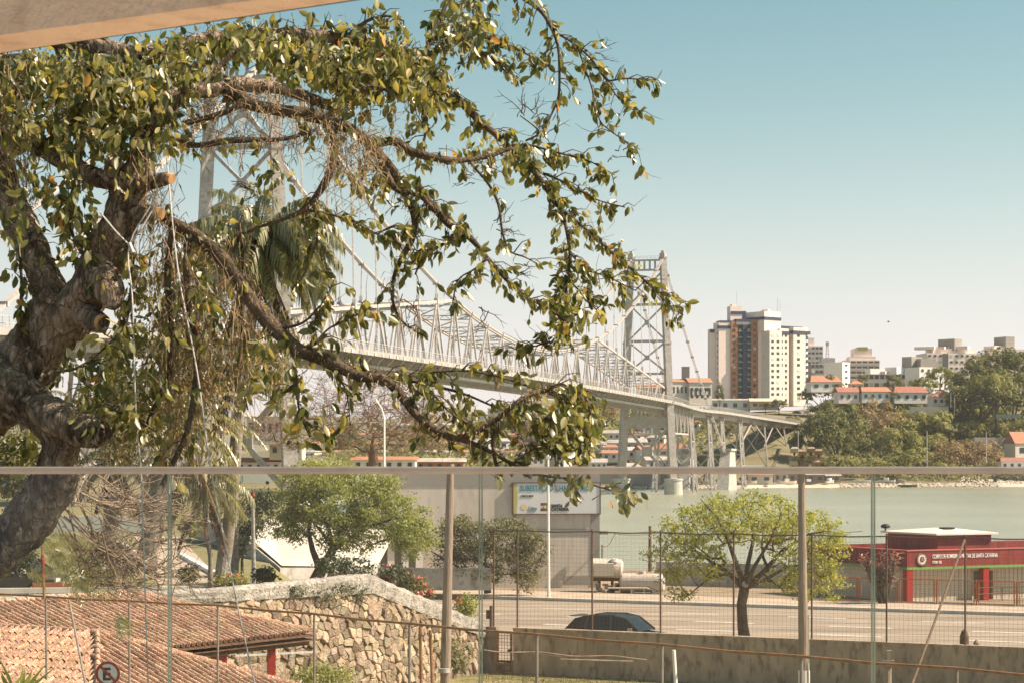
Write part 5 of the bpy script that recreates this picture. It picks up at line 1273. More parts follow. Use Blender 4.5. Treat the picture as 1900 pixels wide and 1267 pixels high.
rs = random.Random(77)
seeds = []; CW, CH = .40, .28; nI = int((LT-L0+1.5)/CW); s_start = L0-1.2
for j in range(15):
    for i in range(nI):
        seeds.append((s_start+(i+.5+(j%2)*.5+rs.uniform(-.42,.42))*CW, 1.6+(j+.5+rs.uniform(-.4,.4))*CH, j))
def clip(poly, px_, py_, nx, ny):
    out = []
    for i in range(len(poly)):
        a = poly[i]; b = poly[(i+1) % len(poly)]; da = (a[0]-px_)*nx+(a[1]-py_)*ny; db = (b[0]-px_)*nx+(b[1]-py_)*ny
        if da <= 0: out.append(a)
        if (da < 0 < db) or (db < 0 < da): t = da/(da-db); out.append((a[0]+(b[0]-a[0])*t, a[1]+(b[1]-a[1])*t))
    return out
cells = []
for (x,y,j) in seeds:
    p,n_,zt,ct = wall_at(min(max(x,0),LT)); top = zt-ct-.02
    if y > top+.1: continue
    poly = [(x-.6,y-.5),(x+.6,y-.5),(x+.6,y+.5),(x-.6,y+.5)]
    for (x2,y2,j2) in seeds:
        if (x2,y2) == (x,y) or abs(x2-x) > 1 or abs(y2-y) > .8: continue
        poly = clip(poly,(x+x2)/2,(y+y2)/2,x2-x,y2-y)
        if len(poly) < 3: break
    poly = clip(poly, x, top, 0, 1); poly = clip(poly, LT-.05, y, 1, 0) if len(poly) > 2 else poly
    if len(poly) < 3: continue
    ar = abs(sum(poly[i][0]*poly[(i+1) % len(poly)][1]-poly[(i+1) % len(poly)][0]*poly[i][1] for i in range(len(poly))))/2
    if ar > .012: cells.append((x,y,poly,ar,top))
def stone_geo(m, cell):
    x,y,poly,ar,top = cell; n = len(poly); cx = sum(p[0] for p in poly)/n; cy = sum(p[1] for p in poly)/n; dp = rs.uniform(.05,.15); tl = rs.uniform(-.25,.25); tv = rs.uniform(-.3,.3); vs = []
    for sc_, dd in ((.95,.0),(.94,dp*.7),(.80,dp)):
        for (a,b) in poly:
            sx, sy = cx+(a-cx)*sc_, cy+(b-cy)*sc_; P0,n_,_,_ = wall_at(min(max(sx,0),LT)); k = (dd+(sx-cx)*tl+(sy-cy)*tv+rs.uniform(-.008,.008)) if dd else -.02
            vs.append(P0+n_*max(k,.0 if dd else -.02)+Zv*sy)
    fs = [(q*n+i,q*n+(i+1) % n,(q+1)*n+(i+1) % n,(q+1)*n+i) for q in range(2) for i in range(n)]+[tuple(range(2*n,3*n))]
    m.add(vs,[f for f in fs])
def vis(c):     # roughly: is it in the frame and not behind the roofs
    P0,_,_,_ = wall_at(min(max(c[0],0),LT)); u = CX+P0.x/P0.y*F; v = HY-(c[1]-CAMZ)*F/P0.y
    if u < 330: return -1
    sc_ = c[3]
    if v > 1270 or (u < 580 and v > 1130+(u-400)*.25 and v < 1185): sc_ *= .1
    return sc_
cells.sort(key=vis, reverse=True)
rest = MB()
for i, c in enumerate(cells):
    if i < 300: mm_ = MB(); stone_geo(mm_, c); mm_.build('stone', M['stone'], sw)
    else: stone_geo(rest, c)
if rest.v: rest.build('small_stones', M['stone'], sw, kind='stuff')

# ------------------------------------------------------------------ tiled roofs
RE = Vector((.55,.835,0)).normalized(); RNn = Vector((.835,-.55,0)).normalized()
def tile_mesh(wd=.128, L=.47, seg=6, h=.10):
    m = MB(); vs = []
    for y, k, lift in ((0,1.0,.016),(L,.86,0)):
        for o in (1,.84):
            for i in range(seg+1):
                a = math.pi*i/seg; vs.append(Vector((-math.cos(a)*wd*.5*k*o, y, math.sin(a)*h*k*(1 if o==1 else .86)+lift-(0 if o==1 else .0))))
    n = seg+1; fs = []
    for i in range(seg): fs += [(i,i+1,2*n+i+1,2*n+i),(n+i+1,n+i,3*n+i,3*n+i+1),(i+1,i,n+i,n+i+1),(2*n+i,2*n+i+1,3*n+i+1,3*n+i)]
    m.add(vs,[f[::-1] for f in fs]); return m.mesh('clay_tile', M['tile'])
TILE = tile_mesh()
def tile_face(root, P0, across, down, nx, ny, inside, cand, px_=.205, py_=.37):
    """P0: top corner of a roof plane; tiles run along 'down'. inside(x,y) keeps the ones of this face"""
    nrm = across.cross(down).normalized()
    if nrm.z < 0: nrm = -nrm
    for i in range(nx):
        for j in range(ny):
            x, y = (i+.5)*px_, (j+1)*py_
            if not inside(x, y-py_*.5): continue
            jit = rs.uniform(-.012,.012); p = P0+across*(x+jit)+down*(y+rs.uniform(-.015,.015))+nrm*(.045+rs.uniform(0,.012))
            Y = (-down+across*rs.uniform(-.03,.03)).normalized(); X = Y.cross(nrm).normalized(); Z_ = X.cross(Y)
            mw = Matrix(((X.x,Y.x,Z_.x,p.x),(X.y,Y.y,Z_.y,p.y),(X.z,Y.z,Z_.z,p.z),(0,0,0,1)))
            u = CX+p.x/p.y*F; v = HY-(p.z-CAMZ)*F/p.y
            cand.append((p.y if (-10 < u < 700 and v < 1275) else 999, mw))
def finish_tiles(root, cand):
    cand.sort(key=lambda c: c[0]); rest = MB()
    for i, (d_, mw) in enumerate(cand):
        if i < 298: place(TILE, 'tile', root, mw)
        elif d_ < 999 or i % 1 == 0:
            rest.add([mw @ v.co for v in TILE.vertices], [tuple(p.vertices) for p in TILE.polygons])
    if rest.v: rest.build('more_tiles', M['tile'], root, kind='stuff')
def ridge_tiles(root, a, b, name='ridge_tile'):
    v = b-a; L = v.length; v.normalize(); X = v.cross(Zv).normalized(); Z_ = X.cross(v); n = int(L/.36)
    for i in range(n):
        p = a+v*(i*.36)+Zv*.02; k = 1.25
        place(TILE, name, root, Matrix(((X.x*k,v.x,Z_.x*k,p.x),(X.y*k,v.y,Z_.y*k,p.y),(X.z*k,v.z,Z_.z*k,p.z),(0,0,0,1))))
# back roof
R0 = Vector((-10.4,56.3,6.40)); ra = thing('tiled_shelter', 'back tiled hip roof shelter on red posts in front of the stone wall', 'shelter', (R0.x,R0.y,1.65))
slope = (RNn*3.6 - Zv*1.2); dn1 = slope.normalized(); LS = slope.length; LEN = 11.0
Ra = R0-RE*LEN
m = MB(); E0 = Ra+slope; E1 = R0+slope+RE*3.6
m.add([Ra,R0,E1,E0,R0+RE*3.6-Zv*1.2-RNn*3.6, Ra-RNn*3.6-Zv*1.2],[(0,3,2,1),(1,2,4),(0,1,4,5)]); m.add([Ra-Zv*.12,R0-Zv*.12,E1-Zv*.12,E0-Zv*.12,R0+RE*3.6-Zv*1.32-RNn*3.6],[(0,1,2,3),(1,4,2)]); m.build('roof_deck', M['tileshade'], ra)
cand = []
tile_face(ra, Ra, RE, dn1, int((LEN+3.6)/.205), int(LS/.37), lambda x,y: x < LEN+3.6*y/LS-.05, cand); finish_tiles(ra, cand)
ridge_tiles(ra, Ra, R0); ridge_tiles(ra, E1+Zv*.05, R0+Zv*.03, 'hip_tile')
m = MB(); m.bar(E0-Zv*.16-RNn*.15,E1-Zv*.16-RNn*.15-RE*.2,.1,.16); m.build('eave_beam', M['rustdark'], ra)
for px in (417,432,522):
    t = None
    k = (px-CX)/F; s_ = (k*E0.y-E0.x+0)/(RE.x-k*RE.y); p = E0+RE*s_-RNn*.35
    m = MB(); m.bar(Vector((p.x,p.y,1.65)),Vector((p.x,p.y,5.05)),.2,.2); m.build('red_post', M['redpost'], ra)
m = MB(); m.bar(W(430,1216,58.5),W(592,1208,62),.06,.06); m.build('tie_bar', M['galv'], ra)
# front roof
P0 = Vector((-9.74,48.5,5.95)); rb = thing('tiled_hut', 'front tiled hip roof hut at the bottom left, hip ridge facing the camera', 'hut', (P0.x,P0.y,1.65))
HW = 3.5; RI = 1.47; Pb = P0-RNn*9
A1 = P0+RNn*HW-RE*HW-Zv*RI; A2 = P0+RNn*HW+RE*HW-Zv*RI; A3 = Pb-RE*HW-Zv*RI; A4 = Pb+RE*HW-Zv*RI
m = MB(); m.add([P0,Pb,A1,A2,A3,A4],[(0,1,4,2),(0,2,3),(0,3,5,1)]); m.add([v-Zv*.1 for v in (P0,Pb,A1,A2,A3,A4)],[(2,4,1,0),(3,2,0),(1,5,3,0)]); m.build('roof_deck', M['tileshade'], rb)
cand = []
s1 = (-RE*HW-Zv*RI); L1_ = s1.length; s1.normalize()
tile_face(rb, Pb, RNn, s1, int((9+HW)/.205), int(L1_/.37), lambda x,y: x < 9+HW*y/L1_-.05 and x > 1.0, cand)
s2 = (RNn*HW-Zv*RI); L2_ = s2.length; s2.normalize()
tile_face(rb, P0-RE*HW, RE, s2, int(2*HW/.205), int(L2_/.37), lambda x,y: abs(x-HW) < HW*y/L2_-.05, cand)
finish_tiles(rb, cand); ridge_tiles(rb, Pb, P0); ridge_tiles(rb, A1+Zv*.05, P0+Zv*.03, 'hip_tile'); ridge_tiles(rb, A2+Zv*.05, P0+Zv*.03, 'hip_tile')
m = MB(); ins = .5
m.prism([(A1+RE*ins-RNn*ins)[:2],(A2-RE*ins-RNn*ins)[:2],(A4-RE*ins)[:2],(A3+RE*ins)[:2]], 1.6, 4.25); m.build('hut_wall', M['cream'], rb)

# ------------------------------------------------------------------ rusty front fence
ff = thing('rusty_pipe_fence', 'rusty top rail fence on thin steel posts crossing the bottom of the view', 'fence', W(900,1400,48))
FZ = 7.0
frp = [(-120,1092),(85,1106),(240,1114),(404,1122),(583,1138),(760,1156),(996,1176),(1228,1195),(1487,1217),(1775,1239),(2050,1262)]
FP = [W(px,py,D_at(py,FZ)) for px,py in frp]
for i,(a,b) in enumerate(zip(FP,FP[1:])):
    m = MB(); m.tube([a,lerp(a,b,.5)-Zv*.02,b],.024,8); m.build('top_rail', M['rust'], ff)
for i,p in enumerate(FP):
    m = MB(); q = Vector((p.x,p.y,1.65)); 
    if i == 1: q = q + Vector((.05,0,0))
    m.tube([q,p-Zv*.02],.028 if i > 4 else .024,8); m.build('fence_post', M['postgrey'], ff)
m = MB(); m.tube([W(128,1113,D_at(1109,FZ)),W(165,1300,43)],.026,8); m.build('leaning_post', M['postgrey'], ff)
for a,b in (((780,1162,38.2),(782,1300,38.2)),((798,1168,38),(804,1300,38)),((1250,1205,33.5),(1256,1300,33.5))):
    m = MB(); m.tube([W(*a),W(*b)],.03,8); m.build('stay_post', M['rust'] if a[0]<1240 else M['white'], ff)
m = MB()
for k in range(8): 
    pts = [W(lerp(898,1200,i/20), 1205+k*1.5+lerp(0,22,i/20)**.9+2*math.sin(i*.7+k), 37) for i in range(21)]
    if k < 2: m.tube(pts if k == 0 else pts[4:12], .013, 5)
m.tube([W(lerp(1040,1175,i/8),1222+i*.5,37) for i in range(9)],.02,5); m.build('loose_wire', M['dryleaf'], ff)
rg = random.Random(6); m = MB()
for i,(a,b) in enumerate(zip(FP[3:],FP[4:])):
    L = (b-a).length; n = int(L/.16)
    for k in range(n): p = lerp(a,b,k/n); m.bar(p-Zv*2.6,p-Zv*.7,.0035)
    for z in range(10): m.bar(a-Zv*(.75+z*.17),b-Zv*(.75+z*.17),.0035)
m.build('wire_netting', M['wire'], ff, kind='stuff')
m = MB(); c = W(1647,1239,38); m.tube([c-Zv*.4,c+Zv*.02],.07,8); m.box(c+Zv*.1,(.22,.16,.1)); m.box(c+Zv*.22+Vector((.03,0,0)),(.1,.1,.22)); m.tube([c-Zv*4.2,c-Zv*.4],.05,8); tag(m.build('valve_post', M['wood']), 'short post with a small black valve box behind the rusty rail', 'post')
m = MB(); c = W(87,1050,26); m.tube([W(78,1000,30),W(82,1110,30)],.02,6); T = thing('red_pipe', 'thin upright pipe with a red painted section near the tree trunk', 'pipe', W(82,1110,30)); m.build('pipe', M['rust'], T); m = MB(); m.tube([W(79,1028,29.95),W(80.5,1074,29.95)],.026,8); m.build('red_section', M['redpost'], T)

# ------------------------------------------------------------------ no parking sign
sgp = thing('no_parking_sign', 'round no parking sign, red ring and slash over a black E', 'sign', W(200,1600,43.5))
c = W(200,1249,43.5); ax = Vector((1,0,0))
m = MB(); cdisc(m, c, .262, ax, Zv, .006, 40); m.build('sign_plate', M['signwhite'], sgp)
m = MB(); disc(m, c-Vector((0,.007,0)), .205, .262, ax, Zv, .004, 40); m.build('red_ring', mat('sign_red',(.24,.035,.02)), sgp)
text_mesh('E', .36, 'black', sgp, c+Vector((-.115,-.010,-.13)), ax, Zv, bold=.012, depth=.002)
m = MB(); m.bar(c+Vector((-.16,-.016,.16)),c+Vector((.16,-.016,-.16)),.05,.004); 
e = Vector((.707,0,-.707)); f = Vector((.707,0,.707)); m = MB(); q = c+Vector((0,-.016,0)); m.add([q-e*.22-f*.026,q+e*.22-f*.026,q+e*.22+f*.026,q-e*.22+f*.026],[(0,1,2,3)]); m.build('red_slash', bpy.data.materials['sign_red'], sgp)
m = MB(); m.tube([c+Vector((0,.03,-4)),c+Vector((0,.03,.1))],.03,8); m.build('sign_pole', M['galv'], sgp)

# ------------------------------------------------------------------ poles
pl = thing('wooden_pole', 'weathered wooden utility pole left of the first glass joint from the middle', 'pole', W(822,1400,58))
m = MB(); m.tube([W(822,1500,58),W(828,1180,58),W(836,860,58)],[.16,.145,.10],14); m.build('shaft', M['wood'], pl)
m = MB(); m.tube([W(824,1247,57.82),W(824,1239,57.82)],.165,14); m.build('band', M['galv'], pl)
pl = thing('floodlight_pole', 'tall wooden pole carrying a cluster of floodlights above the handrail', 'pole', W(1492,1400,57))
m = MB(); m.tube([W(1496,1500,57),W(1490,1150,57),W(1487,855,57)],[.15,.135,.09],14); m.build('shaft', M['wood'], pl)
m = MB(); m.tube([W(1499.5,1230,56.8),W(1501,1500,56.8)],.035,8); m.tube([W(1500,1140,56.8),W(1500,1240,56.8)],.02,8); m.build('conduit', M['galv'], pl)
m = MB(); m.tube([W(1490,1280,57),W(1490,1210,57)],.165,14) if 0 else m.tube([W(1492,1243,57),W(1493,1420,57)],.158,14); m.build('painted_foot', M['white'], pl)
m = MB(); m.bar(W(1463,849,57),W(1527,851,57),.1,.1); m.bar(W(1466,858,57),W(1524,857,57),.05,.05); m.build('cross_arm', M['wood'], pl)
for px,py,tilt in ((1474,833,.2),(1489,838,-.2),(1505,833,.6),(1519,837,1.0),(1472,857,-.3),(1515,858,-.3)):
    c = W(px,py,56.9); u_ = Vector((math.cos(tilt*.3),-.2,0)).normalized(); v_ = Vector((0,-.6,.8)); w2 = u_.cross(v_).normalized()
    m = MB(); n8 = [c+u_*x*.11+w2*y*.07+v_*z*.075 for x,z,y in ((-1,-1,1),(1,-1,1),(1,1,1),(-1,1,1),(-.6,-.5,-1),(.6,-.5,-1),(.6,.5,-1),(-.6,.5,-1))]
    m.add(n8,[(0,1,2,3),(7,6,5,4),(0,4,5,1),(1,5,6,2),(2,6,7,3),(3,7,4,0)]); fl = m.build('floodlight', M['wood'] if px%2 else M['galv'], pl)
    m = MB(); m.box(c-w2*0+Vector((0,0,-.1)),(.05,.05,.14)); m.build('bracket', M['rustdark'], fl)
# street lamps
def lamp(px0, py0, px1_, d, label, double=False, py_base=900):
    T = thing('street_lamp', label, 'street lamp', W(px0,py_base,d))
    m = MB(); m.tube([W(px0,py_base,d),W(px0,py0,d)],[.09,.06],8); m.build('mast', M['galv'], T)
    for q in ((-1,1) if double else (1,)):
        c = W(px0,py0,d)+Vector((q*.25,0,.05)); e = c+Vector((q*.55,0,.12)); m = MB(); m.tube([W(px0,py0,d),c],.03,6); m.build('arm', M['galv'], T)
        m = MB(); m.tube([c,lerp(c,e,.3),lerp(c,e,.7),e],[.04,.13,.12,.04],10); m.build('lamp_head', M['white'], T)
lamp(432,408,0,100,'double headed street lamp just above the palm crown',True,1060)
m = MB(); m.tube([W(713,866,160),W(713,775,160),W(708,757,160),W(702,748,160)],[.09,.07,.06,.05],8); m.tube([W(702,748,160),W(697,742,160)],[.08,.12],8); tag(m.build('street_lamp', M['white']), 'thin white street lamp in front of the bare tree', 'street lamp')
T = thing('lamp_post', 'short grey lamp post with a small pink cap left of the green tree', 'street lamp', W(471,1082,88))
m = MB(); m.tube([W(471,1082,88),W(469,924,88)],[.10,.07],10); m.build('mast', M['galv'], T); m = MB(); m.lathe(W(469,924,88),[(.08,0),(.13,.1),(.08,.25)],10); m.build('cap', M['redpaint'], T)
# lamp on the bridge walkway
T = thing('bridge_lamp', 'round lamp with a dark rim standing on the bridge walkway', 'lamp', W(608,640,346))
m = MB(); disc(m, W(608,627,346), .55, .75, Vector((1,0,0)), Zv, .15, 20); m.build('rim', M['greyband'], T); m = MB(); cdisc(m, W(608,627,346), .52, Vector((1,0,0)), Zv, .1, 20); m.build('lens', M['pinkwhite'], T)
m = MB(); m.tube([W(608,644,346),W(608,635,346)],.12,8); m.build('stem', M['steel'], T)
# near shore traffic at the left
b = W(470,898,540); T = thing('parked_truck', 'white box truck on the quay between the palm trunk and the green tree', 'truck', b)
m = MB(); m.box(b+Vector((1.6,0,2)),(8,2.4,2.6)); m.build('cargo_box', M['white'], T); m = MB(); m.box(b+Vector((-4,0,1.4)),(2.2,2.2,2)); m.build('cab', M['white'], T)
m = MB(); m.box(b+Vector((-5.12,0,1.7)),(.1,1.9,.7)); m.build('windscreen', M['win'], T)
for q in (-3.6,3.8):
    m = MB(); m.tube([b+Vector((q,-1.2,.45)),b+Vector((q,-.9,.45))],.48,12); m.build('wheel', M['rubber'], T)
# bird
T = thing('bird', 'tiny dark bird flying in the empty sky above the far roofs', 'bird', W(1648,597,300))
c = W(1648,597,300); m = MB(); m.tube([c+Vector((-.22,0,0)),c+Vector((-.05,0,.03)),c+Vector((.15,0,0)),c+Vector((.25,0,.02))],[.01,.06,.05,.015],6)
m.add([c,c+Vector((.1,0,0)),c+Vector((.02,.1,.32)),c+Vector((-.06,0,.02))],[(0,1,2)]); m.add([c,c+Vector((.1,0,0)),c+Vector((.05,-.1,-.28))],[(0,1,2)]); m.build('body', M['black'], T)
# ------------------------------------------------------------------ trees grown from target points
def grow(base_pts, base_r, targets, r, thin=.012, bend=.12, seg=5, guides=()):
    """base_pts: trunk polyline; branches reach every target. returns MB, twig ends"""
    nodes = [Vector(p) for p in base_pts]; par = [i-1 for i in range(len(nodes))]; nb = len(nodes); load = [0.0]*nb
    gm = MB(); drawn = set(range(nb))
    for gp_, gr_ in guides:
        pv_ = len(base_pts)-1; C_ = [nodes[pv_]]+[Vector(q) for q in gp_]; gm.tube(C_, [gr_*1.1]+[max(.015, gr_*(1-1.0*(i+.6)/len(gp_))) for i in range(len(gp_))], 8, cap=False)
        for q in gp_: nodes.append(Vector(q)); par.append(pv_); load.append(0.0); pv_ = len(nodes)-1; drawn.add(pv_)
    fork = Vector(base_pts[-1]); targets = sorted(targets, key=lambda t: (t-fork).length); ends = []
    for t in targets:
        best, bd = None, 1e9
        for i in range(max(0,nb-2), len(nodes)):
            q = nodes[i]; dd = (t-q).length; dq = (q-fork).length
            if dq > (t-fork).length: continue
            cst = dd + .12*dq
            if cst < bd: bd, best = cst, i
        if best is None: best = nb-1
        a = nodes[best]; L = (t-a).length; k = max(1, int(L/max(.25, .0+L*.34)))
        prev = best; off = Vector((r.gauss(0,1),r.gauss(0,1),abs(r.gauss(0,.6)))) * bend*L
        for i in range(1, k+1):
            f = i/k; p = lerp(a, t, f) + off*math.sin(math.pi*f)*.6; nodes.append(p); par.append(prev); load.append(0); prev = len(nodes)-1
        ends.append(prev)
    for e in ends: load[e] += 1
    for i in range(len(nodes)-1, nb-1, -1): load[par[i]] += load[i]
    tot = max(1, sum(load[e] for e in ends)); k0 = base_r[-1]/(tot**.45)
    k0 = base_r[-1]*1.15/(tot**.40); rad = [max(thin, k0*(l**.40)) for l in load]
    for i in range(nb): rad[i] = base_r[i]
    m = MB(); kids = {}
    for i in range(1, len(nodes)): kids.setdefault(par[i], []).append(i)
    m.tube(nodes[:nb], base_r, 12)
    for st, cs in kids.items():
        for c in cs:
            if c in drawn: continue
            if st not in drawn and cs[0] == c: continue
            ch = [st, c]
            while kids.get(ch[-1]): ch.append(kids[ch[-1]][0])
            rr = [rad[i] for i in ch]; rr[0] = min(rr[0], rr[1]*1.3)
            m.tube([nodes[i] for i in ch], rr, seg if rr[1] > .03 else 4, cap=False)
    m.add(gm.v, gm.f); return m, [nodes[e] for e in ends]
def leaves_at(m, pts, n, spread, L, r, wd=.5, droop=0.0, flat=.6):
    for p in pts:
        for i in range(n):
            q = p + Vector((r.gauss(0,spread),r.gauss(0,spread),r.gauss(0,spread*flat)))
            nn = ((q-p).normalized()*1.1+Vector((r.gauss(0,.6),r.gauss(0,.6),r.gauss(.45,.6)))).normalized(); u = nn.orthogonal().normalized(); v = nn.cross(u); a = r.uniform(0,6.28)
            u, v = u*math.cos(a)+v*math.sin(a), v*math.cos(a)-u*math.sin(a); u = (u-Zv*droop).normalized(); l = L*r.uniform(.6,1.35)
            m.add([q-u*l*.5, q-v*l*wd*.5, q+u*l*.5, q+v*l*wd*.5],[(0,1,2,3)])
def blob_targets(r, c, rad, n, lo=.35):
    out = []
    while len(out) < n:
        v = Vector((r.uniform(-1,1),r.uniform(-1,1),r.uniform(-1,1)))
        if lo < v.length < 1: out.append(Vector((c.x+v.x*rad[0],c.y+v.y*rad[1],c.z+v.z*rad[2])))
    return out

# spreading tree behind the retaining wall
r = random.Random(31); d = 83.6
T = thing('spreading_tree', 'spreading umbrella shaped tree with open yellow green foliage behind the retaining wall', 'tree', W(1380,1190,d))
def S3(px,py,dd): return W(px,py,d+dd)
trunk = [S3(1384,1200,0),S3(1378,1160,0),S3(1376,1120,0),S3(1381,1092,0)]
tg = []
for cx_,cy_,rx_,ry_,n_ in ((1390,960,120,48,150),(1300,985,80,50,70),(1480,990,90,50,95),(1255,1015,60,40,34),(1530,1030,45,45,36),(1300,1060,60,35,26),(1510,1085,55,45,40),(1440,1070,60,30,20),(1240,1068,26,24,12),(1265,1100,22,20,8)):
    for p in blob_targets(r, S3(cx_,cy_,0), (rx_/F*d, rx_/F*d*1.1, ry_/F*d), n_, .2): tg.append(p)
GD = [([S3(1352,1062,.3),S3(1318,1040,.6),S3(1275,1010,.9),S3(1240,990,1)],.11),([S3(1368,1050,-.3),S3(1352,1005,-.5),S3(1330,960,-.7),S3(1300,925,-1)],.12),([S3(1388,1045,.2),S3(1398,1000,.5),S3(1392,950,.6),S3(1400,915,.8)],.11),([S3(1415,1062,-.3),S3(1452,1020,-.6),S3(1500,990,-.8),S3(1535,985,-1)],.12),([S3(1420,1075,.4),S3(1460,1050,.8),S3(1510,1045,1),S3(1540,1060,1)],.09),([S3(1400,1050,-.8),S3(1430,1000,-1.2),S3(1450,950,-1.6)],.10),([S3(1360,1070,.9),S3(1320,1060,1.6),S3(1280,1062,2)],.08)]
m, ends = grow(trunk, [.27,.22,.20,.21], tg, r, thin=.014, bend=.10, guides=GD); m.build('trunk', M['barkmid'], T)
m = MB(); leaves_at(m, ends, 42, .20, .125, r, .5, .2, .45); m.build('crown', M['leafy'], T)
m = MB(); m.tube([S3(1383,1083,-.28),S3(1383,1083,-.22)],.14,12); m.build('pruning_scar', M['plaster'], T)
# green tree
r = random.Random(32); d = 86
T = thing('round_green_tree', 'leafy bright green tree with forked trunk behind the stone wall, cut by the handrail', 'tree', W(585,1075,d))
trunk = [S3(583,1080,0),S3(592,1060,0),S3(606,1038,0),S3(618,1020,0)]
tg = []
for cx_,cy_,rx_,ry_,n_ in ((590,885,75,32,70),(560,930,55,45,55),(640,930,90,60,110),(720,960,75,55,90),(770,1000,42,38,40),(545,975,40,30,26),(640,1000,60,26,30),(700,900,46,30,30)):
    for p in blob_targets(r, S3(cx_,cy_,0), (rx_/F*d, rx_/F*d*1.1, ry_/F*d), n_, .1): tg.append(p)
GD = [([S3(630,990,.2),S3(650,950,.4),S3(655,905,.6),S3(640,870,.7)],.10),([S3(645,1000,-.3),S3(690,975,-.5),S3(735,960,-.6),S3(775,975,-.8)],.10),([S3(612,985,-.3),S3(590,940,-.6),S3(585,890,-.6)],.09),([S3(600,990,.6),S3(565,950,.8),S3(540,930,1)],.08)]
m, ends = grow(trunk, [.26,.22,.18,.17], tg, r, thin=.014, bend=.12, guides=GD); m.tube([S3(594,1056,0),S3(580,1020,0),S3(572,985,.3),S3(578,950,.3)],[.16,.12,.09,.05],8); m.build('trunk', M['barkmid'], T)
m = MB(); leaves_at(m, ends, 70, .21, .125, r, .5, .2, .6); m.build('crown', M['leafg'], T)
# darker young tree beside the lamp post
r = random.Random(33); d = 92
T = thing('young_dark_tree', 'young dark leaved tree beside the lamp post, between palm trunk and green tree', 'tree', W(440,1072,d))
tg = []
for cx_,cy_,rx_,ry_,n_ in ((465,960,50,48,70),(440,1000,26,40,26),(490,930,35,25,26)):
    for p in blob_targets(r, S3(cx_,cy_,0), (rx_/F*d, rx_/F*d, ry_/F*d), n_, .1): tg.append(p)
m, ends = grow([S3(440,1078,0),S3(441,1045,0),S3(446,1020,0)], [.07,.06,.06], tg, r); m.tube([S3(450,1078,.2),S3(449,1040,.2),S3(455,1000,.2)],[.08,.07,.05],6); m.build('trunk', M['barkmid'], T)
m = MB(); leaves_at(m, ends, 34, .25, .16, r, .4, .3, .6); m.build('crown', M['leafd'], T)
# olive tree before the substation
r = random.Random(34); d = 120
T = thing('olive_tree', 'wind swept olive green tree in front of the grey substation wall', 'tree', W(905,1092,d))
tg = []
for cx_,cy_,rx_,ry_,n_ in ((860,1000,60,45,85),(940,1000,60,38,85),(985,1020,36,36,45),(900,1045,70,35,60),(975,1070,30,28,26),(850,975,30,24,22),(830,1040,30,35,26)):
    for p in blob_targets(r, S3(cx_,cy_,0), (rx_/F*d, rx_/F*d*.8, ry_/F*d), n_, .1): tg.append(p)
m, ends = grow([S3(905,1100,0),S3(903,1085,0),S3(900,1075,0)], [.22,.2,.2], tg, r, thin=.018, bend=.12); m.tube([S3(800,1022,-.5),S3(850,1052,-.4),S3(893,1082,0)],[.05,.07,.1],6); m.build('trunk', M['barkmid'], T)
m = MB(); leaves_at(m, ends, 56, .26, .16, r, .42, .0, .6); m.build('crown', M['leafo'], T)
# bare tree on the near shore
r = random.Random(35); d = 210
T = thing('bare_tree', 'wide bare branched tree with fine reddish twigs behind the thin street lamp', 'tree', W(693,872,d))
tg = []
for cx_,cy_,rx_,ry_,n_ in ((690,735,130,60,260),(560,800,110,40,150),(790,790,110,55,170),(690,800,120,50,160)):
    for p in blob_targets(r, S3(cx_,cy_,0), (rx_/F*d, rx_/F*d*.8, ry_/F*d), n_, .1): tg.append(p)
m, ends = grow([S3(694,880,0),S3(693,860,0),S3(691,835,0)], [.6,.5,.45], tg, r, thin=.028, bend=.16); 
for e in ends:
    for k in range(5):
        q = e+Vector((r.gauss(0,.9),r.gauss(0,.9),r.gauss(.3,.6))); m.tube([e,lerp(e,q,.5)+Vector((r.gauss(0,.1),0,r.gauss(0,.1))),q],[.02,.015,.01],3,cap=False)
m.build('trunk', mat('dry_twig_bark',(.18,.11,.075),(.28,.19,.13),rough=.95,scale=.5), T)
# bushes: foliage mass on short stems
def bush(label, px, py, rx, ry, d, mk, n=40, L=.13, name='bush', flower=0, per=26, seed=0):
    r = random.Random(seed+int(px)); T = thing(name, label, 'bush', W(px,py+ry,d)); c = W(px,py,d)
    tg = blob_targets(r, c, (rx/F*d, rx/F*d, ry/F*d), n, .1); m, ends = grow([W(px,py+ry*1.15,d),W(px,py+ry*.8,d)], [.05,.05], tg, r, thin=.008); m.build('stems', M['barkmid'], T)
    m = MB(); leaves_at(m, ends, per, .12*max(1,rx/40), L, r, .5, .1, .8); m.build('foliage', M[mk], T)
    if flower:
        m = MB(); 
        for e in r.sample(ends, min(len(ends),flower)):
            if e.z > c.z-.1: leaves_at(m, [e+Vector((0,-.12,.12))], 9, .06, .11, r, .8)
        if m.v: m.build('flowers', M['flower'], T)
bush('dark shrub right of the green tree foot, on top of the stone wall', 640,1052,52,24,80,'leafd',60,.14)
bush('shrub with pink flowers at the peak of the stone wall', 735,1070,32,24,79,'leafd',46,.13,flower=8)
bush('flowering shrub lower on the wall slope, with pink blooms', 765,1090,28,18,80,'leafo',36,.13,flower=12)
bush('bushy flower plant left of the middle glass joint, right of the wooden pole', 862,1122,24,20,85,'leafg',40,.13,flower=9)
bush('tiny red flower tuft left of the wooden pole', 790,1105,16,8,81,'leafo',14,.1,flower=12)
bush('light green bush at the foot of the stone wall by the red posts', 595,1260,60,30,62,'leafg',70,.12)
bush('weedy shrub growing from the right end of the stone wall', 845,1215,28,30,74,'leafo',36,.12)
bush('small shrub at the bottom between the tiled roofs', 385,1225,22,22,60,'leafg',24,.1)
bush('grassy flower bed at the palm foot', 425,1075,32,14,84,'leafg',36,.12,flower=5)
bush('spiky dark tuft right of the lamp post foot', 492,1068,18,14,87,'leafd',24,.2)
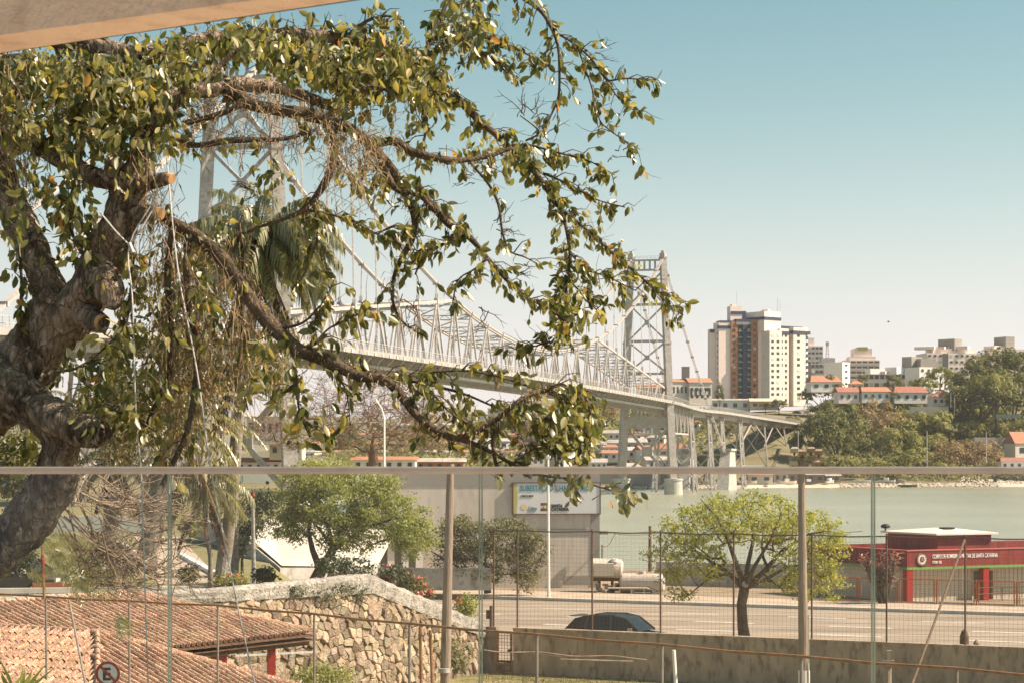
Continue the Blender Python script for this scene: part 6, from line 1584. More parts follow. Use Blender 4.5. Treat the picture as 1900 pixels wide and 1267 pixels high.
bush('small round tree trunk bush on the lawn left of the palms', 352,970,26,24,122,'leafg',36,.2)
bush('low green shrubs beside the driveway', 350,1065,26,14,84,'leafo',30,.13)
bush('green shrub hanging behind the tree trunk at the left edge', 30,1000,46,60,60,'leafd',90,.16)
bush('leafy bush low at the left behind the trunk', 25,860,50,60,70,'leafo',110,.18)
bush('hedge like bush between the trunk and the ropes', 190,1060,50,20,62,'leafd',40,.13)
# creeper on the cap of the stone wall
m = MB(); r = random.Random(40)
for k in range(60):
    s = L0+L1*r.uniform(.42,.95); p,n_,zt,ct = wall_at(s); q = p+n_*.22+Zv*(zt-ct*r.uniform(.4,1.6)); leaves_at(m,[q],16,.09,.08,r,.6)
tag(m.build('ivy', M['leafd']), 'dark green ivy hanging below the whitewashed cap near the peak of the wall', 'ivy')

# ------------------------------------------------------------------ palms
def frond(ml, ms, base, dirv, L, r, droop=1.0, lw=.045, ll=.75, n=34, rach=.03, hang=.7):
    d0 = dirv.normalized(); pts = []
    p = base.copy(); v = d0.copy(); st = L/12
    for i in range(13): pts.append(p.copy()); p = p+v*st; v = (v-Zv*droop*.13*(.4+i/9)).normalized()
    ms.tube(pts,[rach*(1-.8*i/12) for i in range(13)],4,cap=False)
    for i in range(n):
        f = (i+1)/(n+1)*.96; k = f*12; a = int(k); q = lerp(pts[a],pts[a+1],k-a); t = (pts[a+1]-pts[a]).normalized(); sd = t.cross(Zv)
        if sd.length < .05: sd = Vector((1,0,0))
        sd.normalize()
        for s in (-1,1):
            l = ll*(math.sin(math.pi*min(1,f*.85+.12))**.6)*r.uniform(.8,1.1); e = (sd*s*r.uniform(.55,.9)+t*.55+Vector((0,0,r.uniform(-.2,.25)))).normalized(); tip = q+e*l*.6-Zv*l*hang*r.uniform(.5,1.0); mid = q+e*l*.42-Zv*l*hang*.12
            wv = e.cross(Zv); wv = wv.normalized()*lw*.5 if wv.length > .1 else Vector((lw*.5,0,0))
            ml.add([q-wv*.5,q+wv*.5,mid+wv,mid-wv,tip],[(0,1,2,3),(3,2,4)])
def palm(label, foot, top, rt_, d, nf, L, mk, seed, dead=0, band=None, lens=None, droop=1.0, ll=.75, name='palm_tree', aim=None, hang=.7, lw=.045):
    r = random.Random(seed); T = thing(name, label, 'palm', W(*foot,d)); b = W(*foot,d); t = W(*top,d)
    m = MB(); n = 10; pts = [lerp(b,t,i/n)+Vector((.06*math.sin(i*.9),0,0)) for i in range(n+1)]; m.tube([b-Zv*.6]+pts,[rt_*1.15]+[rt_*(1.12-.3*i/n) for i in range(n+1)],14); m.build('trunk', M['palmtrunk'], T, smooth=True)
    if band: m = MB(); m.tube([lerp(b,t,-.005),lerp(b,t,band)],[rt_*1.2,rt_*1.13],14); m.build('lime_washed_foot', M['plaster'], T)
    for k in range(nf):
        a = k*2.399+r.uniform(-.2,.2); el = lerp(1.25,-.35,(k/nf)**.8)
        dv = Vector((math.cos(a)*math.cos(el),math.sin(a)*math.cos(el),math.sin(el)))
        if aim: dv = dv+Vector(aim)
        ml, ms = MB(), MB(); frond(ml, ms, t+dv*.15, dv, L*r.uniform(.85,1.1), r, droop, lw, ll, hang=hang, n=64)
        o = ml.build('frond', M[mk], T); ms.build('rachis', M['barkmid'], o)
    if dead:
        ml, ms = MB(), MB()
        for k in range(dead):
            a = r.uniform(0,6.28); dv = Vector((math.cos(a)*.5,math.sin(a)*.5,-1)); frond(ml, ms, t+Vector((math.cos(a)*.25,math.sin(a)*.25,-.2-r.random()*.6)), dv, L*r.uniform(.6,.95), r, .25, .04, .5, hang=1.0, n=30)
        o = ml.build('dead_skirt', M['fibre'], T)
        ms.build('dead_rachis', M['fibre'], o)
palm('tall drooping queen palm behind the tree, its trunk lime washed at the foot', (412,1068), (478,475), .25, 84, 46, 4.0, 'palm', 51, dead=26, band=.115, droop=1.5, ll=1.15, aim=(.22,-.1,.3), hang=.95, lw=.10)
palm('second palm trunk close behind the tall one', (432,1070), (440,690), .16, 86, 18, 2.8, 'palm', 52, dead=10, band=.14, droop=1.3, ll=.8, hang=.9)
palm('shorter feathery palm with spreading yellow green fronds left of the tall palm', (272,1030), (325,770), .36, 80, 44, 3.7, 'palmy', 53, dead=8, droop=1.0, ll=.6, hang=.35, lw=.05)
palm('small palm with pale hanging fronds behind the left glass joint', (390,1062), (378,905), .09, 82, 18, 2.3, 'palmy', 54, dead=6, droop=1.7, ll=.7, hang=.9)
palm('low palm behind the big trunk at the left', (200,1010), (215,860), .3, 88, 24, 2.4, 'palm', 55, dead=6, droop=1.2, ll=.6, hang=.5)
palm('thin palm fronds behind the trunk fork at the far left', (60,980), (40,770), .2, 90, 18, 2.6, 'palm', 56, droop=1.1, ll=.7, hang=.6)
# spiky plant in the bottom left corner
r = random.Random(57); T = thing('spiky_plant', 'sharp leaved green yucca plant in the bottom left corner', 'plant', W(25,1340,30)); 
for k in range(26):
    a = r.uniform(-1.3,1.5); e = Vector((math.sin(a),r.uniform(-.5,.5),math.cos(a)*.8+.15)).normalized(); b = W(r.uniform(15,40),1305,30+r.uniform(-.1,.1)); L = r.uniform(.5,.85); s = e.cross(Vector((0,1,0))).normalized()*.022
    m = MB(); m.add([b-s,b+s,b+e*L*.55+s*1.1-Zv*.01,b+e*L*.55-s*1.1,b+e*L-Zv*.07],[(0,1,2,3),(3,2,4)]); m.build('leaf_blade', M['leafg'], T)
# dark layered conifer under the bridge
r = random.Random(58); d = 135; T = thing('layered_conifer', 'dark layered pine like tree under the bridge deck behind the big trunk', 'tree', W(215,860,d)); lm = MB(); tm = MB(); tm.tube([W(215,880,d),W(212,650,d)],[.3,.08],8)
for k in range(26):
    py = 655+k*5.2; wd = lerp(18,80,min(1,k/13)); c = W(212+r.uniform(-wd*.5,wd*.5),py,d+r.uniform(-1.5,1.5))
    tg = blob_targets(r,c,(wd*.5/F*d,wd*.4/F*d,6/F*d),14,.0); leaves_at(lm,tg,26,.22,.22,r,.35,0,.35); tm.tube([W(213,py+8,d),c],[.05,.02],4)
tm.build('trunk', M['barkmid'], T); lm.build('crown', M['hillB'], T)

# ------------------------------------------------------------------ the big old tree in front
tree = thing('old_tree', 'huge old tree with twisting grey trunk, mossy limbs and olive leaves at the left', 'tree', W(-60,1500,19))
rt = random.Random(61)
def crom(P, n=6):
    out = []
    for i in range(len(P)-1):
        p0 = P[max(i-1,0)]; p1 = P[i]; p2 = P[i+1]; p3 = P[min(i+2,len(P)-1)]
        for k in range(n):
            t = k/n; out.append(tuple(.5*((2*b)+(-a+c)*t+(2*a-5*b+4*c-d_)*t*t+(-a+3*b-3*c+d_)*t**3) for a,b,c,d_ in zip(p0,p1,p2,p3)))
    out.append(tuple(P[-1])); return out
def limb(P, seg=18, wob=.10, name='limb', mk='bark', n=6, lump=1.0):
    big_ = P[0][3] > 40 or (len(P) > 2 and P[1][3] > 40)
    if big_: n, seg = 20, max(seg*2, 40)
    """P: list of (px, py, depth, width in pixels)"""
    C = crom(P, n); pts = [W(a,b,c) for a,b,c,w_ in C]; rs_ = [w_/2/F*c for a,b,c,w_ in C]
    m = MB(); m.tube(pts, rs_, seg)
    for i, v in enumerate(m.v):
        k = min(i//seg, len(pts)-1); c = pts[k]; e = v-c
        nz = noise.noise(v*1.6)*.9+noise.noise(v*4.5)*.5+noise.noise(v*11)*.2
        if big_: nz += .35*abs(noise.noise(Vector((v.x*14,v.y*14,v.z*4))))*1.2-.2+noise.noise(v*26)*.12-.35*max(0,noise.noise(v*3.3+Vector((9,9,9))))
        m.v[i] = c+e*(1+wob*lump*nz*1.6)
    return m.build(name, M[mk], tree, smooth=True), pts, rs_
# trunk and great limbs
limb([(-160,1110,19.4,130),(-60,1045,19.4,122),(10,1005,19.3,106),(55,960,19.3,96),(88,912,19.3,88),(105,865,19.2,78),(108,822,19.2,66),(88,785,19.2,70),(50,745,19.2,90),(-30,700,19.3,100)], 26, .16, 'lower_trunk')
limb([(60,752,19.1,60),(110,775,18.9,70),(150,792,18.8,66),(180,804,18.7,56),(196,813,18.7,38),(203,820,18.7,8)], 20, .14, 'trunk_stub')
limb([(-120,820,19.6,150),(-30,750,19.6,136),(40,690,19.6,124),(80,630,19.6,118),(106,580,19.6,118),(118,550,19.6,100)], 28, .14, 'main_trunk')
limb([(112,595,19.6,96),(88,530,19.7,72),(66,475,19.8,62),(44,429,19.9,62),(24,385,20,60),(6,335,20.1,58),(0,260,20.2,52),(-4,170,20.3,44),(-12,60,20.4,36)], 22, .14, 'left_limb')
limb([(118,600,19.5,92),(158,548,19.4,78),(188,495,19.3,82),(206,450,19.2,80),(224,412,19.1,76),(234,378,19.1,78),(240,345,19.1,78),(256,312,19.1,56),(266,278,19.2,40),(270,246,19.3,30),(272,222,19.3,22)], 24, .13, 'right_limb')
limb([(250,330,19.1,60),(205,336,19.1,40),(165,325,19.2,38),(126,303,19.3,36),(62,272,19.4,28),(20,262,19.5,24)], 16, .14, 'cross_limb')
limb([(205,330,19.0,34),(214,300,19.0,36),(212,282,19.0,30),(206,272,19,10)], 14, .2, 'knob')
limb([(250,345,19.1,50),(285,338,18.9,30),(308,332,18.8,26),(316,332,18.8,20)], 14, .12, 'sawn_stub')
limb([(140,575,19.5,44),(160,588,19.2,42),(182,598,19.0,38),(189,600,19.0,34)], 16, .1, 'sawn_stub')
for (a,b,dd,w_) in ((190,600,18.95,33),(318,332,18.75,19),(296,398,18.9,24)):
    m = MB(); e = Vector((.75,-.55,-.35)).normalized(); p = W(a,b,dd); m.tube([p-e*.03,p+e*.012],w_/2/F*dd,14); m.build('sawn_face', M['cutwood'], tree)
limb([(240,400,19.1,50),(270,398,18.9,34),(292,398,18.9,24)], 14, .1, 'sawn_stub')
limb([(175,480,19.3,50),(200,530,19.0,56),(206,556,18.9,46),(202,574,18.9,20)], 16, .16, 'swollen_burl')
# boughs: polylines (px,py,d,width px), leaf density, moss density
BG = [
 # upper mossy boughs
 ([(20,60,20,44),(150,80,20,40),(260,105,20,38),(380,78,20.3,34),(480,70,20.4,30),(560,66,20.5,26),(640,72,20.6,22),(700,84,20.7,20),(760,105,20.8,17),(800,130,21,15)],1.4,.5),
 ([(262,270,19.2,44),(300,205,19.3,36),(340,172,19.4,34),(400,166,19.5,32),(450,158,19.6,30),(520,166,19.7,26),(570,180,19.8,22),(612,196,19.9,18),(640,192,20,15),(665,170,20,13),(700,162,20,12),(740,176,20,9)],.5,1.8),
 ([(420,170,19.5,24),(470,195,19.4,24),(520,205,19.4,24),(580,215,19.5,24),(640,235,19.6,24),(680,262,19.7,22),(700,285,19.8,20),(730,320,19.9,16),(750,360,20,14),(768,400,20,13),(766,440,20,11),(745,480,20,9),(730,520,20,7),(730,565,20,6),(750,600,20,4),(790,625,20,3)],.35,1.5),
 ([(690,270,19.8,16),(730,262,19.9,16),(760,280,20,14),(800,292,20,14),(850,298,20.1,12),(900,292,20.2,9),(950,275,20.3,7)],.6,.7),
 ([(800,130,21,15),(820,165,21,14),(855,190,21,13),(890,225,21,12),(925,255,21.1,11),(965,292,21.2,10),(1000,330,21.2,9),(1035,382,21.3,8),(1070,412,21.3,7),(1105,440,21.4,6),(1145,478,21.5,5),(1190,515,21.5,4),(1235,560,21.6,3),(1268,585,21.6,2.5)],1.5,.4),
 ([(800,130,21,12),(790,100,21,10),(810,50,21.2,9),(830,0,21.3,8),(840,-60,21.4,7)],1.6,.2),
 ([(815,70,21.2,7),(860,58,21.2,6),(905,72,21.2,5),(950,88,21.2,4),(985,105,21.2,3)],1.6,0),
 ([(860,60,21.2,6),(890,95,21.2,5),(925,120,21.2,4),(945,145,21.2,3)],1.7,0),
 ([(900,-60,21.4,9),(960,-10,21.4,8),(1000,18,21.5,7),(1022,50,21.5,7),(1035,85,21.5,6),(1038,130,21.5,5),(1036,180,21.5,4.5),(1022,215,21.5,3.5),(1005,250,21.5,3),(995,280,21.5,2.5)],1.1,0),
 ([(1025,58,21.5,5),(1060,78,21.6,5),(1095,108,21.6,4.5),(1118,140,21.7,4),(1130,150,21.7,3.5),(1165,146,21.7,3),(1215,152,21.8,2)],1.1,0),
 ([(1120,140,21.7,3.5),(1135,165,21.7,3),(1150,185,21.7,2.5),(1185,212,21.7,2)],1.1,0),
 ([(1070,85,21.6,3.5),(1085,125,21.6,3),(1100,170,21.6,3),(1112,222,21.6,2.5),(1135,245,21.6,2.5),(1160,262,21.7,2),(1188,278,21.7,1.5)],.9,0),
 ([(1020,90,21.4,3.5),(1000,110,21.4,3),(985,130,21.4,2)],1.4,0),
 ([(965,-30,21.3,4),(900,0,21.3,3),(870,6,21.3,2)],1.2,0),
 ([(950,270,21.2,7),(990,272,21.3,5),(1040,285,21.3,4),(1090,298,21.4,3.5),(1140,325,21.5,2)],1.2,0),
 ([(965,292,21.2,7),(1000,318,21.3,5),(1050,340,21.4,4),(1105,370,21.5,3),(1160,385,21.5,2.5)],.9,0),
 ([(975,262,21.2,4),(1000,245,21.2,3),(965,215,21.2,2)],.1,0),
 ([(1040,385,21.3,6),(1052,430,21.2,7),(1058,480,21.2,7),(1050,530,21.2,6),(1055,580,21.2,5),(1040,625,21.2,4),(1000,640,21.2,3),(960,650,21.2,2)],2.0,.2),
 ([(1058,470,21.2,5),(1090,500,21.2,4),(1130,515,21.2,3),(1180,540,21.3,2)],1.6,0),
 ([(1055,520,21.2,4),(1090,555,21.2,3),(1110,580,21.2,2)],1.6,0),
 ([(775,345,20,14),(800,380,20,12),(830,415,20,11),(870,440,20.1,10),(905,480,20.2,8),(940,520,20.3,7),(975,550,20.3,6),(1020,575,20.4,5),(1055,600,20.4,3)],1.2,.5),
 ([(700,288,19.8,14),(720,330,19.8,12),(740,355,19.9,11),(780,365,19.9,10),(810,395,20,9),(850,430,20,8)],1.2,.6),
 ([(870,300,20.4,5),(905,340,20.4,5),(925,380,20.4,5),(932,430,20.4,4),(945,465,20.4,3.5),(975,478,20.4,2.5),(1000,492,20.4,1.6)],.35,.3),
 ([(850,430,20,8),(820,455,20,6),(790,470,20,5),(770,510,20,3)],1.5,.1),
 ([(905,480,20.1,5),(880,500,20.1,4),(850,520,20.1,3),(840,560,20.1,2)],1.3,0),
 # curved inner boughs
 ([(615,235,19.5,14),(622,280,19.4,15),(612,320,19.3,15),(590,360,19.3,14),(562,390,19.3,10),(520,410,19.3,7),(470,425,19.3,6),(430,445,19.3,5)],.6,.6),
 ([(560,390,19.3,7),(600,395,19.4,5),(650,410,19.5,4),(700,435,19.6,3.5),(745,455,19.6,2.5)],1.3,0),
 ([(700,435,19.6,3),(740,420,19.6,3),(775,470,19.6,2)],1.0,0),
 ([(578,370,19.3,5),(590,430,19.4,4),(570,500,19.4,3),(540,540,19.4,2)],1.0,0),
 ([(340,230,19.3,12),(400,215,19.2,12),(450,195,19.2,10)],.6,.8),
 ([(320,265,19.3,14),(370,270,19.2,12),(420,262,19.2,12),(470,260,19.2,10),(530,258,19.3,8),(590,240,19.4,6)],.7,1.2),
 ([(380,165,19.5,12),(410,120,19.6,10),(450,85,19.7,8),(480,70,19.8,8)],.8,.2),
 # great descending bough
 ([(262,385,19.2,28),(320,412,19.1,26),(365,440,19,25),(410,478,18.9,26),(440,520,18.8,26),(470,565,18.7,26),(510,610,18.6,25),(548,645,18.5,25),(590,662,18.4,23),(630,680,18.3,23),(665,697,18.2,21),(712,703,18.2,20),(740,728,18.1,18),(775,772,18,17),(815,800,18,16),(850,812,18,14),(885,800,18,12),(925,775,18,10),(965,742,18,8),(1010,725,18.1,6),(1050,735,18.1,4)],.75,1.5),
 ([(850,812,18,12),(900,832,18,8),(950,860,18,6),(1000,880,18,5),(1060,888,18.1,4),(1110,902,18.1,3.5),(1150,915,18.1,2.5),(1180,935,18.1,2)],.5,0),
 ([(600,665,18.4,8),(660,680,18.4,7),(720,700,18.4,6),(790,712,18.4,5),(860,730,18.4,5),(920,755,18.4,4),(980,775,18.4,3),(1040,800,18.4,2)],.9,0),
 ([(730,702,18.3,6),(800,690,18.4,4),(870,688,18.4,4),(930,700,18.4,3),(990,720,18.4,2.5),(1060,745,18.4,2)],.8,0),
 ([(760,745,18.1,6),(790,720,18.1,5),(830,760,18.1,4),(870,790,18.1,3)],1.3,0),
 ([(925,775,18,8),(915,810,18,8),(918,850,18,7),(925,880,18,4)],1.0,.5),
 ([(965,742,18,6),(1010,770,18,5),(1060,790,18,4),(1095,830,18,3)],2.0,0),
 ([(1010,725,18.1,5),(1045,712,18.1,4),(1085,745,18.1,3),(1105,790,18.1,2)],2.0,0),
 ([(1095,830,18,3),(1090,860,18,2)],2.0,0),
 ([(885,800,18,8),(850,770,18,5),(830,740,18,4)],1.2,0),
 ([(950,860,18,4),(1000,830,18,3),(1050,850,18,2)],2.2,0),
 ([(548,645,18.5,8),(580,640,18.4,6),(610,610,18.4,4),(650,590,18.4,3),(690,570,18.4,2.5)],1.4,0),
 ([(510,610,18.6,7),(560,600,18.5,5),(600,560,18.5,3),(620,520,18.5,2)],1.0,0),
 ([(540,640,18.5,6),(550,700,18.5,5),(555,760,18.5,4),(575,810,18.5,3)],1.3,0),
 ([(600,668,18.4,5),(640,720,18.4,3),(650,790,18.4,2)],.8,0),
 # hanging roots and thin stems in the middle left
 ([(350,440,19,16),(345,500,18.9,13),(352,580,18.8,12),(365,640,18.8,12),(362,720,18.7,13),(352,780,18.7,13),(335,830,18.7,12),(300,900,18.7,8)],.35,.8),
 ([(318,420,19.1,14),(310,520,19,12),(318,600,19,11),(312,700,19,11),(285,760,19,10),(268,800,19,8)],.45,.8),
 ([(440,520,18.8,10),(450,600,18.9,7),(445,680,18.9,5),(460,760,18.9,3)],.9,.7),
 ([(245,440,19,8),(245,520,18.9,6),(235,600,18.9,4),(215,660,18.9,3)],1.4,.3),
 # left sprays
 ([(20,262,19.5,20),(-30,240,19.6,16)],.6,.2),
 ([(60,280,19.3,8),(120,240,19.2,6),(190,215,19.1,5),(250,200,19,4)],1.8,.1),
 ([(150,330,19.1,8),(130,400,19,6),(150,470,19,4),(200,500,19,3)],1.6,0),
 ([(140,395,19.2,9),(165,440,19.2,7),(178,460,19.2,6)],.5,0),
 ([(30,640,19.3,8),(40,540,19.4,7),(35,450,19.5,5)],.8,.1),
 ([(270,235,19.3,20),(262,190,19.3,16),(240,140,19.3,14),(200,100,19.4,12)],1.4,.5),
 ([(262,250,19.2,14),(310,225,19.1,10),(330,190,19,8),(350,140,19,6)],1.4,.3),
 ([(190,760,18.6,6),(240,770,18.5,5),(290,800,18.5,4)],2.0,0),
 ([(100,690,18.5,6),(150,680,18.4,5),(200,640,18.4,4),(240,600,18.4,3)],1.2,0),
 ([(0,170,20,20),(60,140,19.8,14),(130,125,19.6,12),(200,130,19.5,10),(270,150,19.4,8)],2.2,.2),
 ([(0,110,19.9,16),(70,110,19.8,12),(160,160,19.6,8),(230,175,19.5,6)],2.2,.1),
 ([(480,70,20.4,14),(520,110,20.2,10),(570,130,20.2,8),(640,130,20.3,6),(700,140,20.3,4)],2.2,.5),
 ([(640,72,20.6,10),(680,40,20.6,7),(720,30,20.6,5),(750,40,20.6,3)],2.0,0),
 ([(700,84,20.7,10),(740,130,20.6,7),(790,150,20.6,5),(830,200,20.6,3)],2.2,.2),
 ([(760,105,20.8,8),(770,170,20.7,6),(790,230,20.7,5),(780,290,20.7,4)],1.4,.4),
 ([(560,66,20.5,8),(600,100,20.4,6),(620,150,20.4,4)],1.8,.5),
]
leafpts = []    # (position, twig direction, size factor)
mossm = MB(); twm = MB()
for bi, (P, ld, ms_) in enumerate(BG):
    mw = P[0][3]; limb_o, pts, rs_ = limb(P, 12 if mw > 14 else 8, .12 if mw < 14 else .24, 'bough', 'bark' if mw > 32 else 'bark2', 5, 1.0)
    acc = 0
    for i in range(len(pts)-1):
        a, b = pts[i], pts[i+1]; L = (b-a).length; av = (b-a).normalized(); f = i/len(pts); px_ = CX+a.x/a.y*F
        nt_ = L*ld*(16.5 if not (355 < px_ < 545 and HY-(a.z-CAMZ)/a.y*F > 90) else 2.6)
        acc += nt_
        while acc > 1:
            acc -= 1; p = lerp(a,b,rt.random()); e = (Vector((rt.gauss(0,1),rt.gauss(0,1.0),rt.gauss(.1,.9)))+av*.9).normalized(); tl = rt.uniform(.05,.26)*(1 if rs_[i] < .06 else 1.3)
            q1 = p+e*tl*.5+Vector((0,0,.02)); q2 = p+e*tl-Zv*tl*.15; twm.tube([p,q1,q2],[.007,.005,.003],4,cap=False)
            nl = rt.choice((3,4,5,6,7)) if ld > .3 else 2
            for k in range(nl):
                g_ = rt.uniform(.35,1.05); leafpts.append((lerp(p,q2,min(1,g_))+Vector((rt.gauss(0,.015),rt.gauss(0,.02),0)), e, 1.0 if px_ > 700 else 1.12))
            if rt.random() < .22:
                v = (e+Vector((rt.gauss(0,.6),rt.gauss(0,.6),rt.gauss(.2,.5)))).normalized(); twm.tube([q2,q2+v*.1,q2+v*.2+Vector((rt.gauss(0,.03),0,.02))],[.003,.0025,.0015],3,cap=False)
        # moss, dry fibres
        for k in range(int(L*ms_*150)):
            t_ = rt.random(); c = lerp(a,b,t_); rr = rs_[i]; an = rt.uniform(0,6.28); o1 = av.orthogonal().normalized(); o2 = av.cross(o1); e = o1*math.cos(an)+o2*math.sin(an)
            s0 = c+e*rr*.9; ln = rt.uniform(.03,.10) if rt.random() < .8 else rt.uniform(.08,.28)
            dv = (e*.6+Vector((rt.gauss(0,.5),rt.gauss(0,.5),rt.gauss(-.1,.5)))).normalized(); p1 = s0+dv*ln*.5; p2 = p1+(dv*.4-Zv*.8)*ln*.6; w_ = Vector((rt.uniform(-1,1),rt.uniform(-1,1),0)).normalized()*.004
            mossm.add([s0-w_,s0+w_,p1+w_,p2,p1-w_],[(0,1,2,4),(4,2,3)])
# extra leafy masses: (px,py,d,rx,ry,n)
for (px,py,dd,rx,ry,n) in ((90,150,19.4,130,60,330),(230,170,19.2,110,70,330),(60,230,19.3,90,45,150),(200,250,19.1,110,40,150),(330,110,19.9,80,45,190),(470,75,20.2,80,28,170),(570,110,20.2,70,45,200),(680,110,20.4,80,55,260),(770,150,20.6,60,60,200),
      (860,60,21.1,50,60,120),(120,350,19.2,60,50,70),(220,330,19.6,40,30,30),(60,330,19,60,40,40),(650,180,20,50,40,60),(700,340,20,60,50,40),(150,450,19.3,60,60,60),(20,420,18.6,30,60,36),(1060,560,21.1,45,70,110),(1050,790,18.1,60,60,130),
      (960,300,21.1,40,35,60),(880,270,21,50,40,50),(500,330,19.4,40,40,24),(240,700,19.6,90,90,120),(160,760,19.6,70,40,80),(500,700,18.9,60,70,60),(60,850,19.8,50,60,60),(1150,915,18.1,35,25,16),(560,790,18.4,50,40,30),(380,560,18.9,90,90,90),(330,690,19,80,80,60),(430,430,19.1,50,30,8)):
    for i in range(int(n*(.85 if py < 260 else .5))):
        x, y = rt.gauss(0,.5), rt.gauss(0,.5)
        if abs(x) > 1.1 or abs(y) > 1.1: continue
        p = W(px+x*rx,py+y*ry,dd+rt.gauss(0,.5)); e = Vector((rt.gauss(0,1),rt.gauss(0,1),rt.gauss(0,.5))).normalized(); q = p-e*rt.uniform(.1,.3)
        if rt.random() < .4: twm.tube([q,lerp(q,p,.5)+Zv*.02,p],[.006,.004,.003],3,cap=False)
        for k in range(3): leafpts.append((p+Vector((rt.gauss(0,.05),rt.gauss(0,.05),rt.gauss(0,.04))), e, 1.1))
def leaf_shape():
    vs = []; prof = [(0,.0),(.18,.60),(.42,1.0),(.68,.86),(.88,.42),(1,0)]
    for i,(t,w_) in enumerate(prof):
        z = -.20*t*t
        if w_ == 0: vs.append(Vector((0,t,z)))
        else: vs += [Vector((-w_*.24,t,z+.06)),Vector((0,t,z)),Vector((w_*.24,t,z+.06))]
    fs = [(0,2,1),(0,3,2)]
    for k in range(3):
        a = 1+k*3; fs += [(a,a+1,a+4,a+3),(a+1,a+2,a+5,a+4)]
    fs += [(10,11,13),(11,12,13)]
    return vs, fs
LV, LF = leaf_shape(); lmb = MB(); lmb.add(LV, LF); LEAF = lmb.mesh('leaf', M['leaf'], smooth=True)
def leaf_mat(p, e, k):
    out = Vector((e.x*.6+rt.gauss(0,.3), e.y*.5+rt.gauss(0,.3), -1.0+rt.gauss(0,.4))).normalized()     # leaves dangle
    if rt.random() < .16: out = Vector((e.x+rt.gauss(0,.4),e.y+rt.gauss(0,.4),.1+rt.gauss(0,.4))).normalized()
    nn = Vector((rt.gauss(0,1),rt.gauss(-.3,1),rt.gauss(.3,.6))); nn = (nn-out*nn.dot(out)).normalized(); X = out.cross(nn); L = .100*k*rt.uniform(.6,1.3)
    return Matrix(((X.x*L,out.x*L,nn.x*L,p.x),(X.y*L,out.y*L,nn.y*L,p.y),(X.z*L,out.z*L,nn.z*L,p.z),(0,0,0,1))), L
LM = [leaf_mat(*a) for a in leafpts]
def inframe(mw):
    p = mw.translation; u = CX+p.x/p.y*F; v = HY-(p.z-CAMZ)*F/p.y; return 5 < u < 1890 and (100-u*.15 < v < 960)
idx = sorted(range(len(LM)), key=lambda i: -(LM[i][1]/LM[i][0].translation.y if inframe(LM[i][0]) else 0))
big = set(idx[:300])
for i in idx[:300]: place(LEAF, 'leaf', tree, LM[i][0])
lv = MB()
for i, (mw, L) in enumerate(LM):
    if i not in big: lv.add([mw @ v for v in LV], LF)
lv.build('leaves', M['leaf'], tree, kind='stuff', smooth=True)
twm.build('twigs', M['bark2'], tree, kind='stuff'); 
# hanging fibres, aerial roots and dry streamers
hr = MB()
for (x0,x1,y0,y1,ln,n) in ((290,470,420,600,240,200),(300,400,560,700,220,150),(330,560,150,260,70,130),(560,760,190,300,50,50),(250,330,250,420,200,60),(420,560,580,700,120,50),(120,300,700,860,110,90),(600,700,220,300,130,80),(0,60,100,330,160,90)):
    for i in range(n):
        px = rt.uniform(x0,x1); py = rt.uniform(y0,y1); dd = rt.uniform(18.6,20); l = ln*rt.uniform(.15,1)/F*dd; p = W(px,py,dd); sw = rt.gauss(0,.10)
        pts = [p+Vector((sw*math.sin(k*.9+i)+rt.gauss(0,.012), rt.gauss(0,.02), -l*k/5)) for k in range(6)]; hr.tube(pts,[.004,.004,.0035,.003,.0025,.002],3,cap=False)
        if rt.random() < .6:
            for k in range(3):
                q = pts[rt.randint(1,5)]; e = Vector((rt.gauss(0,1),rt.gauss(0,1),rt.gauss(-.5,.6))).normalized()*.06; hr.add([q,q+e+Vector((.006,0,0)),q+e*1.6-Zv*.03,q+e-Vector((.006,0,0))],[(0,1,2,3)])
vl = MB()
for (x0,x1,y0,y1,n) in ((285,430,430,760,1500),(420,560,560,720,350),(230,330,500,820,600),(150,300,640,860,500),(270,420,640,860,500)):
    for i in range(n):
        u_ = rt.gauss(.5,.24); v_ = rt.random(); px = lerp(x0,x1,u_)+12*math.sin(v_*9+x0); py = lerp(y0,y1,v_); p = W(px,py,rt.uniform(18.8,20.2)); e = Vector((rt.gauss(0,.5),rt.gauss(0,.5),-1+rt.gauss(0,.5))).normalized(); s_ = e.cross(Vector((rt.gauss(0,1),1,rt.gauss(0,.4)))).normalized(); l_ = rt.uniform(.03,.085)
        vl.add([p,p+e*l_*.5+s_*l_*.22,p+e*l_,p+e*l_*.5-s_*l_*.22],[(0,1,2,3)])
vl.build('vine_leaves', M['vine'], tree, kind='stuff')
hr.build('hanging_fibres', M['moss'], tree, kind='stuff'); mossm.build('moss', M['moss'], tree, kind='stuff')
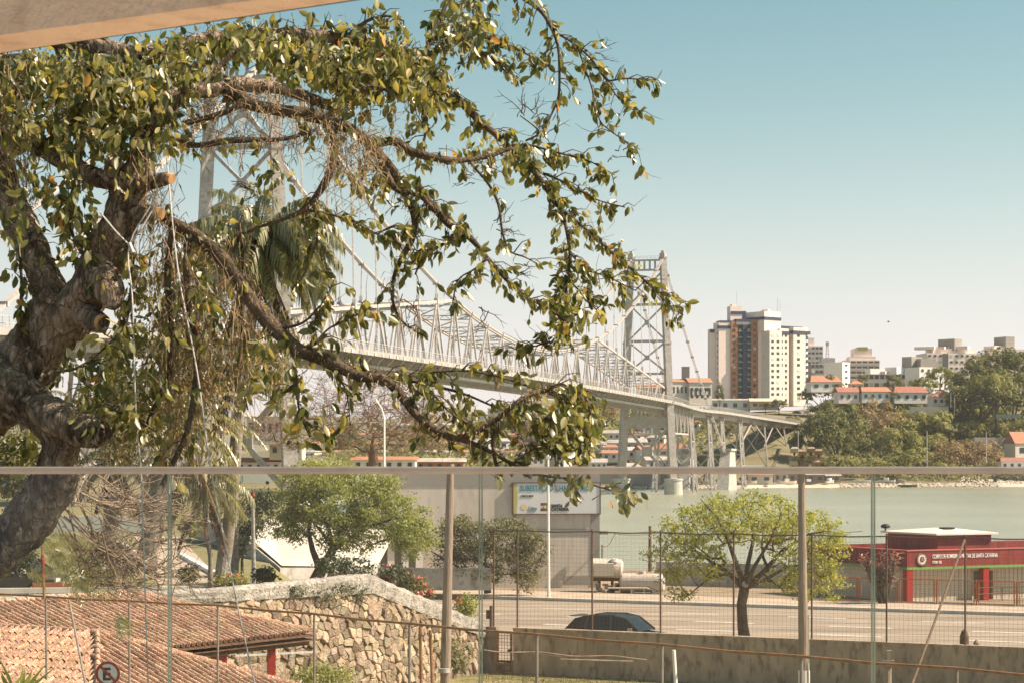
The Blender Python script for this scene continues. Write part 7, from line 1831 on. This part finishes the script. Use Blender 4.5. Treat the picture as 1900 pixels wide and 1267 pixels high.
# bare outer twigs
bt = MB()
for (px,py,dd,a0,L,n) in ((975,215,21.2,100,.42,7),(1000,245,21.2,60,.3,5),(930,420,20.4,20,.3,8),(900,570,20.2,-70,.35,3),(1100,95,21.6,20,.25,3),(960,500,20.4,-10,.2,6),(470,350,19.3,200,.3,6),(560,90,20.4,80,.2,4),(870,330,20.3,160,.2,6),(200,330,19,150,.3,6),(760,560,20,-60,.3,6),(1140,290,21.5,20,.15,4),(100,560,19,170,.4,6)):
    for i in range(n):
        a = R(a0+rt.uniform(-50,50)); p = W(px+rt.uniform(-15,15),py+rt.uniform(-12,12),dd); e = Vector((math.cos(a),rt.gauss(0,.3),math.sin(a))); l = L*rt.uniform(.4,1.1)
        pts = [p+e*l*k/4+Vector((rt.gauss(0,.012),0,rt.gauss(0,.012))) for k in range(5)]; bt.tube(pts,[.006,.005,.004,.003,.0015],4,cap=False)
        for k in (1,2,3):
            v = (e+Vector((rt.gauss(0,.7),0,rt.gauss(0,.7)))).normalized()*l*.25; bt.tube([pts[k],pts[k]+v*.6,pts[k]+v],[.003,.0022,.0012],3,cap=False)
bt.build('bare_twigs', M['bark2'], tree, kind='stuff')
# dead drooping branches, with ferny leaves: a thing of its own
dbt = thing('dead_branches', 'tangle of bare dead branches sweeping down to the right below the handrail', 'branches', W(110,950,22))
db = MB(); fn = MB(); rd = random.Random(71)
for i in range(40):
    x0, y0 = rd.uniform(95,190), rd.uniform(860,1000); x3 = rd.uniform(200,360); y3 = y0+rd.uniform(-20,150)+ (x3-150)*.25; y3 = min(y3,1110); sg = rd.uniform(-25,70)
    P = [(lerp(x0,x3,t)+rd.gauss(0,2), lerp(y0,y3,t**.85)+sg*math.sin(math.pi*t)*.5-25*t**3+rd.gauss(0,2), lerp(22,24,t)+rd.gauss(0,.03)) for t in (0,.2,.4,.6,.8,1)]
    w0 = rd.choice((1.5,2,2.5,4)); pts = [W(*p) for p in P]; db.tube(pts,[w0/2/F*22*(1-.75*k/5) for k in range(6)],5,cap=False)
    for k in range(2,6):
        for q in range(5):
            v = Vector((rd.gauss(.5,.5),rd.gauss(0,.3),rd.gauss(.05,.4))).normalized()*rd.uniform(.12,.4); a = pts[k]; db.tube([a,a+v*.5+Vector((0,0,-.02)),a+v],[.006,.0045,.002],4,cap=False)
db.build('dead_wood', M['dryleaf'], dbt)
for (px,py,L,a0) in ((110,1010,.5,-20),(130,1000,.5,-30),(95,1020,.5,-5),(150,1045,.5,10),(175,1015,.5,-25),(70,1035,.5,25),(215,1045,.45,-40),(120,1045,.5,40),(140,1030,.5,-10),(85,1045,.45,10),(160,1050,.5,-35),(190,1030,.5,-15),(200,1060,.4,-50),(60,1075,.4,20),(120,1070,.45,-5),(225,1140,.3,-70),(100,990,.4,30),(170,1005,.4,0),(140,1080,.4,-25)):
    for k in range(4):
        a = R(a0+rd.uniform(-35,35)); b = W(px+rd.uniform(-12,12),py+rd.uniform(-10,10),rd.uniform(24,26)); e = Vector((math.cos(a),rd.gauss(0,.25),math.sin(a))); e.normalize(); n = 20; l = L*rd.uniform(.5,.9)
        for i in range(n):
            f = i/n; q = b+e*l*f-Zv*.12*f*f; w_ = .075*math.sin(math.pi*(.12+.85*f))
            for s in (-1,1):
                t = (e.cross(Vector((0,-1,0)))*s+e*.5).normalized(); tt = q+t*w_+Vector((0,rd.gauss(0,.02),-.01)); o1 = e*.005
                fn.add([q-o1,q+o1,tt+o1*.4,tt-o1*.4],[(0,1,2,3)])
fn.build('ferny_leaves', M['palmy'], dbt)
# ropes
for P, lb in (([(282,300,18.8),(290,360,18.8),(240,455,18.7),(246,560,18.6),(252,760,18.5),(262,880,18.5),(268,1060,18.5),(276,1300,18.5)], 'pale rope hanging from the trunk fork down past the handrail, the straighter one'),
              ([(309,290,18.8),(330,500,18.6),(366,690,18.5),(393,880,18.4),(440,1120,18.4),(480,1300,18.4)], 'pale rope slanting down to the right from the high limb')):
    m = MB(); C = crom([(a,b,c,1) for a,b,c in P],5); m.tube([W(a,b,c) for a,b,c,_ in C],.0075,6,cap=False); tag(m.build('rope', M['galv']), lb, 'rope')
m = MB(); m.tube([W(186,395,18.6),W(215,430,18.6),W(240,455,18.6),W(262,425,18.55),(W(283,390,18.6))],.009,6); m.tube([W(240,452,18.58),W(247,470,18.55)],.02,8); tag(m.build('rope_sling', M['galv']), 'rope sling tied in a V across the right limb', 'rope')

# ------------------------------------------------------------------ the terrace: beam, handrail, glass guard
tf = MB(); tf.box((0,4.5,8.15),(26,18.4,.3)); tag(tf.build('terrace_floor', M['floor']), 'pale terrace floor under the camera, out of view', 'floor'); [o for o in col.objects if o.name == 'terrace_floor'][0]['kind'] = 'structure'
D1 = Vector((.853,-.522,0)).normalized(); DNn = Vector((.522,.853,0))
pa = W(0,99,11.6); zb_ = 12.3; P1 = Vector((pa.x,pa.y,zb_))
def beam_line(px, py): k = (px-CX)/F; d_ = (zb_-CAMZ)*F/(HY-py); return Vector((k*d_, d_, zb_))
f0, f1 = beam_line(0,99), beam_line(660,0); n0, n1 = beam_line(0,66), beam_line(480,0)
fd = (f1-f0).normalized(); nd = (n1-n0).normalized()
m = MB(); a, b = f0-fd*4, f1+fd*6; c, e = n0-nd*4, n1+nd*6
m.add([a,b,e,c]+[v+Zv*.9 for v in (a,b,e,c)],[(3,2,1,0),(4,5,6,7),(0,1,5,4),(1,2,6,5),(2,3,7,6),(3,0,4,7)])
m.build('beam_core', M['beam'])
o = [q for q in col.objects if q.name == 'beam_core'][0]; o.name = 'concrete_beam'; tag(o, 'thick tan concrete beam crossing the top left corner', 'beam')
RY = 13.7
hr_ = thing('glass_guard', 'brushed metal handrail on a frameless glass guard running across the whole view', 'railing', (0,RY,8.3))
zr = CAMZ+(HY-872.5)/F*RY
m = MB(); hp = [(-.026,-.022),(.026,-.022),(.030,-.004),(.026,.018),(.012,.027),(-.012,.027),(-.026,.018),(-.030,-.004)]; m.add([Vector((x,RY+y,zr+z)) for x in (-7,7) for y,z in hp],[tuple(range(7,-1,-1)),tuple(range(8,16))]+[(i,(i+1)%8,(i+1)%8+8,i+8) for i in range(8)])
m.build('handrail', M['rail'], hr_)
jx = [(p-CX)/F*RY for p in (-262,315,892,1620,2230)]
for a, b in zip(jx, jx[1:]):
    m = MB(); m.box(((a+b)/2,RY,(8.1+zr-.02)/2),(b-a-.028,.012,zr-.02-8.1)); g_ = m.build('glass_pane', M['glass'], hr_)
    m = MB()
    for x in (a+.0085,b-.0085): m.box((x,RY,(8.1+zr-.022)/2),(.011,.013,zr-.022-8.1))
    m.build('pane_edge', M['glassedge'], g_)
